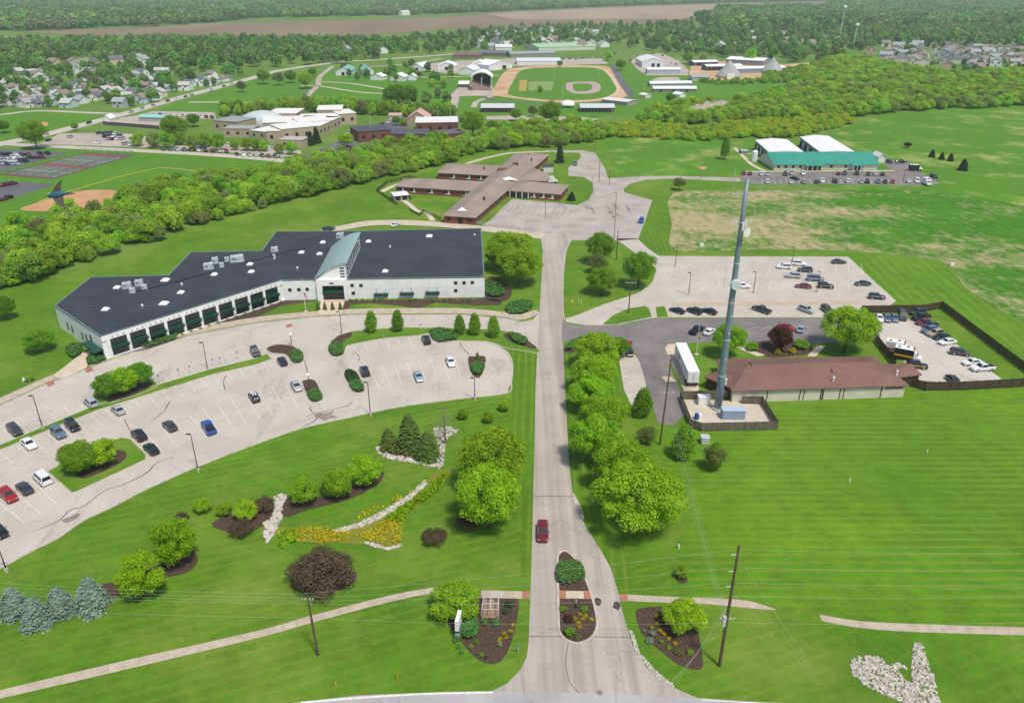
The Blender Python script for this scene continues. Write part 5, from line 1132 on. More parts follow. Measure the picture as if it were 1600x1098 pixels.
q = P(580+.2125*965, 210+.2125*252, E+2); MB().box((q.x, q.y, E+1.0), (5, 2.6, 2.4)).build('roof_plant_room', M_brick, br)
for x, y, w_ in ((1010, 322, 9), (668, 548, 4)):
    q = P(580+.2125*x, 210+.2125*y, E+2.0); MB().add([(q.x-w_/2, q.y-.4, E+1.3), (q.x+w_/2, q.y-.4, E+1.3), (q.x, q.y+.5, E+2.6)], [[0, 1, 2]]).add([(q.x-w_/2, q.y-.4, E+1.3), (q.x, q.y+.5, E+2.6), (q.x, q.y+2.5, E+2.0)], [[0, 1, 2]]).add([(q.x+w_/2, q.y-.4, E+1.3), (q.x, q.y+2.5, E+2.0), (q.x, q.y+.5, E+2.6)], [[0, 1, 2]]).build('gablet', M_wht, br)
# brown-roofed building by the tower
po = empty('service_building', (0, 0, 0), 0, 'low pale building with long red-brown hip roof beside the fenced car lot', 'building')
EP = 3.2
pq = px([(1143, 611), (1421, 602), (1366, 556.5), (1119, 560.5)], EP)
M_beige = plain('pale_siding', '#cfc9b8', '#c3bdac', scale=.5, rough=.8)
hip(po, pq, EP, 2.3, .5, M_shbrown, M_beige, inset=5.5)
W_ = Wall(*poly_in(pq, .5)[:2])
for x, w_ in ((1199, .1), (1250, .1), (1256, .1), (1283, .16), (1286, .16), (1312, .1), (1318, .1), (1376, .14)):
    t, z = W_.hit(x, 615); W_.part('trim', t-w_, t+w_, .05, EP-.3, .005, .05, M_fence, po)
t, z = W_.hit(1378, 615); W_.part('louvre', t+.5, W_.L-.6, EP-.9, EP-.6, .005, .08, M_fence, po); 
hip(po, px([(1100, 588), (1150, 610), (1162, 588), (1117, 580)], EP-.2), EP-.2, 1.0, .4, M_shbrown, M_fence)
hip(po, px([(1398, 590), (1441, 585), (1424, 568), (1382, 568.5)], EP-.3), EP-.3, .9, .4, M_shbrown, M_fence)
for x, y, h in ((1172, 572, 1.4), (1298, 577, .8)):
    q = P(x, y, EP+1.6); mb = MB(); mb.add([(q.x-.8, q.y-1.4, EP+.6), (q.x+.8, q.y-1.4, EP+.6), (q.x, q.y-1.2, EP+.6+h+.6), (q.x, q.y+1.2, EP+1.6+h*.4)], [[0, 1, 2], [1, 3, 2], [0, 2, 3]]); mb.build('gablet', M_shbrown, po)
for x, y in ((1302, 595), (1401, 585), (1134, 598)):
    q = P(x, y, EP+.7); MB().tube([(q.x, q.y, EP+.2), (q.x, q.y, EP+1.5), (q.x, q.y, EP+1.55), (q.x, q.y, EP+1.8)], [.16, .16, .28, .2], 8).build('roof_pipe', M_sky, po)
# green-roofed building with two white halls
def gable(name, label, A, B, depth, eave, rise, ridge='x', wallc='#d8d8d4', roofc='#9aa0a4', over=.4, cat='building', world=False, openings=(), roofmat_=None, group=None, oc='#2a2826'):
    a, b = (Vector(A), Vector(B)) if world else (P(*A).xy, P(*B).xy)
    L = (b-a).length; ang = math.atan2(b.y-a.y, b.x-a.x)
    r = empty(name, (a.x, a.y, 0), ang, label, cat, group)
    if ridge == 'x':
        v = [(0, 0, 0), (L, 0, 0), (L, depth, 0), (0, depth, 0), (0, 0, eave), (L, 0, eave), (L, depth, eave), (0, depth, eave), (0, depth/2, eave+rise), (L, depth/2, eave+rise)]
        f = [[0, 1, 5, 4], [1, 2, 6, 9, 5], [2, 3, 7, 6], [3, 0, 4, 8, 7]]; s = rise/(depth/2)
        rv = [(-over, -over, eave-over*s+.06), (L+over, -over, eave-over*s+.06), (L+over, depth/2, eave+rise+.06), (-over, depth/2, eave+rise+.06), (-over, depth+over, eave-over*s+.06), (L+over, depth+over, eave-over*s+.06)]
        rf = [[0, 1, 2, 3], [3, 2, 5, 4]]
    else:
        v = [(0, 0, 0), (L, 0, 0), (L, depth, 0), (0, depth, 0), (0, 0, eave), (L, 0, eave), (L, depth, eave), (0, depth, eave), (L/2, 0, eave+rise), (L/2, depth, eave+rise)]
        f = [[0, 1, 5, 8, 4], [1, 2, 6, 5], [2, 3, 7, 9, 6], [3, 0, 4, 7]]; s = rise/(L/2)
        rv = [(-over, -over, eave-over*s+.06), (L/2, -over, eave+rise+.06), (L/2, depth+over, eave+rise+.06), (-over, depth+over, eave-over*s+.06), (L+over, -over, eave-over*s+.06), (L+over, depth+over, eave-over*s+.06)]
        rf = [[0, 1, 2, 3], [1, 4, 5, 2]]
    obj('wall', mesh('wall', v, f, M_oc), r, color=S(wallc))
    n = len(rv); rv += [(x, y, z-.18) for x, y, z in rv]; ed = [[0, 1], [1, 2], [2, 5], [5, 4], [4, 3], [3, 0]] if ridge == 'x' else [[0, 1], [1, 4], [4, 5], [5, 2], [2, 3], [3, 0]]
    rf += [[q+n for q in p[::-1]] for p in rf[:2]]+[[p, p+n, q+n, q] for p, q in ed]
    obj('roof', mesh('roof', rv, rf, roofmat_ or M_or), r, color=S(roofc))
    for o in openings:
        x0, x1, z0, z1 = o[:4]; nm = o[4] if len(o) > 4 else 'window'
        MB().box(((x0+x1)/2*L, -.02, (z0+z1)/2), ((x1-x0)*L, .1, z1-z0)).build(nm, M_glass if nm == 'window' else M_open, r)
    return r
ga, gb2 = P(1209, 266), P(1370, 265.5); ge = HT(1290, 266, 256)
q = P(1202, 237.5, ge+3.6); gd = (q.y-ga.y)*2
gw = gable('clinic_building', 'cream building with wide teal green metal roof behind rows of cars', (1209, 266), (1370, 265.5), gd, ge, 3.6, 'x', '#ddd9cc', '#3f9a86', .9, openings=[(.03+k*.07, .055+k*.07, 1.1, 2.3) for k in range(4)]+[(.54, .565, 1.1, 2.3), (.68, .705, 1.1, 2.3), (.31, .37, .2, 2.6), (.38, .45, .2, 2.6), (.77, .84, .2, 2.6)], roofmat_=roofmat('teal_standing_seam', '#35907c', '#3f9a88', .9, 0, .12))
for x0, x1 in ((.28, .47), (.73, .87)):
    L = (gb2-ga).length; MB().add([(x0*L, -3, ge-.35), (x1*L, -3, ge-.35), (x1*L, 1.0, ge+.45), (x0*L, 1.0, ge+.45), (x0*L, -3, ge-.55), (x1*L, -3, ge-.55), (x1*L, 1, ge+.2), (x0*L, 1, ge+.2)], [[0, 1, 2, 3], [4, 7, 6, 5], [0, 4, 5, 1], [0, 3, 7, 4], [1, 5, 6, 2]]).build('porch_roof', bpy.data.materials['teal_standing_seam'], gw)
    for k in range(4): MB().box(((x0+(x1-x0)*(k+.5)/4)*L, -2.8, (ge-.5)/2), (.2, .2, ge-.5)).build('porch_post', M_wht, gw)
for i, (c1, c2, c3_, c4, lb) in enumerate([((1202, 238), (1257, 238), (1230, 218), (1180, 219), 'left white-roofed hall behind the teal-roofed building'), ((1282, 238), (1337, 238), (1295, 212.5), (1250, 214), 'right white-roofed hall behind the teal-roofed building')]):
    z = 5.2; a, b, c, d = [P(*p, z).xy for p in (c1, c2, c3_, c4)]; root = empty('storage_hall', (0, 0, 0), 0, lb, 'building')
    MB().prism([tuple(p) for p in poly_in([tuple(x) for x in (a, b, c, d)], .3)], 0, z-.05).build('wall', M_oc, root, color=S('#8f9498'))
    m1, m2 = (a+b)/2, (c+d)/2
    obj('roof', mesh('roof', [(*a, z), (*m1, z+.9), (*m2, z+.9), (*d, z), (*b, z), (*c, z)]+[(*p, z-.3) for p in (a, d, b, c)], [[0, 1, 2, 3], [1, 4, 5, 2], [0, 3, 7, 6], [4, 8, 9, 5], [3, 2, 5, 9, 7], [0, 6, 8, 4, 1]], M_wht), root)
    Ws = Wall(d, a)
    for k in range(8): Ws.part('loading_door', Ws.L*(.05+k*.12), Ws.L*(.05+k*.12)+Ws.L*.07, .1, 3.4, -.25, -.2 if False else .06, M_wht if k % 2 else M_open, root)
gable('shed', 'small white shed at the right end of the teal-roofed building', (1371, 254), (1383, 254), 8, 3, 1.5, 'y', '#e2e2e0', '#d8dadb', cat='shed')
gable('shed', 'tiny grey kennel roof left of the teal-roofed building', (1158, 241), (1168, 241), 5, 1.6, .6, 'x', '#8a8a88', '#a5a9ab', .2, cat='shed')
mb = MB(); q = P(1178, 252); mb.tube([(q.x, q.y, 0), (q.x, q.y, 5), (q.x, q.y, 5.8)], [1.5, 1.5, .3], 14); o = mb.build('tank', M_wht); tag(o, 'white upright tank beside the teal-roofed building', 'tank')
# sheds and lean-tos of the brick building
o = gable('pavilion', 'white flat-roofed pavilion at the end of the fenced garden', (617, 315), (638, 313), 6.5, 2.5, .35, 'x', '#c9c9c5', '#dfe1e2', .5, cat='pavilion', openings=[(.05, .45, .3, 2.3, 'opening'), (.55, .95, .3, 2.3, 'opening')])
gable('shed', 'white box shed with dark roof behind the brick building', (849, 270), (864, 270), 6, 3.2, .5, 'x', '#dcdcd8', '#4a4a4a', .3, cat='shed')
# ------------------------------------------------------------------ school
def flat(name, label, boxes, wallc, roofc, cat='building', win=True):
    """flat-roofed blocks; boxes: (front-left px, front-right px, depth, height[, roof colour])"""
    q0 = P(*boxes[0][0]); root = empty(name, (q0.x, q0.y, 0), 0, label, cat)
    for bx in boxes:
        a, b = P(*bx[0]).xy, P(*bx[1]).xy; d = (b-a).normalized(); n = Vector((-d.y, d.x)); dp, h = bx[2], bx[3]
        fp = [a, b, b+n*dp, a+n*dp]; fp = [(p.x-q0.x, p.y-q0.y) for p in fp]
        MB().prism(fp, 0, h).build('wall', M_oc, root, color=S(wallc)); 
        MB().prism(poly_in(fp, -.25), h, h+.25).build('roof', M_or, root, color=S(bx[4] if len(bx) > 4 else roofc))
        L = (b-a).length; W2 = Wall((a.x-q0.x, a.y-q0.y), (b.x-q0.x, b.y-q0.y))
        if win:
            k = 2
            while k < L-3: W2.part('window', k, k+1.8, h*.35, h*.65, .02, .1, M_glass, root); k += 6
    return root
flat('school_building', 'beige school with stepped white flat roofs beyond the row of trees', [((335, 205), (373, 208), 18, 6.5, '#9a9ea2'), ((350, 214.5), (396, 215), 12, 5, '#a5a5a3'), ((392, 216), (421, 219), 16, 4.5), ((418, 223), (442, 223), 26, 6.5), ((438, 231), (474, 232), 10, 4.5, '#bdb5aa'), ((442, 223), (500, 217), 20, 7.5), ((412, 208), (470, 206), 24, 6), ((470, 210), (520, 206), 20, 7), ((420, 196), (465, 196), 22, 7.5), ((470, 202), (530, 200), 18, 6.5), ((500, 215), (534, 199), 24, 6.5), ((497, 192), (536, 191), 22, 8), ((530, 196), (558, 194), 20, 7)], '#b5a68e', '#e9e7e2')
q = P(412, 196); mb = MB(); R_ = 10
v, f = [], []
for i in range(7):
    for k in range(18): a = i/7*math.pi/2; v.append((q.x+1.6*R_*math.cos(a)*math.cos(k*.349), q.y+R_*math.cos(a)*math.sin(k*.349), .5+9*math.sin(a)))
for i in range(6):
    for k in range(18): f.append([i*18+k, i*18+(k+1) % 18, (i+1)*18+(k+1) % 18, (i+1)*18+k])
v.append((q.x, q.y, 9.6)); f += [[6*18+k, 6*18+(k+1) % 18, len(v)-1] for k in range(18)]
root = empty('dome', (0, 0, 0), 0, 'grey ribbed dome at the back of the beige school', 'dome'); obj('shell', mesh('shell', v, f, M_metal), root)
flat('brick_school', 'flat-roofed dark brick school behind the thicket', [((561, 223), (612, 219), 20, 6, '#54565c'), ((612, 221), (668, 221), 18, 4, '#5a5c62'), ((650, 209), (716, 208), 22, 6.5, '#e4e4e2'), ((690, 220), (728, 217), 14, 3.5, '#6a6c70')], '#7a4f43', '#54565c')
gable('hall', 'tan gabled hall with faded pink metal roof', (636, 197), (670, 197), 18, 4.5, 4.5, 'y', '#b39f88', '#d3aa9c', openings=[(.4, .6, .2, 3.2, 'door')])
gable('shed', 'small pale shed behind the tan gabled hall', (608, 188), (627, 188), 9, 3.2, 1, 'x', '#c9c2b8', '#c4a79a', cat='shed')
for x, y, s in ((585, 210, 1), (604, 208, 1), (622, 213, .8), (640, 213, .9), (655, 212, .8), (664, 197, 1.1), (690, 198, 1)): pass
gable('pool_house', 'low building with pale turquoise roof by the pool lot', (218, 190), (256, 191), 9, 3, 1, 'x', '#a8aaa6', '#8fcac4')
gable('tent', 'white peaked canopy tent by the diagonal road', (161, 191), (173, 191), 8, 2.4, 2, 'y', '#e8e8e8', '#f0f0f0', cat='tent')
mb = MB(); W_ = Wall(P(162, 195).xy, P(250, 202).xy); W_.box(mb, 0, W_.L, 0, 2.2, 0, .4); o = mb.build('wall', plain('dark_wall', '#5a5258')); tag(o, 'dark retaining wall along the front of the pool lot', 'wall')
# ------------------------------------------------------------------ fairground
D3 = [(.4, .6, .1, 3.2, 'door')]
for nm, lb, A, B, dp, ev, rs, rg, wc, rc, op in [
    ('barn', 'left white barn with turquoise roof at the fairground edge', (524.5, 118.5), (548, 118.5), 30, 4.5, 3.5, 'y', '#dfe3e4', '#7fbab0', D3),
    ('barn', 'right white barn with turquoise roof at the fairground edge', (568, 117), (584, 116.5), 30, 4.5, 3.5, 'y', '#dfe3e4', '#7fbab0', ()),
    ('shed', 'white shed below the turquoise barns, leftmost of three', (579, 125.5), (598, 126), 12, 3.5, 2.5, 'y', '#e2e4e4', '#eceeee', ()),
    ('shed', 'white shed below the turquoise barns, middle of three', (610, 127), (631, 127.5), 14, 4, 3, 'y', '#e2e4e4', '#eceeee', ()),
    ('shed', 'white shed below the turquoise barns, rightmost of three', (638, 126), (650, 126), 10, 3.5, 2.5, 'y', '#e2e4e4', '#eceeee', ()),
    ('barn', 'white gabled barn left of the lane into the fairground', (642, 111), (661, 111.5), 28, 4, 3.5, 'y', '#e2e4e4', '#eceeee', D3),
    ('barn', 'white gabled barn beside the fairground lane', (684, 110), (712, 110), 26, 4.5, 3.5, 'y', '#e2e4e4', '#eceeee', D3),
    ('barn', 'white gabled barn behind the arched grandstand', (717, 117), (741, 117.5), 26, 4.5, 3.5, 'y', '#e2e4e4', '#eceeee', ()),
    ('barn', 'white gabled barn between the others near the track', (738, 108), (760, 108), 26, 4.5, 3.5, 'y', '#e2e4e4', '#eceeee', ()),
    ('barn', 'white gabled barn with dark doorway at the track turn', (764, 110), (800, 107), 26, 5, 4, 'y', '#e2e4e4', '#eceeee', [(.58, .75, .1, 3.8, 'door')]),
    ('long_barn', 'long white barn along the far side of the track', (808, 101.5), (876, 101), 24, 4, 2.5, 'x', '#dcdedd', '#d3d9de', ()),
    ('long_barn', 'very long building with pale green roof beyond the track', (842, 80.5), (930, 78), 60, 5, 3, 'x', '#cfd8ca', '#a6cba0', ()),
    ('long_barn', 'long low grey-roofed sheds behind the white barns', (798, 90), (868, 88), 20, 4, 2, 'x', '#8f8f8f', '#a3a3a5', ()),
    ('long_barn', 'long brown-roofed sheds left of the grey ones', (708, 92), (752, 92), 24, 4, 2.5, 'x', '#7f6f68', '#7d6660', ()),
    ('barn', 'tan roofed barn behind the track turn', (745, 88), (790, 89), 22, 4, 2.5, 'x', '#80736c', '#6f7078', ()),
    ('open_shed', 'long open-fronted stable with pale roof, left one below the track', (752, 176), (803, 176), 15, 3.4, 1.8, 'x', '#6f6a64', '#c9ced2', [(.02+k*.1, .1+k*.1, .2, 2.6, 'opening') for k in range(9)]),
    ('open_shed', 'long open-fronted stable with pale roof, right one below the track', (907, 176), (960, 176), 15, 3.4, 1.8, 'x', '#6f6a64', '#c9ced2', [(.02+k*.1, .1+k*.1, .2, 2.6, 'opening') for k in range(9)]),
    ('shed', 'pale slab-roofed shed at the lower right of the track', (980, 166), (996, 163), 24, 3, .8, 'y', '#a8a29a', '#e0ddd6', ()),
    ('hall', 'big white metal hall with two dark doors right of the track', (1003, 105.5), (1038, 105.5), 48, 6, 4, 'y', '#e0e2e3', '#e4e8ec', [(.42, .56, .1, 4, 'door'), (.66, .8, .1, 4, 'door')]),
    ('long_barn', 'long pale metal shed in front of the big white hall', (1011, 116), (1063, 116), 11, 4.5, 1.5, 'x', '#aab4be', '#eef0f1', ()),
    ('stables', 'upper of two long pale stables near the woods', (1016, 136), (1081, 135), 9, 2.8, 1.6, 'x', '#9a9a94', '#dfe3e6', ()),
    ('stables', 'lower of two long pale stables near the woods', (1021, 144), (1088, 144), 9, 2.8, 1.6, 'x', '#7a7a74', '#e2e6e9', [(.15, .2, .1, 2, 'opening'), (.45, .5, .1, 2, 'opening'), (.75, .8, .1, 2, 'opening')]),
    ('open_shed', 'leftmost small white open shed by the salt piles', (1084, 103.5), (1122, 102.5), 14, 4, 1.5, 'x', '#5f5f5f', '#e6eaee', [(.1+k*.3, .3+k*.3, .2, 3.4, 'opening') for k in range(3)]),
    ('open_shed', 'middle white open shed with red machines by the salt piles', (1104, 111), (1160, 110), 15, 4.5, 1.5, 'x', '#5f5f63', '#e9edf0', [(.03+k*.12, .13+k*.12, .2, 3.8, 'opening') for k in range(5)]),
    ('open_shed', 'long blue-grey walled shed behind the two salt piles', (1148, 115), (1227, 113), 14, 4.5, 1.5, 'x', '#8593a8', '#eef0f2', ()),
    ('hall', 'big white-roofed hall at the back of the yard with salt piles', (1134, 100.5), (1192, 103.5), 30, 5.5, 2, 'x', '#8c8f94', '#eef1f3', ()),
    ('shed', 'grey workshop in front of the salt piles', (1081, 127), (1109, 127), 16, 3.6, 1.4, 'x', '#b9bcbc', '#a3aab0', [(.4, .6, .1, 2.8, 'door')]),
    ('shed', 'small white hut below the stables', (1062, 153), (1071, 152), 8, 2.6, 1.4, 'y', '#e8e8e8', '#eeeeee', ()),
    ('shed', 'small pale kiosk at the end of the perimeter road', (1008, 154), (1017, 153), 7, 2.6, 1, 'y', '#d8d5ce', '#e8e6e0', ()),
    ('shed', 'white canopy left of the grandstand', (717, 137), (733, 137), 12, 3, 2, 'x', '#55555a', '#eceeee', ()),
    ('hall', 'white building among the houses beyond the track', (774, 80), (800, 80), 26, 5, 3, 'x', '#e0e0de', '#d9dbdc', ()),
    ('farm_building', 'white farmhouse standing alone in the brown fields', (629, 24.5), (641, 24), 16, 9, 4, 'x', '#eeeeec', '#dcdcda', ())]:
    gable(nm, lb, A, B, dp, ev, rs, rg, wc, rc, openings=op)
# grandstand: arched white roof on steel frame, sloping seats
a, b = P(737, 142).xy, P(768, 142).xy; L = (b-a).length
gs = empty('grandstand', (a.x, a.y, 0), 0, 'white arched-roof grandstand at the left side of the track', 'grandstand')
HG, v, f = 11, [], []
for o in (0, 26):
    for k in range(13):
        t = k/12; z = HG+4.5*math.sin(math.pi*t); v += [(-1+t*(L+2), o, z), (-1+t*(L+2), o, z-.4)]
for k in range(12):
    i = 2*k; f += [[i, i+2, 28+i-2, 26+i][::1] if False else [i, i+2, 26+i+2, 26+i], [i+1, 26+i+1, 26+i+3, i+3], [i, i+1, i+3, i+2], [26+i, 26+i+2, 26+i+3, 26+i+1]]
obj('roof', mesh('roof', v, f, M_wht), gs)
obj('seating', mesh('seating', [(0, 0, 7), (L, 0, 1), (L, 26, 1), (0, 26, 7), (0, 0, 0), (L, 0, 0), (L, 26, 0), (0, 26, 0)], [[0, 1, 2, 3], [0, 4, 5, 1], [0, 3, 7, 4], [3, 2, 6, 7]], plain('seat_red', '#a8867e', '#8f7a78', scale=.4)), gs)
for x in (.3, L/2, L-.3):
    for y in (.3, 25.5): MB().box((x, y, HG/2), (.5, .5, HG)).build('column', M_metal, gs)
MB().box((L/2, 26.2, 6), (L, .3, 11)).build('back_wall', M_open, gs)
q = P(887, 168); v, f = [], []
for i in range(5):
    for k in range(12): a_ = i/5*math.pi/2; v.append((q.x+5.5*math.cos(a_)*math.cos(k*.5236), q.y+5.5*math.cos(a_)*math.sin(k*.5236), 2+3.2*math.sin(a_)))
for i in range(4):
    for k in range(12): f.append([i*12+k, i*12+(k+1) % 12, (i+1)*12+(k+1) % 12, (i+1)*12+k])
v.append((q.x, q.y, 5.4)); f += [[48+k, 48+(k+1) % 12, 60] for k in range(12)]
root = empty('tent', (0, 0, 0), 0, 'white domed tent between the trees below the track', 'tent'); obj('canopy', mesh('canopy', v, f, M_wht), root)
for k in range(6): MB().tube([(q.x+5.3*math.cos(k*1.05), q.y+5.3*math.sin(k*1.05), 0), (q.x+5.3*math.cos(k*1.05), q.y+5.3*math.sin(k*1.05), 2.1)], .1, 5).build('tent_pole', M_metal, root)
M_dome = plain('salt_dome_shingle', '#a9aaa8', '#969795', scale=.3, rough=.9)
for x, y, w_, h, lb in ((1138, 124, 40, 16, 'left grey conical salt dome'), (1206, 117, 35, 15, 'right grey conical salt dome')):
    q = P(x, y-3); r_ = w_/SCALE(y)/2; mb = MB(); mb.tube([(q.x, q.y, 0), (q.x, q.y, 2), (q.x, q.y, h*.95), (q.x, q.y, h)], [r_, r_, r_*.08, .2], 20); root = empty('salt_dome', (0, 0, 0), 0, lb, 'storage dome'); mb.build('roof', M_dome, root)
    mb = MB(); mb.box((q.x-r_*.1, q.y-r_+.6, 2.2), (7, 2.5, 4.4)); mb.build('entrance', M_wht, root)
# gravel heap
rng = np.random.default_rng(5); hp = [(1070, 180), (1090, 172), (1112, 167), (1138, 162)]
v, f = [], []; W2 = px(hp); W2 = spline(W2, 6)
for i, (x, y) in enumerate(W2):
    for k in range(9):
        a_ = math.pi*k/8; s = math.sin(math.pi*(i+.5)/len(W2))**.5*(1+rng.uniform(-.15, .15)); v.append((x+7*math.cos(a_)*s*.4, y-8*math.cos(a_)*s, 4.2*math.sin(a_)*s))
for i in range(len(W2)-1):
    for k in range(8): f.append([i*9+k, i*9+k+1, (i+1)*9+k+1, (i+1)*9+k])
o = obj('gravel_heap', mesh('gravel_heap', v, f, plain('heap_gravel', '#b3a598', '#8f8378', scale=.6))); tag(o, 'long pale gravel heap in a clearing of the wooded rise', 'heap')
# ------------------------------------------------------------------ houses
def house(x, y, w_, d, ev, rs, rot, wc, rc, lb, gp, win=True):
    q = P(x, y); c, s = math.cos(rot), math.sin(rot); a = Vector((q.x-w_/2*c, q.y-w_/2*s)); b = Vector((q.x+w_/2*c, q.y+w_/2*s))
    op = [(.12, .28, ev*.55, ev*.8), (.62, .78, ev*.55, ev*.8), (.44, .54, .1, 2.1, 'door')] if win else ()
    if 'left town' in lb: lb += ' '+('near the picture edge' if x < 90 else 'in its middle' if x < 190 else 'by the diagonal road')
    if 'right estate' in gp: lb += ', '+('its left part' if x < 1455 else 'its middle' if x < 1530 else 'its right part')
    gp = gp+' '+lb[-16:]
    return gable('house', lb, a, b, d, ev, rs, RND.choice('yyx'), wc, rc, .5, 'house', True, op, None, gp)
WC = {'white': '#ecedec', 'cream': '#ebe6d8', 'grey': '#b5b9bc', 'pale blue': '#bfd3d8', 'tan': '#cfb99c'}
RC = {'grey': '#a3a5a9', 'dark': '#6c6e74', 'brown': '#96857a', 'pale': '#bdbcb9'}
HL = [(31, 168), (101, 169), (185, 169), (216, 162), (233, 157), (245, 153), (94, 157), (118, 163), (142, 150), (127, 143), (145, 158), (205, 148), (219, 150), (169, 115), (132, 116), (108, 116), (245, 125), (228, 130), (224, 141), (160, 141), (186, 140), (73, 150), (22, 145), (35, 148), (51, 165), (15, 153), (24, 118), (84, 133), (177, 133), (309, 132), (321, 135), (287, 142), (351, 127), (342, 128), (196, 156), (172, 150), (238, 136), (255, 118), (205, 122), (62, 128), (5, 165), (70, 166)]
HR = [(1394, 92), (1410, 95), (1426, 100), (1454, 103), (1467, 93), (1437, 83), (1418, 88), (1446, 88), (1480, 93), (1499, 91), (1506, 99), (1491, 108), (1517, 111), (1532, 100), (1546, 98), (1528, 113), (1556, 103), (1572, 99), (1577, 90), (1593, 95), (1601, 99), (1527, 80), (1524, 86), (1541, 80), (1541, 86), (1553, 69), (1556, 73), (1572, 67), (1590, 67), (1571, 73), (1580, 78), (1517, 78), (1433, 78), (1447, 73), (1462, 84), (1483, 83), (1389, 85), (1361, 85), (1510, 86), (1560, 82), (1595, 84), (1586, 104), (1440, 96), (1476, 101), (1538, 107)]
for k, (x, y) in enumerate(HL):
    wc, rc = RND.choice(['white', 'white', 'white', 'pale blue', 'cream', 'grey']), RND.choice(['grey', 'dark', 'pale', 'brown'])
    house(x, y, RND.uniform(8, 11), RND.uniform(8, 11), RND.uniform(3.2, 5), RND.uniform(2, 2.8), RND.uniform(-.5, .1), WC[wc], RC[rc], f'{wc} house with {rc} roof among trees in the left town', f'{wc} {rc}-roofed houses of the left town')
for k, (x, y) in enumerate(HR):
    wc, rc = RND.choice(['cream', 'cream', 'white', 'tan', 'grey']), RND.choice(['grey', 'dark', 'brown', 'brown', 'grey'])
    house(x, y, RND.uniform(10, 13), RND.uniform(11, 15), RND.uniform(5, 6.2), RND.uniform(2.5, 3.4), RND.choice([-.5, -.35, 1.0]) + RND.uniform(-.1, .1), WC[wc], RC[rc], f'{wc} house with {rc} roof in the close-built estate at the right', f'{wc} {rc}-roofed houses of the right estate')
rg = random.Random(9)
_r1 = px([(0, 114), (120, 112), (250, 116), (330, 122), (335, 132), (260, 152), (190, 168), (60, 168), (0, 172)]); _n = 0
while _n < 62:
    x, y = rg.uniform(0, 335), rg.uniform(112, 172); q = P(x, y)
    if not inside(_r1, q.x, q.y): continue
    _n += 1; wc, rc = rg.choice(['white', 'white', 'white', 'pale blue', 'grey', 'cream']), rg.choice(['grey', 'dark', 'pale', 'pale', 'brown'])
    house(x, y, rg.uniform(7, 10), rg.uniform(7, 10), rg.uniform(3, 5), rg.uniform(2, 3), rg.choice([-.45, 1.1])+rg.uniform(-.1, .1), WC[wc], RC[rc], f'{wc} house with {rc} roof among trees in the left town', f'{wc} {rc}-roofed houses of the left town')
for _k in range(60):
    x = rg.uniform(1385, 1605); y = rg.uniform(72, 106); wc, rc = rg.choice(['cream', 'cream', 'white', 'tan', 'grey']), rg.choice(['grey', 'dark', 'brown', 'brown', 'grey'])
    house(x, y, rg.uniform(10, 13), rg.uniform(11, 15), rg.uniform(5, 6.2), rg.uniform(2.5, 3.4), rg.choice([-.5, -.35, 1.0])+rg.uniform(-.1, .1), WC[wc], RC[rc], f'{wc} house with {rc} roof in the close-built estate at the right', f'{wc} {rc}-roofed houses of the right estate')
for reg, n, lb in (((745, 48, 960, 78), 52, 'beyond the race track'), ((1065, 56, 1310, 80), 34, 'in front of the upper right forest'), ((0, 92, 240, 108), 16, 'in the trees at the far left'), ((1340, 40, 1600, 66), 26, 'scattered in the upper right forest'), ((300, 62, 640, 90), 10, 'in the cemetery trees at the back')):
    for k in range(n):
        x, y = rg.uniform(reg[0], reg[2]), rg.uniform(reg[1], reg[3]); wc, rc = rg.choice(['white', 'white', 'grey', 'tan']), rg.choice(['grey', 'pale', 'dark', 'brown'])
        house(x, y, rg.uniform(10, 15), rg.uniform(10, 14), rg.uniform(4.5, 7), rg.uniform(3, 4), rg.uniform(-.8, .8), WC[wc], RC[rc], f'tiny {wc} house with {rc} roof {lb}', f'{wc} {rc}-roofed houses {lb}', False)
for k in range(46):
    x, y = rg.uniform(120, 285), rg.uniform(4, 12); house(x, y, 30, 26, 8, 7, rg.uniform(-.8, .8), WC['white'], RC['pale'], 'speck of a pale house in the far estate on the horizon', 'pale houses of the far estate', False)
# ================================================================== VEHICLES
M_paint = plain('car_paint', (1, 1, 1), objcol=True, rough=.25, spec=.5, coat=.6)
M_tyre = plain('tyre_rubber', '#1c1c1c', rough=.9)
M_lampw = plain('headlight_glass', '#d5d8d8', rough=.15)
M_lampr = plain('tail_lamp_red', '#8a1414', rough=.3)
M_trim = plain('dark_trim', '#232326', rough=.6)
def loft(st):
    v, f = [], []
    for x, w, zb, zt in st:
        v += [(x, y, z) for y, z in ((-w*.9, zb), (-w, zb+.22), (-w, zt-.16), (-w*.86, zt), (w*.86, zt), (w, zt-.16), (w, zb+.22), (w*.9, zb))]
    n = 8
    for i in range(len(st)-1):
        for k in range(n): f.append([i*n+k, (i+1)*n+k, (i+1)*n+(k+1) % n, i*n+(k+1) % n])
    f += [list(range(n)), list(range((len(st)-1)*n, len(st)*n))[::-1]]
    return v, f
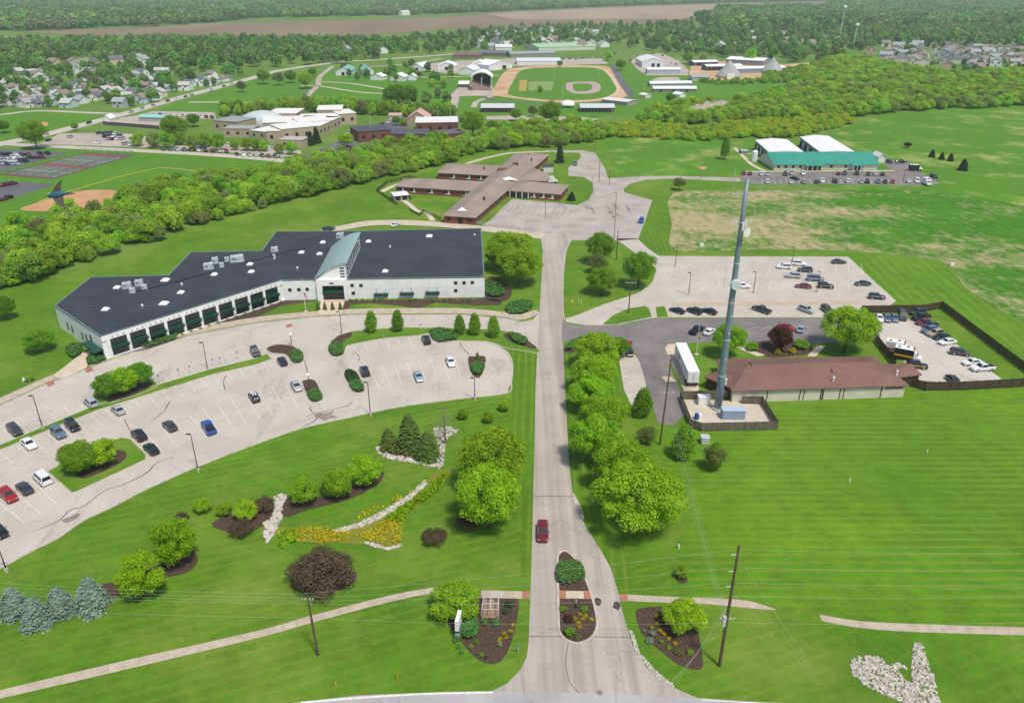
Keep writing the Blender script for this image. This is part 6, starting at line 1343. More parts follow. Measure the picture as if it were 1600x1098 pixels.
def make_car(kind):
    """meshes of one kind of car, x forward"""
    L, Wd = {'sedan': (4.75, 1.84), 'suv': (4.75, 1.92), 'pickup': (5.7, 2.0), 'van': (5.2, 2.0), 'hatch': (4.3, 1.8)}[kind]; h = L/2; w = Wd/2
    if kind == 'sedan': body = [(h, w*.72, .35, .62), (h-.12, w*.86, .25, .74), (h-.5, w*.96, .22, .84), (.95, w, .22, .95), (.5, w, .22, .98), (-1.2, w, .22, 1.0), (-h+.75, w*.98, .22, 1.02), (-h+.1, w*.9, .28, .98), (-h, w*.8, .38, .8)]; cab = (1.0, -1.75, .30, -1.05, .97, 1.44)
    if kind == 'hatch': body = [(h, w*.72, .35, .62), (h-.12, w*.88, .25, .76), (h-.5, w*.97, .22, .9), (.8, w, .22, 1.0), (-h+.5, w, .22, 1.04), (-h+.08, w*.92, .28, 1.0), (-h, w*.84, .38, .85)]; cab = (1.05, -h+.1, .3, -1.35, .99, 1.5)
    if kind == 'suv': body = [(h, w*.76, .4, .8), (h-.12, w*.9, .3, .95), (h-.5, w*.98, .28, 1.05), (.95, w, .28, 1.12), (-h+.5, w, .28, 1.16), (-h+.08, w*.94, .32, 1.14), (-h, w*.88, .42, .95)]; cab = (1.05, -h+.08, .4, -h+.5, 1.11, 1.74)
    if kind == 'van': body = [(h, w*.76, .4, .8), (h-.12, w*.92, .3, 1.0), (h-.6, w*.98, .28, 1.12), (1.4, w, .28, 1.2), (-h+.4, w, .28, 1.24), (-h+.05, w*.96, .3, 1.22), (-h, w*.92, .4, 1.0)]; cab = (1.65, -h+.03, .9, -h+.25, 1.18, 1.95)
    if kind == 'pickup': body = [(h, w*.8, .45, .85), (h-.1, w*.93, .35, 1.0), (h-.6, w*.99, .32, 1.12), (1.1, w, .32, 1.16), (.0, w, .32, 1.18), (-h+.4, w, .35, 1.18), (-h+.04, w*.97, .4, 1.16), (-h, w*.94, .5, 1.0)]; cab = (1.25, -.9, .65, -.6, 1.14, 1.82)
    v, f = loft(body); mb = MB(); mb.add(v, f)
    x0, x1, t0_, t1_, zb, zt = cab; wb, wt = w*.93, w*.74
    C = [(x0, -wb, zb), (x0, wb, zb), (x1, wb, zb), (x1, -wb, zb), (t0_, -wt, zt), (t0_, wt, zt), (t1_, wt, zt), (t1_, -wt, zt)]
    mb.add(C+[((t0_+t1_)/2, 0, zt+.05)], [[0, 1, 5, 4], [1, 2, 6, 5], [2, 3, 7, 6], [3, 0, 4, 7], [4, 5, 8], [5, 6, 8], [6, 7, 8], [7, 4, 8]])
    for s in (-1, 1): mb.box((x0-.35, s*(w+.08), zb+.08), (.14, .18, .14))
    P_ = {'body': mb.me('body', M_paint)}
    def pane(name, idx, k=.12, off=.012):
        q = [Vector(C[i]) for i in idx]; c = sum(q, Vector())/4; n = (q[1]-q[0]).cross(q[3]-q[0]).normalized()
        if n.dot(c-Vector(((x0+x1)/2, 0, zb))) < 0: n = -n
        q = [p.lerp(c, k)+n*off for p in q]; return mesh(name, q, [[0, 1, 2, 3]], M_glass)
    P_['windshield'] = pane('windshield', (0, 1, 5, 4)); P_['rear_window'] = pane('rear_window', (2, 3, 7, 6)); P_['side_window'] = [pane('side_window', (1, 2, 6, 5), .14), pane('side_window', (3, 0, 4, 7), .14)]
    r = {'sedan': .33, 'hatch': .32, 'suv': .38, 'van': .36, 'pickup': .42}[kind]; P_['wheel'] = []
    wm_ = MB(); wm_.tube([(0, -.11, 0), (0, .11, 0)], r, 14); tyre = wm_.me('wheel', M_tyre); hm = MB(); hm.tube([(0, -.125, 0), (0, .125, 0)], r*.6, 10); P_['hub'] = hm.me('rim', M_metal)
    P_['wheel'] = [(tyre, (x, s*(w-.1), r)) for x in (h*.62, -h*.6) for s in (-1, 1)]
    zl = body[1][3]-.16; P_['headlight'] = [MB().box((h-.1, s*w*.68, zl), (.16, .32, .14)).me('headlight', M_lampw) for s in (-1, 1)]
    P_['tail_lamp'] = [MB().box((-h+.05, s*w*.76, body[-2][3]-.2), (.14, .24, .18)).me('tail_lamp', M_lampr) for s in (-1, 1)]
    if kind == 'pickup': P_['cargo_bed'] = MB().box((-1.86, 0, 1.185), (1.75, Wd*.78, .02)).me('cargo_bed', M_trim)
    return P_
CARS = {k: make_car(k) for k in ('sedan', 'suv', 'pickup', 'van', 'hatch')}
CC = {'white': '#e6e7e8', 'silver': '#a9aeb3', 'grey': '#5f6469', 'dark grey': '#3a3e42', 'black': '#17181b', 'navy': '#1a2436', 'blue': '#1f4fa8', 'slate blue': '#5d6f85', 'red': '#9a1f22', 'maroon': '#6e1f2c', 'dark green': '#1f2f26', 'tan': '#a89a86', 'pale blue': '#8fa5b8'}
def car(x, y, ax, kind, col, label, group=None, detail=True, rev=False, rest=True):
    """ax: direction of the bonnet on the photograph (dx, dy pixels)"""
    q = P(x, y, .6); d = P(x+ax[0]*.1, y+ax[1]*.1, .6)-q; rz = math.atan2(d.y, d.x)
    nm = {'sedan': 'parked_car', 'hatch': 'parked_car', 'suv': 'parked_suv', 'pickup': 'pickup_truck', 'van': 'parked_van'}[kind]
    r = empty(nm, (q.x, q.y, .05), rz, label, {'pickup': 'pickup', 'van': 'van', 'suv': 'car'}.get(kind, 'car'), group); p = CARS[kind]; c = S(CC[col])
    obj('body', p['body'], r, color=c); obj('windshield', p['windshield'], r); obj('rear_window', p['rear_window'], r)
    for m in p['side_window']: obj('side_window', m, r)
    if detail:
        for m, l in p['wheel']: w_ = obj('wheel', m, r, l); obj('rim', p['hub'], w_)
        for m in p['headlight']: obj('headlight', m, r)
        for m in p['tail_lamp']: obj('tail_lamp', m, r)
        if 'cargo_bed' in p: obj('cargo_bed', p['cargo_bed'], r)
    else:
        obj('wheel_blocks', FARW, r)
    return r
FARW = MB().box((1.45, 0, .3), (.62, 1.7, .6)).box((-1.4, 0, .3), (.62, 1.7, .6)).me('wheel_blocks', M_tyre)  # stands for the wheels of distant cars, a plain dark box per axle
D1 = (65, 60); D2 = (40, 62); D3_ = (25, 60); U = lambda d: (-d[0], -d[1])
car(848, 831, (0, 30), 'suv', 'maroon', 'dark red suv driving towards the camera on the drive')
for a in [(23, 672, D1, 'suv', 'dark grey', 'dark olive suv nearest the left edge above the grass strip'), (45, 693, D1, 'sedan', 'white', 'white sedan below the grass strip at the far left'), (91, 676, D1, 'suv', 'slate blue', 'blue-grey car below the grass strip beside a black one'), (113, 665, D1, 'suv', 'black', 'black suv below the grass strip beside the blue-grey car'), (142, 629, U(D1), 'suv', 'silver', 'silver car above the grass strip left of the three trees'), (184, 640, U(D1), 'sedan', 'silver', 'silver-blue sedan below the three trees of the divider'), (217, 680, U(D1), 'suv', 'black', 'black suv at the tip of the big grass island'), (236, 701, U(D1), 'sedan', 'black', 'black sedan below the black suv at the big island'), (265, 665, U(D1), 'sedan', 'dark grey', 'dark grey sedan alone between the stalls right of the big island'), (326, 668, U(D2), 'pickup', 'blue', 'bright blue pickup truck in the middle stalls'), (66, 747, U(D1), 'van', 'white', 'white van beside the lower left of the big grass island'), (38, 762, U(D1), 'sedan', 'dark grey', 'dark grey sedan left of the white van'), (13, 774, D1, 'suv', 'red', 'red suv at the left edge of the lot'), (-2, 829, D1, 'sedan', 'black', 'black car cut off by the left picture edge'), (397, 620, U(D2), 'sedan', 'navy', 'navy coupe with two white stripes in the middle row'), (441, 564, U(D2), 'sedan', 'navy', 'navy car at the end of the grass divider'), (463, 603, D2, 'sedan', 'silver', 'silver sedan left of the mulched lamp island'), (570, 580, U(D3_), 'suv', 'navy', 'navy suv right of the narrow planted island'), (654, 588, D3_, 'sedan', 'pale blue', 'silver-blue sedan alone in the right-hand stalls'), (704, 565, D3_, 'sedan', 'white', 'white sedan left of the teardrop island'), (666, 531, U(D3_), 'suv', 'black', 'black suv beside the juniper on the grass island'), (399, 550, D2, 'suv', 'dark grey', 'dark grey suv above the divider by the accessible stalls'),
          (618, 351, (20, -10), 'sedan', 'white', 'white sedan on the drive behind the dark-roofed building'), (514, 358, (20, -4), 'suv', 'dark grey', 'dark car half hidden behind the dark roof'), (1002, 345, (-4, 14), 'suv', 'blue', 'bright blue car alone in the worn lot'),
          (1058, 485, U((40, 14)), 'sedan', 'black', 'leftmost of three black cars below the tan gravel strip'), (1085, 486, U((40, 14)), 'suv', 'black', 'middle of three black cars below the tan gravel strip'), (1108, 486, U((40, 14)), 'sedan', 'black', 'rightmost of three black cars below the tan gravel strip'), (1190, 484, U((40, 14)), 'pickup', 'dark grey', 'dark grey pickup parked right of the tower'), (1089, 516, (20, -12), 'pickup', 'black', 'black pickup on the dark asphalt left of the tower'), (1109, 518, (20, -14), 'sedan', 'white', 'white car half hidden by the tree behind the tower'), (1160, 447, (30, 0), 'suv', 'white', 'white suv directly behind the round tower drum'), (1225, 417, U((30, 2)), 'suv', 'white', 'white suv, left of two at the top of the lot'), (1248, 412, (30, 2), 'suv', 'white', 'white suv with dark roof glass, right of two at the top of the lot'), (1258, 422, U((30, 2)), 'suv', 'dark grey', 'dark grey suv below the two white ones'), (1239, 431, U((30, 2)), 'suv', 'silver', 'silver suv above the maroon car'), (1274, 436, (30, 2), 'van', 'slate blue', 'slate blue van in the middle of the lot group'), (1255, 447, U((30, 2)), 'sedan', 'maroon', 'maroon sedan in the lot group'), (1290, 447, (30, 2), 'suv', 'black', 'black suv right of the maroon sedan'), (1311, 409, (30, 0), 'sedan', 'navy', 'dark blue car at the top right corner of the lot'), (1348, 443, U((30, 0)), 'sedan', 'navy', 'navy sedan on the right edge of the lot, upper one'), (1370, 464, (30, 2), 'suv', 'navy', 'navy car on the right edge of the lot, lower one'), (1260, 484, (40, 14), 'suv', 'silver', 'silver suv below the tan gravel strip'), (1292, 484, (20, 16), 'suv', 'dark grey', 'dark grey car beside the big tree'), (1252, 514, (14, -18), 'sedan', 'pale blue', 'pale silver car on the dark asphalt by the purple tree'), (1229, 511, (30, 8), 'sedan', 'red', 'red car behind the purple-leaved tree'), (981, 538, (4, -12), 'sedan', 'red', 'red car at the end of the tree row'), (983, 549, (4, 12), 'sedan', 'black', 'dark car below the red car at the tree row'),
          (1374, 497, D3_, 'sedan', 'white', 'white car at the left of the fenced lot row'), (1386, 497, D3_, 'sedan', 'slate blue', 'slate sedan second in the fenced lot row'), (1398, 497, D3_, 'sedan', 'slate blue', 'slate sedan third in the fenced lot row'), (1410, 494, D3_, 'van', 'dark grey', 'dark minivan fourth in the fenced lot row'), (1433, 488, (-30, 4), 'suv', 'dark grey', 'grey suv in the top corner of the fenced lot'), (1439, 496, (-30, 6), 'pickup', 'black', 'black pickup in the top corner of the fenced lot'), (1443, 503, (-30, 6), 'sedan', 'maroon', 'maroon car in the right row of the fenced lot'), (1454, 508, (-30, 6), 'sedan', 'dark grey', 'dark grey sedan below the maroon car in the fenced lot'), (1452, 516, (-30, 6), 'suv', 'slate blue', 'slate car in the right row of the fenced lot'), (1461, 521, (-30, 6), 'suv', 'tan', 'tan suv in the right row of the fenced lot'), (1471, 526, (-30, 6), 'sedan', 'dark green', 'dark green car in the right row of the fenced lot'), (1480, 534, (-30, 4), 'sedan', 'white', 'white-topped sedan in the right row of the fenced lot'), (1500, 551, (30, 4), 'suv', 'dark grey', 'dark grey suv alone on the right of the fenced lot'), (1519, 566, (-30, 2), 'sedan', 'white', 'white sedan beside the white pickup in the fenced lot'), (1535, 575, (-30, 2), 'pickup', 'white', 'white pickup at the lower right of the fenced lot'), (1490, 594, (20, 16), 'sedan', 'dark grey', 'dark sedan against the front fence of the fenced lot'), (1433, 571, (30, 4), 'suv', 'black', 'black suv with yellow stripe beside the small brown canopy roof')]:
    car(*a)
cs = [o for o in bpy.data.objects if o.get('label', '').startswith('navy coupe')][0]
for s in (-.28, .28): obj('stripe', mesh('stripe', [(2.0, s-.14, .925), (2.0, s+.14, .925), (.98, s+.14, 1.0), (.98, s-.14, 1.0), (.3, s-.14, 1.50), (.3, s+.14, 1.50), (-1.05, s+.14, 1.50), (-1.05, s-.14, 1.50), (-1.75, s-.14, 1.05), (-1.75, s+.14, 1.05), (-2.2, s+.14, 1.03), (-2.2, s-.14, 1.03)], [[0, 3, 2, 1], [4, 7, 6, 5], [8, 11, 10, 9]], M_wht), cs)
cs = [o for o in bpy.data.objects if o.get('label', '').startswith('black suv with yellow')][0]
for s in (-1, 1): MB().box((-.2, s*.965, .85), (3.6, .02, .2)).build('stripe', plain('yellow_stripe', '#d9a512'), cs)
# emergency box trucks
def box_truck(x, y, ax, label, side='#e8e8e6', stripe=None):
    q = P(x, y, 1.5); d = P(x+ax[0]*.1, y+ax[1]*.1, 1.5)-q
    r = empty('box_truck', (q.x, q.y, .05), math.atan2(d.y, d.x), label, 'truck')
    MB().box((-.9, 0, 1.75), (4.4, 2.4, 2.5)).build('cargo_box', M_oc, r, color=S(side)); MB().box((-.9, 0, 3.03), (4.44, 2.44, .08)).build('box_roof', M_wht, r)
    v, f = loft([(3.1, .85, .5, 1.1), (2.9, 1.0, .4, 1.3), (2.2, 1.05, .4, 1.45), (1.3, 1.05, .4, 1.5)]); mb = MB(); mb.add(v, f); mb.add([(2.3, -.98, 1.4), (2.3, .98, 1.4), (1.3, .98, 1.4), (1.3, -.98, 1.4), (1.8, -.85, 2.2), (1.8, .85, 2.2), (1.3, .85, 2.25), (1.3, -.85, 2.25)], [[0, 1, 5, 4], [1, 2, 6, 5], [3, 0, 4, 7], [4, 5, 6, 7]]); mb.build('cab', M_oc, r, color=S('#e2e2e0'))
    obj('windshield', mesh('windshield', [(2.26, -.85, 1.5), (2.26, .85, 1.5), (1.86, .75, 2.13), (1.86, -.75, 2.13)], [[0, 1, 2, 3]], M_glass), r).location.x = .02
    if stripe: 
        for s in (-1, 1): MB().box((-.9, s*1.215, 1.25), (4.3, .02, .45)).build('stripe', M_oc, r, color=S(stripe))
    for x_, y_ in ((2.2, -.95), (2.2, .95), (-1.6, -1.0), (-1.6, 1.0)):
        mb = MB(); mb.tube([(x_, y_-.14, .45), (x_, y_+.14, .45)], .45, 12); mb.build('wheel', M_tyre, r)
    for x_, y_ in ((-.3, .4), (-2.2, -.4)): MB().box((x_, y_, 3.15), (.5, .5, .2)).build('roof_vent', M_open, r)
    MB().box((1.1, 0, 3.18), (.3, 1.8, .2)).build('light_bar', M_lampr, r)
box_truck(1405, 543, (30, 6), 'white box ambulance with red stripe, upper of two in the fenced lot', stripe='#c04048')
box_truck(1419, 553, (30, 6), 'white-topped box truck with dark side and yellow stripe in the fenced lot', '#26262a', '#d9a512')
# white semi trailer
a, b, c = P(1075, 582, 4.0), P(1094, 581, 4.0), P(1055, 536.5, 4.0)
d = (c-a).xy; Lt = d.length; tr_ = empty('semi_trailer', ((a.x+b.x)/2, (a.y+b.y)/2, .07), math.atan2(d.y, d.x), 'white semi trailer parked on the pad beside the brown-roofed building', 'trailer')
MB().box((Lt/2, 0, 2.6), (Lt, 2.6, 2.8)).build('box', M_wht, tr_); MB().box((Lt/2, 0, 4.02), (Lt+.05, 2.66, .06)).build('roof', M_sky, tr_)
for k in range(9): MB().box((Lt*(k+.5)/9, 0, 2.6), (.06, 2.64, 2.7)).build('rib', M_metal, tr_)
for x_ in (1.2, 2.5):
    for s in (-1, 1): mb = MB(); mb.tube([(x_, s*.85, .5), (x_, s*1.25, .5)], .5, 14); mb.build('wheel', M_tyre, tr_)
for s in (-.65, .65): MB().box((-.03, s, 2.6), (.05, 1.22, 2.5)).build('rear_door', M_wht, tr_)
for s in (-.1, .1): MB().box((-.08, s, 2.5), (.05, .06, 2.4)).build('door_bar', M_metal, tr_)
MB().box((-.05, 0, .8), (.1, 2.5, .14)).build('bumper', M_black_metal, tr_); MB().box((Lt*.55, 1.32, 1.7), (Lt*.3, .05, .5)).build('side_locker', M_metal, tr_); MB().box((Lt-2.5, 0, .6), (.2, 1.8, 1.2)).build('landing_gear', M_black_metal, tr_)
for s in (-.9, .9): MB().box((-.07, s, 1.25), (.04, .2, .1)).build('tail_lamp', M_lampr, tr_)
MB().box((Lt*.7, 1.31, 2.75), (2.6, .02, .9)).build('side_panel', M_glass, tr_)
# cars of the teal-roofed building
for x, y, k, c in [(1162, 271, 'sedan', 'maroon'), (1172, 271, 'sedan', 'maroon'), (1190, 272, 'suv', 'white'), (1199, 272, 'sedan', 'silver'), (1227, 272, 'suv', 'dark grey'), (1237, 271, 'suv', 'silver'), (1255, 271, 'suv', 'white'), (1310, 271, 'sedan', 'maroon'), (1320, 271, 'suv', 'dark grey'), (1339, 271, 'suv', 'black'), (1357, 272, 'sedan', 'dark grey'), (1368, 271, 'suv', 'white'), (1379, 272, 'sedan', 'black'), (1199, 284, 'suv', 'white'), (1236, 284, 'sedan', 'white'), (1256, 284, 'suv', 'silver'), (1276, 284, 'sedan', 'dark grey'), (1285, 283, 'suv', 'white'), (1305, 283, 'pickup', 'black'), (1325, 283, 'suv', 'white'), (1346, 284, 'sedan', 'silver'), (1355, 284, 'suv', 'black'), (1372, 284, 'suv', 'slate blue'), (1383, 284, 'sedan', 'dark green'), (1395, 284, 'sedan', 'red'), (1420, 283, 'sedan', 'white'), (1433, 283, 'van', 'white')]:
    rw = 'the row against the teal-roofed building' if y < 278 else 'the row nearest the meadow before the teal-roofed building'
    o_ = RND.choice((-1, 1)); car(x, y, (3*o_, 12*o_), k, c, f'{c} {k} parked in {rw}', f'{c} {k}s of {rw}')
car(1242, 279, (14, 3), 'sedan', 'black', 'black car driving between the rows before the teal-roofed building'); car(1389, 253, (10, 3), 'suv', 'dark grey', 'dark car beside the small white shed'); car(1408, 253, (16, 0), 'pickup', 'black', 'black truck on the spur behind the teal-roofed building'); car(1459, 276, (14, 6), 'suv', 'navy', 'navy suv at the far right end of the teal-roofed lot')
box_truck(1449, 284, (12, 8), 'white camper at the right end of the teal-roofed lot'); box_truck(1431, 262, (16, 0), 'dark green flatbed truck on the spur', '#20302a')
car(899, 256, (0, 10), 'van', 'slate blue', 'blue-grey van on the grass behind the brick building'); box_truck(861, 281, (12, 0), 'white box truck with blue cab at the brick building')
box_truck(346, 161, (14, -6), 'white camper trailer alone on the park lane')
# far cars
rg = random.Random(4)
def lot_cars(pts, axis, lb, gp):
    for x, y in pts:
        c = rg.choice(['white', 'white', 'silver', 'black', 'dark grey', 'maroon', 'navy', 'silver']); k = rg.choice(['sedan', 'suv', 'suv', 'pickup', 'van'])
        car(x, y, axis if rg.random() < .5 else U(axis), k, c, f'{c} {k} {lb}', f'{c} {k}s {gp}', False)
lot_cars([(5+k*9.5, 241+k*.1) for k in range(5)]+[(20+k*9, 246) for k in range(6) if k != 2]+[(3+k*9, 251) for k in range(5)]+[(2+k*8, 256) for k in range(4)]+[(62, 239), (74, 239.5)], (10, 3), 'in the black lot beside the tennis courts', 'in the black lot by the courts')
lot_cars([(8, 289), (18, 287.5), (3, 312), (11, 309)], (10, -2), 'in the lower black lot by the ball field', 'in the lower black lot')
lot_cars([(76, 219), (110, 214), (153, 223)]+[(155+k*8, 208+k*.5) for k in range(5)]+[(165+k*7, 213) for k in range(4)]+[(170+k*7, 217) for k in range(4)]+[(196, 225), (205, 226)], (10, -3), 'in the pale school lot by the junction', 'in the pale school lot')
lot_cars([(255+k*11, 233+k*.4) for k in range(10)]+[(370+k*10, 241+k*.6) for k in range(8)]+[(300+k*14, 225+k*.5) for k in range(10)], (5, 5), 'parked under the school tree row', 'under the school trees')
lot_cars([(232+k*9, 179+k*.4) for k in range(12)], (6, 3), 'in the lot beyond the turquoise pool roof', 'beyond the pool roof')
lot_cars([(139, 192), (205, 175), (222, 170), (240, 165), (262, 158), (275, 155), (290, 151), (300, 149), (330, 141), (350, 135), (362, 131)], (10, -3), 'driving on the diagonal road', 'on the diagonal road')
lot_cars([(476, 150), (480, 146), (545, 208), (552, 204), (597, 194), (607, 191), (566, 231), (550, 233), (510, 240), (536, 228), (522, 232)], (10, -5), 'on the black road beside the schools', 'on the school road')
lot_cars([(985, 95), (995, 93), (1000, 99), (1050, 99), (1056, 101), (990, 88), (1010, 86), (1020, 84), (1035, 87), (880, 93), (890, 92), (900, 93), (910, 91), (925, 90), (940, 89), (960, 84), (968, 83), (975, 82)], (8, 2), 'in the fairground yards', 'of the fairground yards')
lot_cars([(520+k*6, 160.5) for k in range(0, 14, 3)], (8, 0), 'on the park grass behind the tree belt', 'behind the tree belt')
# ================================================================== POLES, TOWER, FENCES, WIRES
q = P(1121, 640); HTW = HT(1121, 640, 281)
tw = empty('monopole_tower', (q.x, q.y, .1), 0, 'tall blue-grey steel monopole tower with drum antenna inside the fenced compound', 'tower')
mb = MB(); n_ = 6; mb.tube([(0, 0, HTW*k/n_) for k in range(n_+1)], [.86-.46*k/n_ for k in range(n_+1)], 18); mb.build('mast', M_steel, tw, smooth=True)
MB().tube([(0, 0, 0), (0, 0, .5)], 1.15, 18).build('base_plate', M_metal, tw)
def zt(py):   # height on the mast seen at photo row py
    return HT(1121, 640, py)
z = zt(443); MB().tube([(.15, -1.5, z), (.15, -.6, z)], [1.0, 1.05], 24).build('drum_antenna', plain('radome', '#c9d2d8', rough=.4), tw); MB().tube([(.15, -.7, z), (0, 0, z)], .15, 8).build('bracket', M_metal, tw)
z = zt(361); o = MB(); o.tube([(.9, -1.3, z), (.55, -.7, z)], [.95, .3], 18); o.build('dish_antenna', M_wht, tw); MB().tube([(.6, -.8, z), (0, 0, z)], .12, 8).build('bracket', M_metal, tw)
for py, ln, h0, h1 in ((303, 2.6, -.3, 5.0), (348, 2.2, -.5, 3.2), (447, 2.0, -.6, 4.0)):
    z = zt(py); sides = (-1, 1) if py < 400 else (-1,)
    for s in sides:
        a = MB(); a.tube([(0, 0, z), (s*ln, -.3, z)], .06, 6); a.build('arm', M_metal, tw); a = MB(); a.tube([(s*ln, -.3, z+h0), (s*ln, -.3, z+h1)], .045, 6); a.build('whip_antenna', M_metal, tw)
for py in (494, 520, 560): z = zt(py); MB().box((.1, -.7, z), (.3, .2, .4)).build('junction_box', M_metal, tw)
for py in (352,):
    z = zt(py)
    for k in range(3):
        a_ = rad(120*k-90); c_ = (1.1*math.cos(a_), 1.1*math.sin(a_)); MB().box((c_[0], c_[1], z), (.28, .28, 1.5)).build('panel_antenna', M_wht, tw); a = MB(); a.tube([(0, 0, z), (c_[0], c_[1], z)], .07, 6); a.build('arm', M_metal, tw)
for k in range(1, 6): MB().tube([(0, 0, HTW*k/6-.12), (0, 0, HTW*k/6+.12)], .92-.46*k/6, 18).build('flange', M_metal, tw)
mb = MB()
for k in range(40): mb.box((.72-.36*k/40, .45, 2+k*(HTW-4)/40), (.35, .04, .04))
mb.build('climbing_pegs', M_metal, tw)
sheet('equipment_pad', [(1063, 624), (1188, 628), (1208, 662), (1080, 667)], .09, plain('pad_concrete', '#cbc0ae', '#bdb2a0', scale=.5))
def fence(name, label, pts, h, mat, board=None, gap=2.4, closed=False, lattice=False):
    w = px(pts); L = [Vector(p) for p in w]; root = empty(name, (L[0].x, L[0].y, 0), 0, label, 'fence'); o0 = L[0]
    for a, b in zip(L[:-1], L[1:]):
        n = max(1, round((b-a).length/gap)); d = (b-a).normalized(); nr = Vector((-d.y, d.x))
        for k in range(n):
            p, q = a.lerp(b, k/n)-o0, a.lerp(b, (k+1)/n)-o0; ln = (q-p).length; ang = math.atan2(d.y, d.x)
            mb = MB(); nb_ = max(3, int(ln/(board or .2)))
            for j in range(nb_):
                c = p.lerp(q, (j+.5)/nb_)+nr*(.02 if j % 2 else -.02)
                mb.box((c.x, c.y, h/2+.04), (ln/nb_*.93 if not lattice else .05, .03 if not lattice else .04, h-.08-RND.uniform(0, .03)), ang)
            for zz in (.35, h-.35): c = (p+q)/2; mb.box((c.x, c.y, zz), (ln, .07 if not lattice else .04, .1), ang)
            mb.build('panel', mat, root); MB().box((p.x, p.y, h/2+.05), (.13, .13, h+.1), ang).build('post', mat, root)
    return root
fence('wooden_fence', 'weathered grey board fence round the tower compound', [(1148, 622), (1062, 624), (1079, 668), (1095, 674), (1214, 671.5), (1190, 632), (1158, 631)], 2.1, M_fenceg, .18)
fence('privacy_fence', 'dark brown board fence enclosing the lot beside the brown-roofed building', [(1398, 574), (1364, 530), (1345, 489), (1440, 488), (1470, 482), (1628, 602), (1578, 605.5), (1504, 609.5), (1445, 610.5), (1422, 604)], 2.3, M_fence, .3, 3.0)
fence('metal_fence', 'black metal picket fence around the garden of the brick building', [(668, 291-5), (640, 279), (605, 287), (589, 300), (614, 318), (622, 322)], 1.6, M_black_metal, .25, 3, lattice=True)
fence('metal_fence', 'short black fence beside the pavilion walk', [(623, 299), (643, 313)], 1.5, M_black_metal, .25, 3, lattice=True)
fence('metal_fence', 'black railing along the garden walk steps', [(640, 330), (655, 338), (662, 332), (690, 345)], 1.3, M_black_metal, .25, 3, lattice=True)
fence('wire_fence', 'thin fence between the brick building lot and the rear drive', [(745, 350), (800, 357), (843, 367)], 1.3, M_metal, .6, 3.5, lattice=True)
fence('court_fence', 'tall thin fence around the tennis courts', [(0, 274), (81, 281), (209, 243.5), (135, 239.5), (0, 274)], 3, plain('green_mesh', '#5f7468'), 1.2, 5, lattice=True)
def cabinet(x, y, L, D, H, mat, label, name='equipment_cabinet', rz=0.0, top=None):
    q = P(x, y); r = empty(name, (q.x, q.y, .1), rz, label, 'cabinet'); MB().box((0, D/2, H/2), (L, D, H)).build('body', mat, r); MB().box((0, D/2, H+.06), (L+.15, D+.15, .12)).build('lid', top or mat, r)
    for k in (-1, 1): MB().box((k*L*.24, -.02, H*.5), (L*.4, .05, H*.8)).build('door', mat, r)
    return r
cabinet(1100, 634, 2.5, 1.6, 1.9, M_wht, 'white equipment cabinet left of the tower base')
cabinet(1146, 656, 4.8, 2.0, 2.0, plain('shelter_blue', '#8fa5bb', '#8499af', scale=1), 'blue-grey equipment shelter in front of the tower', top=plain('shelter_roof', '#a9bccd'))
cabinet(1168, 629, 1.2, 1.2, 1.4, M_wht, 'small white unit at the back fence of the compound'); cabinet(1156, 628, 1.4, .8, 1.5, M_trim, 'black meter cabinet at the back fence of the compound'); cabinet(1102, 695, 1.6, 1.5, 1.4, M_metal, 'grey utility cabinet on the lawn between two upright trees')
q = P(1088, 655); r = empty('water_drum', (q.x, q.y, .1), 0, 'small blue and white drum at the left of the compound', 'drum'); MB().tube([(0, 0, 0), (0, 0, 1.3)], .45, 12).build('drum', plain('drum_blue', '#1f4a9a'), r); MB().tube([(.7, 0, 0), (.7, 0, 1.2)], .4, 12).build('container', M_wht, r)
def lamp_post(bx, by, ty, label, arms=1, mat=None, globe=False):
    q = P(bx, by); h = min(11.5, max(3.2, HT(bx, by, ty))); r = empty('lamp_post', (q.x, q.y, 0), 0, label, 'lamp post')
    MB().tube([(0, 0, 0), (0, 0, .75)], .3, 12).build('footing', M_conc, r); MB().tube([(0, 0, .7), (0, 0, h)], [.11, .075], 8).build('pole', mat or M_poledark, r)
    if globe: MB().tube([(0, 0, h-.05), (0, 0, h+.1), (0, 0, h+.3), (0, 0, h+.4)], [.1, .42, .42, .2], 12).build('lamp_head', M_sky, r)
    else:
        for s in ((-1, 1)[:arms]): MB().box((s*.5, 0, h), (.75, .36, .16)).box((s*.15, 0, h), (.3, .08, .08)).build('lamp_head', mat or M_poledark, r)
    return r
for a in [(67, 670, 618, 'lamp post on the grass strip at the far left'), (310, 737, 678, 'lamp post at the lawn edge below the blue pickup'), (579, 649, 597, 'lamp post at the lawn edge below the narrow island'), (742, 625, 590, 'lamp post at the lawn edge below the teardrop island'), (11, 893, 860, 'lamp post at the left picture edge by the lot corner'), (325, 579, 535, 'lamp post on the divider beside the accessible stalls'), (534, 522, 487, 'lamp post on the island in front of the entrance'), (1076, 461, 426, 'lamp post left of the tower in the right lot'), (1055, 417, 387, 'lamp post at the top left of the right lot'), (1177, 458, 425, 'lamp post right of the tower in the right lot'), (1276, 457, 424, 'lamp post beside the black suv in the right lot'), (1238, 408, 386, 'lamp post at the top of the right lot'), (852, 341, 316, 'lamp post in front of the brick building'), (961, 340, 301, 'lamp post in the worn lot, upper one'), (959, 381, 339, 'lamp post in the worn lot, lower one'), (1300, 284, 270, 'lamp post between the rows before the teal-roofed building'), (1410, 288, 267, 'lamp post at the right of the teal-roofed lot'), (1094, 283, 265, 'lamp post on the lane to the teal-roofed building')]: lamp_post(*a)
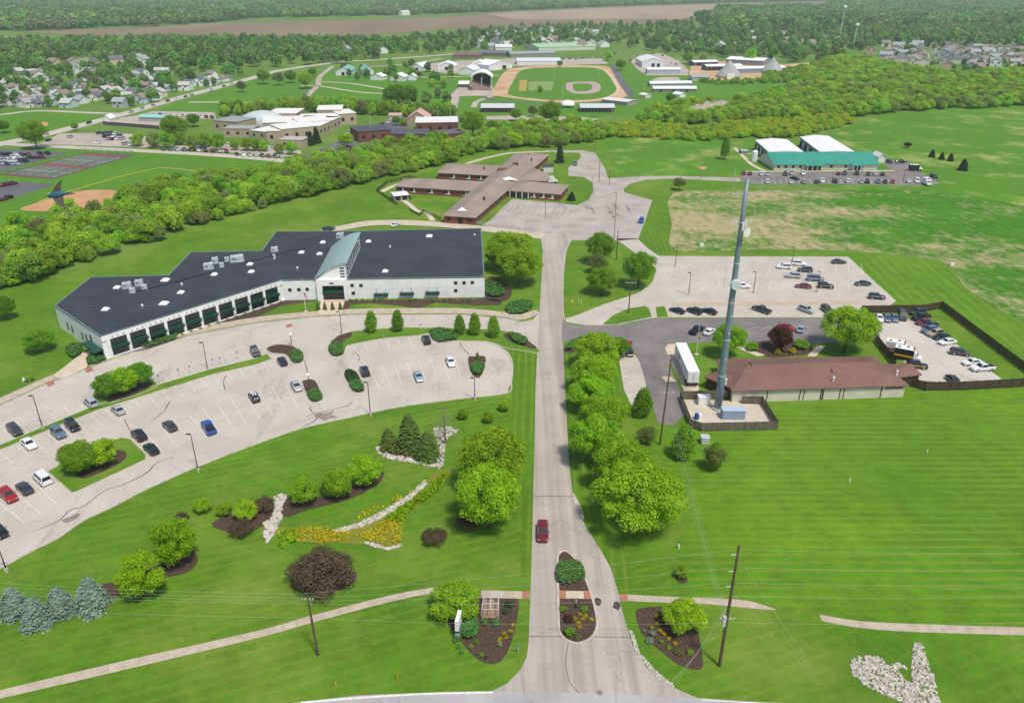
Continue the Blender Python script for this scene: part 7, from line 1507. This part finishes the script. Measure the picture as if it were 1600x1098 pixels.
lamp_post(456, 541, 528, 'short white-headed lamp on the divider end', globe=True); lamp_post(485, 616, 586, 'white-headed lamp in the mulched island', globe=True)
for x, y in ((191, 590), (298, 583), (333, 572), (345, 570), (372, 561), (600, 531), (658, 517), (955, 498), (1041, 478), (249, 598), (280, 588)):
    q = P(x, y); r = empty('parking_sign', (q.x, q.y, .1), 0, 'small accessible parking sign on a post in the lot' if x < 700 else 'small white sign post on the islet by the right lot', 'sign', 'small parking signs' if x < 700 else 'small signs of the right lot'); MB().tube([(0, 0, 0), (0, 0, 1.9)], .035, 6).build('post', M_metal, r); MB().box((0, -.04, 1.75), (.35, .03, .5)).build('panel', plain('sign_blue', '#5a7fae') if x < 700 else M_wht, r)
def utility(bx, by, ty, label, lean=(0, 0), arms=((.95, 2.6),), rad0=.19, tr=False):
    q = P(bx, by); h = HT(bx, by, ty); r = empty('utility_pole', (q.x, q.y, 0), 0, label, 'utility pole'); top = Vector((lean[0], lean[1], h))
    MB().tube([(0, 0, 0), top*.5, top], [rad0, rad0*.85, rad0*.6], 10).build('pole', M_wood, r)
    for f_, ln in arms:
        c = top*f_; ca = MB().box((c.x, c.y-.15, c.z), (ln, .1, .12)).build('crossarm', plain('arm_wood', '#a8a095') if 'arm_wood' not in bpy.data.materials else bpy.data.materials['arm_wood'], r)
        for s in (-.46, -.2, .2, .46): MB().tube([(c.x+s*ln, c.y-.15, c.z+.06), (c.x+s*ln, c.y-.15, c.z+.3)], [.05, .03], 6).build('insulator', M_sky, ca)
    if tr: c = top*.6; MB().tube([(c.x+.4, c.y-.1, c.z-.5), (c.x+.4, c.y-.1, c.z+.5)], .28, 12).build('transformer', M_metal, r)
    return r, q, top
u1, Q1, T1 = utility(497, 1023, 925, 'grey wooden utility pole on the front lawn at the lower left', (-.3, 0), ((.9, 1.6),))
M_w2 = plain('pole_grey_wood', '#8a8075', '#6f665c', scale=2); u1.children[0].data.materials[0] = M_w2
u2, Q2, T2 = utility(1124, 1040, 852, 'tall dark wooden utility pole at the lower right, carrying many wires', (.1, 0), ((.42, 1.9),), .24, False)
for f_ in (.93, .80, .68): MB().box((-.35, 0, T2.z*f_), (.7, .1, .1)).build('standoff', M_metal, u2)
MB().tube([(-.35, -.1, T2.z*.36), (-.35, -.1, T2.z*.44)], .26, 12).build('transformer', M_metal, u2)
u3, Q3, T3 = utility(1031, 695, 560, 'leaning brown utility pole beside the compound', (.6, 0), ((.62, 2.8),))
u4, Q4, T4 = utility(982, 490, 440, 'utility pole with crossarm on the islet by the right lot', (0, 0), ((.97, 3),))
u5, Q5, T5 = utility(963, 407, 360, 'utility pole on the triangular lawn', (0, 0), ((.95, 3),))
for bx, by, ty, lb in ((929, 242, 190, 'tall thin pole beyond the conifer by the brick building'), (936, 284, 254, 'pole by the bend of the rear drive'), (918, 214, 196, 'thin pole at the thicket edge'), (952, 290, 262, 'short pole on the small grass islet by the bend')): utility(bx, by, ty, lb, (0, 0), ((.95, 2.4),), .15)
for bx, by, ty, lb in ((544, 176, 158, 'left fairground light pole behind the tree belt'), (579, 196, 176, 'light pole beside the beige school'), (684, 184, 174, 'left thin pole behind the tan hall'), (704, 186, 174, 'right thin pole behind the tan hall'), (719, 165, 137, 'light pole by the grandstand lane'), (865, 128, 108, 'pole in the middle of the infield'), (879, 154, 136, 'pole near the small oval'), (936, 122, 106, 'light pole at the right of the infield'), (368, 190, 176, 'pale pole behind the school'), (285, 209, 202, 'short lamp by the school trees'), (1006, 146, 134, 'pole by the perimeter road'), (1018, 152, 137, 'pole beside the kiosk')):
    q = P(bx, by); h = max(7, HT(bx, by, ty)); r = empty('light_pole', (q.x, q.y, 0), 0, lb, 'pole'); MB().tube([(0, 0, 0), (0, 0, h)], [.16, .1], 6).build('pole', M_metal, r); MB().box((0, 0, h), (1.6, .3, .3)).build('lamp_head', M_metal, r)
for bx, by, ty, lb, w_ in ((1311, 66, 12, 'thin radio mast with white top in the upper right forest', .9), (1333, 75, 40, 'pale slender tower with drum head near the right estate', .8)):
    q = P(bx, by); h = HT(bx, by, ty); r = empty('far_mast', (q.x, q.y, 0), 0, lb, 'mast'); MB().tube([(0, 0, 0), (0, 0, h)], [w_, w_*.6], 6).build('mast', M_metal, r); MB().tube([(0, 0, h), (0, 0, h+3)], [3, 2.4], 12).build('head', M_wht, r)
def flag_pole(bx, by, ty, label):
    q = P(bx, by); h = HT(bx, by, ty); r = empty('flag_pole', (q.x, q.y, 0), 0, label, 'flagpole'); MB().tube([(0, 0, 0), (0, 0, h)], [.08, .04], 8).build('pole', M_wht, r); MB().tube([(0, 0, 0), (0, 0, .2)], .6, 14).build('base', M_conc, r)
    z0 = h*.45; fl = []
    v = []
    for i in range(8):
        x = .06+i*.10; y = .12*math.sin(i*1.1); v.append((x, y, z0-i*.16, y))
    for j in range(7):
        V = []; 
        for (x, y, z, _) in v: V += [(x, y, z+1.5-j*.21), (x, y, z+1.5-(j+1)*.21)]
        obj('flag_stripe', mesh('flag_stripe', V, [[2*i, 2*i+1, 2*i+3, 2*i+2] for i in range(7)], plain('flag_red', '#a32a36') if j % 2 == 0 else M_wht), r)
    V = []
    for (x, y, z, _) in v[:4]: V += [(x, y-.02, z+1.5), (x, y-.02, z+.72)]
    obj('flag_canton', mesh('flag_canton', V, [[2*i, 2*i+1, 2*i+3, 2*i+2] for i in range(3)], plain('flag_blue', '#27305e')), r)
flag_pole(478, 487, 435, 'flagpole with furled flag on the lawn left of the entrance'); flag_pole(1088, 554, 506, 'flagpole with drooping flag beside the white trailer')
# wires
M_wire = plain('bright_wire', '#aab5ac', rough=.5); M_wire2 = plain('dark_wire', '#3c3f3c', rough=.6)
def wire(a, b, sag, label, gp, r=.009, mat=None):
    a, b = Vector(a), Vector(b); pts = [a.lerp(b, k/14)-Vector((0, 0, sag*4*(k/14)*(1-k/14))) for k in range(15)]
    o = MB(); o.tube(pts, r, 4, False); q = o.build('power_line', mat or M_wire); return tag(q, label, 'wire', gp)
B1, B2, B3 = Q1+T1, Q2+T2, Q3+T3
OL = Vector((Q1.x-58, Q1.y+3.5, 0)); OR = Vector((Q2.x+70, Q2.y+2, 0))
hs1 = [.99, .93, .88, .84, .62, .60]; hs2 = [.97, .83, .71, .60, .38, .33]
for k, (f1, f2) in enumerate(zip(hs1, hs2)):
    p, q = Q1+T1*f1+Vector(((-.6, 0, .3, .6, 0, 0)[k], -.15, 0)), Q2+T2*f2+Vector((-.5, 0, 0))
    wire(p, q, .5+.06*k, 'wire strung between the two front utility poles', 'wires between the front poles', mat=M_wire2 if k == 5 else None)
    wire(p, OL+Vector((0, 0, T1.z*f1-.3*k*.3)), .7, 'wire running from the left pole out of the picture', 'wires left of the front pole', mat=M_wire2 if k == 5 else None)
    wire(q+Vector((.9, 0, 0)), OR+Vector((0, k*.15, T2.z*f2-1.0)), .9, 'wire running right from the tall front pole', 'wires right of the tall pole', mat=M_wire2 if k == 5 else None)
for k in range(5): wire(Q2+Vector((-.5+.25*k, 0, T2.z*(.42 if k < 4 else .3))), Q3+T3*(.62 if k < 4 else .45)+Vector((-1.2+.6*k, 0, .3)), .9, 'wire from the tall front pole to the leaning pole', 'wires to the leaning pole', .009)
for k in range(4): wire(Q2+Vector((-.3+.3*k, 0, T2.z*(.95-.16*k))), Vector((Q2.x+4.0+.25*k, 60, 18-.7*k)), .3, 'wire running from the tall front pole across the street', 'wires over the street', .009)
for k in range(3): wire(Q2+Vector((-.3, 0, T2.z*(.5-.08*k))), Vector((Q2.x-16-2*k, Q2.y-16, .3)), .1, 'guy wire slanting down from the tall front pole', 'guy wires of the tall pole', .009)
for k in range(3): wire(Q3+T3*.62+Vector((-1.0+k, 0, .3)), Q4+T4*.97+Vector((-1.2+1.2*k, 0, .3)), 1.0, 'wire from the leaning pole to the pole by the right lot', 'wires past the stalls', .009); wire(Q4+T4*.97+Vector((-1.2+1.2*k, 0, .3)), Q5+T5*.95+Vector((-1.2+1.2*k, 0, .3)), .6, 'wire from the islet pole to the triangular lawn pole', 'wires over the triangular lawn', .009)
# ================================================================== SMALL THINGS
q = P(717, 990); r = empty('entrance_sign', (q.x, q.y, 0), rad(82), 'tall narrow white sign with blue-grey base in the left entrance bed', 'sign')
MB().box((0, 0, .7), (2.2, .6, 1.4)).build('base', plain('sign_base', '#a3b8c8'), r); MB().box((0, 0, 2.5), (2.3, .55, 1.9)).build('panel', M_wht, r); MB().box((0, 0, 1.5), (2.35, .62, .28)).build('band', M_black_metal, r)
a, b, c, d = [P(*p) for p in ((753, 967), (779, 967), (779, 941), (757, 941))]
r = empty('pergola', (a.x, a.y, 0), 0, 'pale metal trellis frame over brick paving in the left entrance bed', 'pergola')
for p_ in (a, b, c, d): MB().tube([(p_.x-a.x, p_.y-a.y, 0), (p_.x-a.x, p_.y-a.y, 1.8)], .07, 6).build('post', M_metal, r)
for t in (0, .5, 1): p_, s_ = a.lerp(b, t)-a, d.lerp(c, t)-a; MB().tube([(p_.x, p_.y, 1.85), (s_.x, s_.y, 1.85)], .08, 6).build('rail', M_metal, r)
for t in (0, .35, .7, 1): p_, s_ = a.lerp(d, t)-a, b.lerp(c, t)-a; MB().tube([(p_.x, p_.y, 1.93), (s_.x, s_.y, 1.93)], .05, 6).build('crossbar', M_metal, r)
sheet('brick_paving', [(754, 965), (778, 965), (778, 936), (757, 936)], .06, plain('faded_brick', '#a58672', '#8f705e', scale=1.2), kind='structure')
def marker(x, y, h, label, mat, w_=.12, name='marker_post', cat='marker', panel=None):
    q = P(x, y); r = empty(name, (q.x, q.y, 0), 0, label, cat); MB().tube([(0, 0, 0), (0, 0, h)], w_/2, 6).build('post', mat, r)
    if panel: MB().box((0, -.05, h-panel[1]/2), (panel[0], .04, panel[1])).build('panel', panel[2], r)
    else: MB().tube([(0, 0, h-.3), (0, 0, h)], w_*.75, 6).build('cap', mat, r)
M_or_ = plain('orange_marker', '#d9861a'); M_ylo = plain('yellow_marker', '#e0b41e')
marker(621, 1063, 1.5, 'orange topped utility marker near the street', M_or_); marker(525, 1072, .9, 'short yellow hydrant marker near the street', M_ylo); marker(810, 1022, 2.0, 'green street sign at the drive corner', M_metal, .07, 'street_sign', 'sign', (.9, .35, plain('sign_green', '#5f8f74')))
marker(894, 474, 1.1, 'yellow warning sign on the triangular lawn', M_metal, .08, 'warning_sign', 'sign', (.8, .8, M_ylo)); marker(904, 473, 1.2, 'left white marker stake on the triangular lawn', M_wht); marker(908, 475, 1.2, 'right white marker stake on the triangular lawn', M_wht)
marker(1327, 754, 1.0, 'small white marker in the middle of the right lawn', M_wht, .2); marker(1448, 708, .8, 'white survey stake on the right lawn', M_wht, .18); marker(1060, 857, .9, 'white hydrant post under the largest tree', M_wht, .25); marker(900, 942, .6, 'small white stake in the entrance island', M_wht, .1)
q = P(1096, 385); r = empty('white_box', (q.x, q.y, 0), 0, 'small white utility box in the rough meadow', 'box'); MB().box((0, 0, .5), (1.2, .8, 1.0)).build('body', M_wht, r); MB().box((0, 0, 1.05), (1.3, .9, .1)).build('lid', M_wht, r)
q = P(1487, 415); r = empty('white_box', (q.x, q.y, 0), 0, 'small white utility box at the meadow edge on the right', 'box'); MB().box((0, 0, .4), (1.2, .8, .8)).build('body', M_wht, r); MB().box((0, 0, .85), (1.3, .9, .1)).build('lid', M_wht, r)
q = P(42, 596); r = empty('bench', (q.x, q.y, 0), rad(10), 'white bench on the lawn beside the tiny tree at the left', 'bench'); MB().box((0, 0, .45), (1.8, .5, .08)).build('seat', M_wht, r); MB().box((0, .25, .8), (1.8, .06, .45)).build('backrest', M_wht, r)
for s in (-.7, .7): MB().box((s, 0, .2), (.1, .45, .42)).build('leg', M_wht, r)
# ------------------------------------------------------------------ swallow in flight near the camera
def ray(x, y, d): u, v_ = (x-800)/FOC, (y-549)/FOC; return Vector((0, 0, CAM_H))+(Vector((u, CP, -SP))-Vector((0, SP, CP))*v_)*d
DB = 8.5; o0 = ray(92, 304, DB); RX, UPV = Vector((1, 0, 0)), Vector((0, SP, CP)); FW = Vector((0, CP, -SP)); s_ = DB/FOC
M_bird = plain('swallow_blue', '#2c6f80', '#2a4a5c', scale=60, rough=.3, spec=.6); M_bw = plain('swallow_wing', '#5f5850', '#4c463f', scale=40, rough=.8); M_bb = plain('swallow_breast', '#d8d8d4', rough=.8)
def B(x, y, z=0): return (RX*(x-92)-UPV*(y-304))*s_-FW*(z*s_)
bird = empty('swallow', o0, 0, 'blue-green swallow flying with wings spread over the ball field', 'bird')
st_ = [(75, 306.5, 1.2), (76.5, 306, 3.0), (80, 305.5, 4.4), (83, 305.5, 4.1), (88, 305, 5.6), (94, 304, 5.8), (99, 303, 4.0), (104, 302.5, 2.0), (107, 302.3, 1.2)]
v, f = [], []
for i, (x, y, r_) in enumerate(st_):
    for k in range(12):
        a_ = k*math.pi/6; v.append(B(x, y+r_*math.cos(a_), r_*.85*math.sin(a_)+1.0))
for i in range(len(st_)-1):
    for k in range(12): f.append([i*12+k, i*12+(k+1) % 12, (i+1)*12+(k+1) % 12, (i+1)*12+k])
f += [list(range(12)), list(range(len(v)-12, len(v)))[::-1]]
obj('body', mesh('body', v, f, M_bird, True), bird)
def flatpart(name, pts, mat, th=.35):
    top = [B(x, y, z+th) for x, y, z in pts]; bot = [B(x, y, z-th) for x, y, z in pts]; n = len(pts)
    t = tessellate_polygon([[Vector((x, y, 0)) for x, y, _ in pts]])
    return obj(name, mesh(name, top+bot, [list(q) for q in t]+[[p+n for p in q][::-1] for q in t]+[[i, (i+1) % n, n+(i+1) % n, n+i] for i in range(n)], mat), bird)
flatpart('wing', [(82, 302, 2), (86, 295, 3.5), (92, 288.5, 5), (98, 284, 6), (101, 282, 6.5), (98.5, 288, 5.5), (97, 294, 4), (97, 300, 2)], M_bw)
flatpart('wing', [(83, 309, 2), (88, 316, 3.5), (96, 322.5, 5), (105, 327, 6), (111, 328, 6.5), (106, 324, 5.5), (102, 317.5, 4), (101, 311, 3), (99, 306, 2)], M_bw)
flatpart('tail', [(103, 300.5, 1), (112, 301, .6), (119, 302.2, .4), (112, 304, .6), (104, 305, 1)], M_bw, .25)
flatpart('throat', [(76, 303.5, 2.6), (80, 301.6, 2.8), (82, 303, 3), (78, 304.2, 3)], M_bb, .4)
obj('beak', mesh('beak', [B(75.2, 306, 1.6), B(75.2, 307.4, 1.6), B(75.2, 306.7, .6), B(73, 306.8, 1)], [[0, 1, 3], [1, 2, 3], [2, 0, 3]], M_black_metal), bird)
# ================================================================== AIR
hz = bpy.data.materials.new('haze'); hz.use_nodes = True; hn = hz.node_tree; hn.nodes.clear()
pv = hn.nodes.new('ShaderNodeVolumePrincipled'); pv.inputs['Color'].default_value = (.82, .90, 1.0, 1); pv.inputs['Density'].default_value = 0.00011; pv.inputs['Anisotropy'].default_value = .2
ho = hn.nodes.new('ShaderNodeOutputMaterial'); hn.links.new(pv.outputs[0], ho.inputs['Volume'])
o = MB().box((0, 11850, 46), (32200, 24500, 94)).build('haze', hz); o['kind'] = 'stuff'; o['label'] = 'thin pale blue haze over the whole landscape'
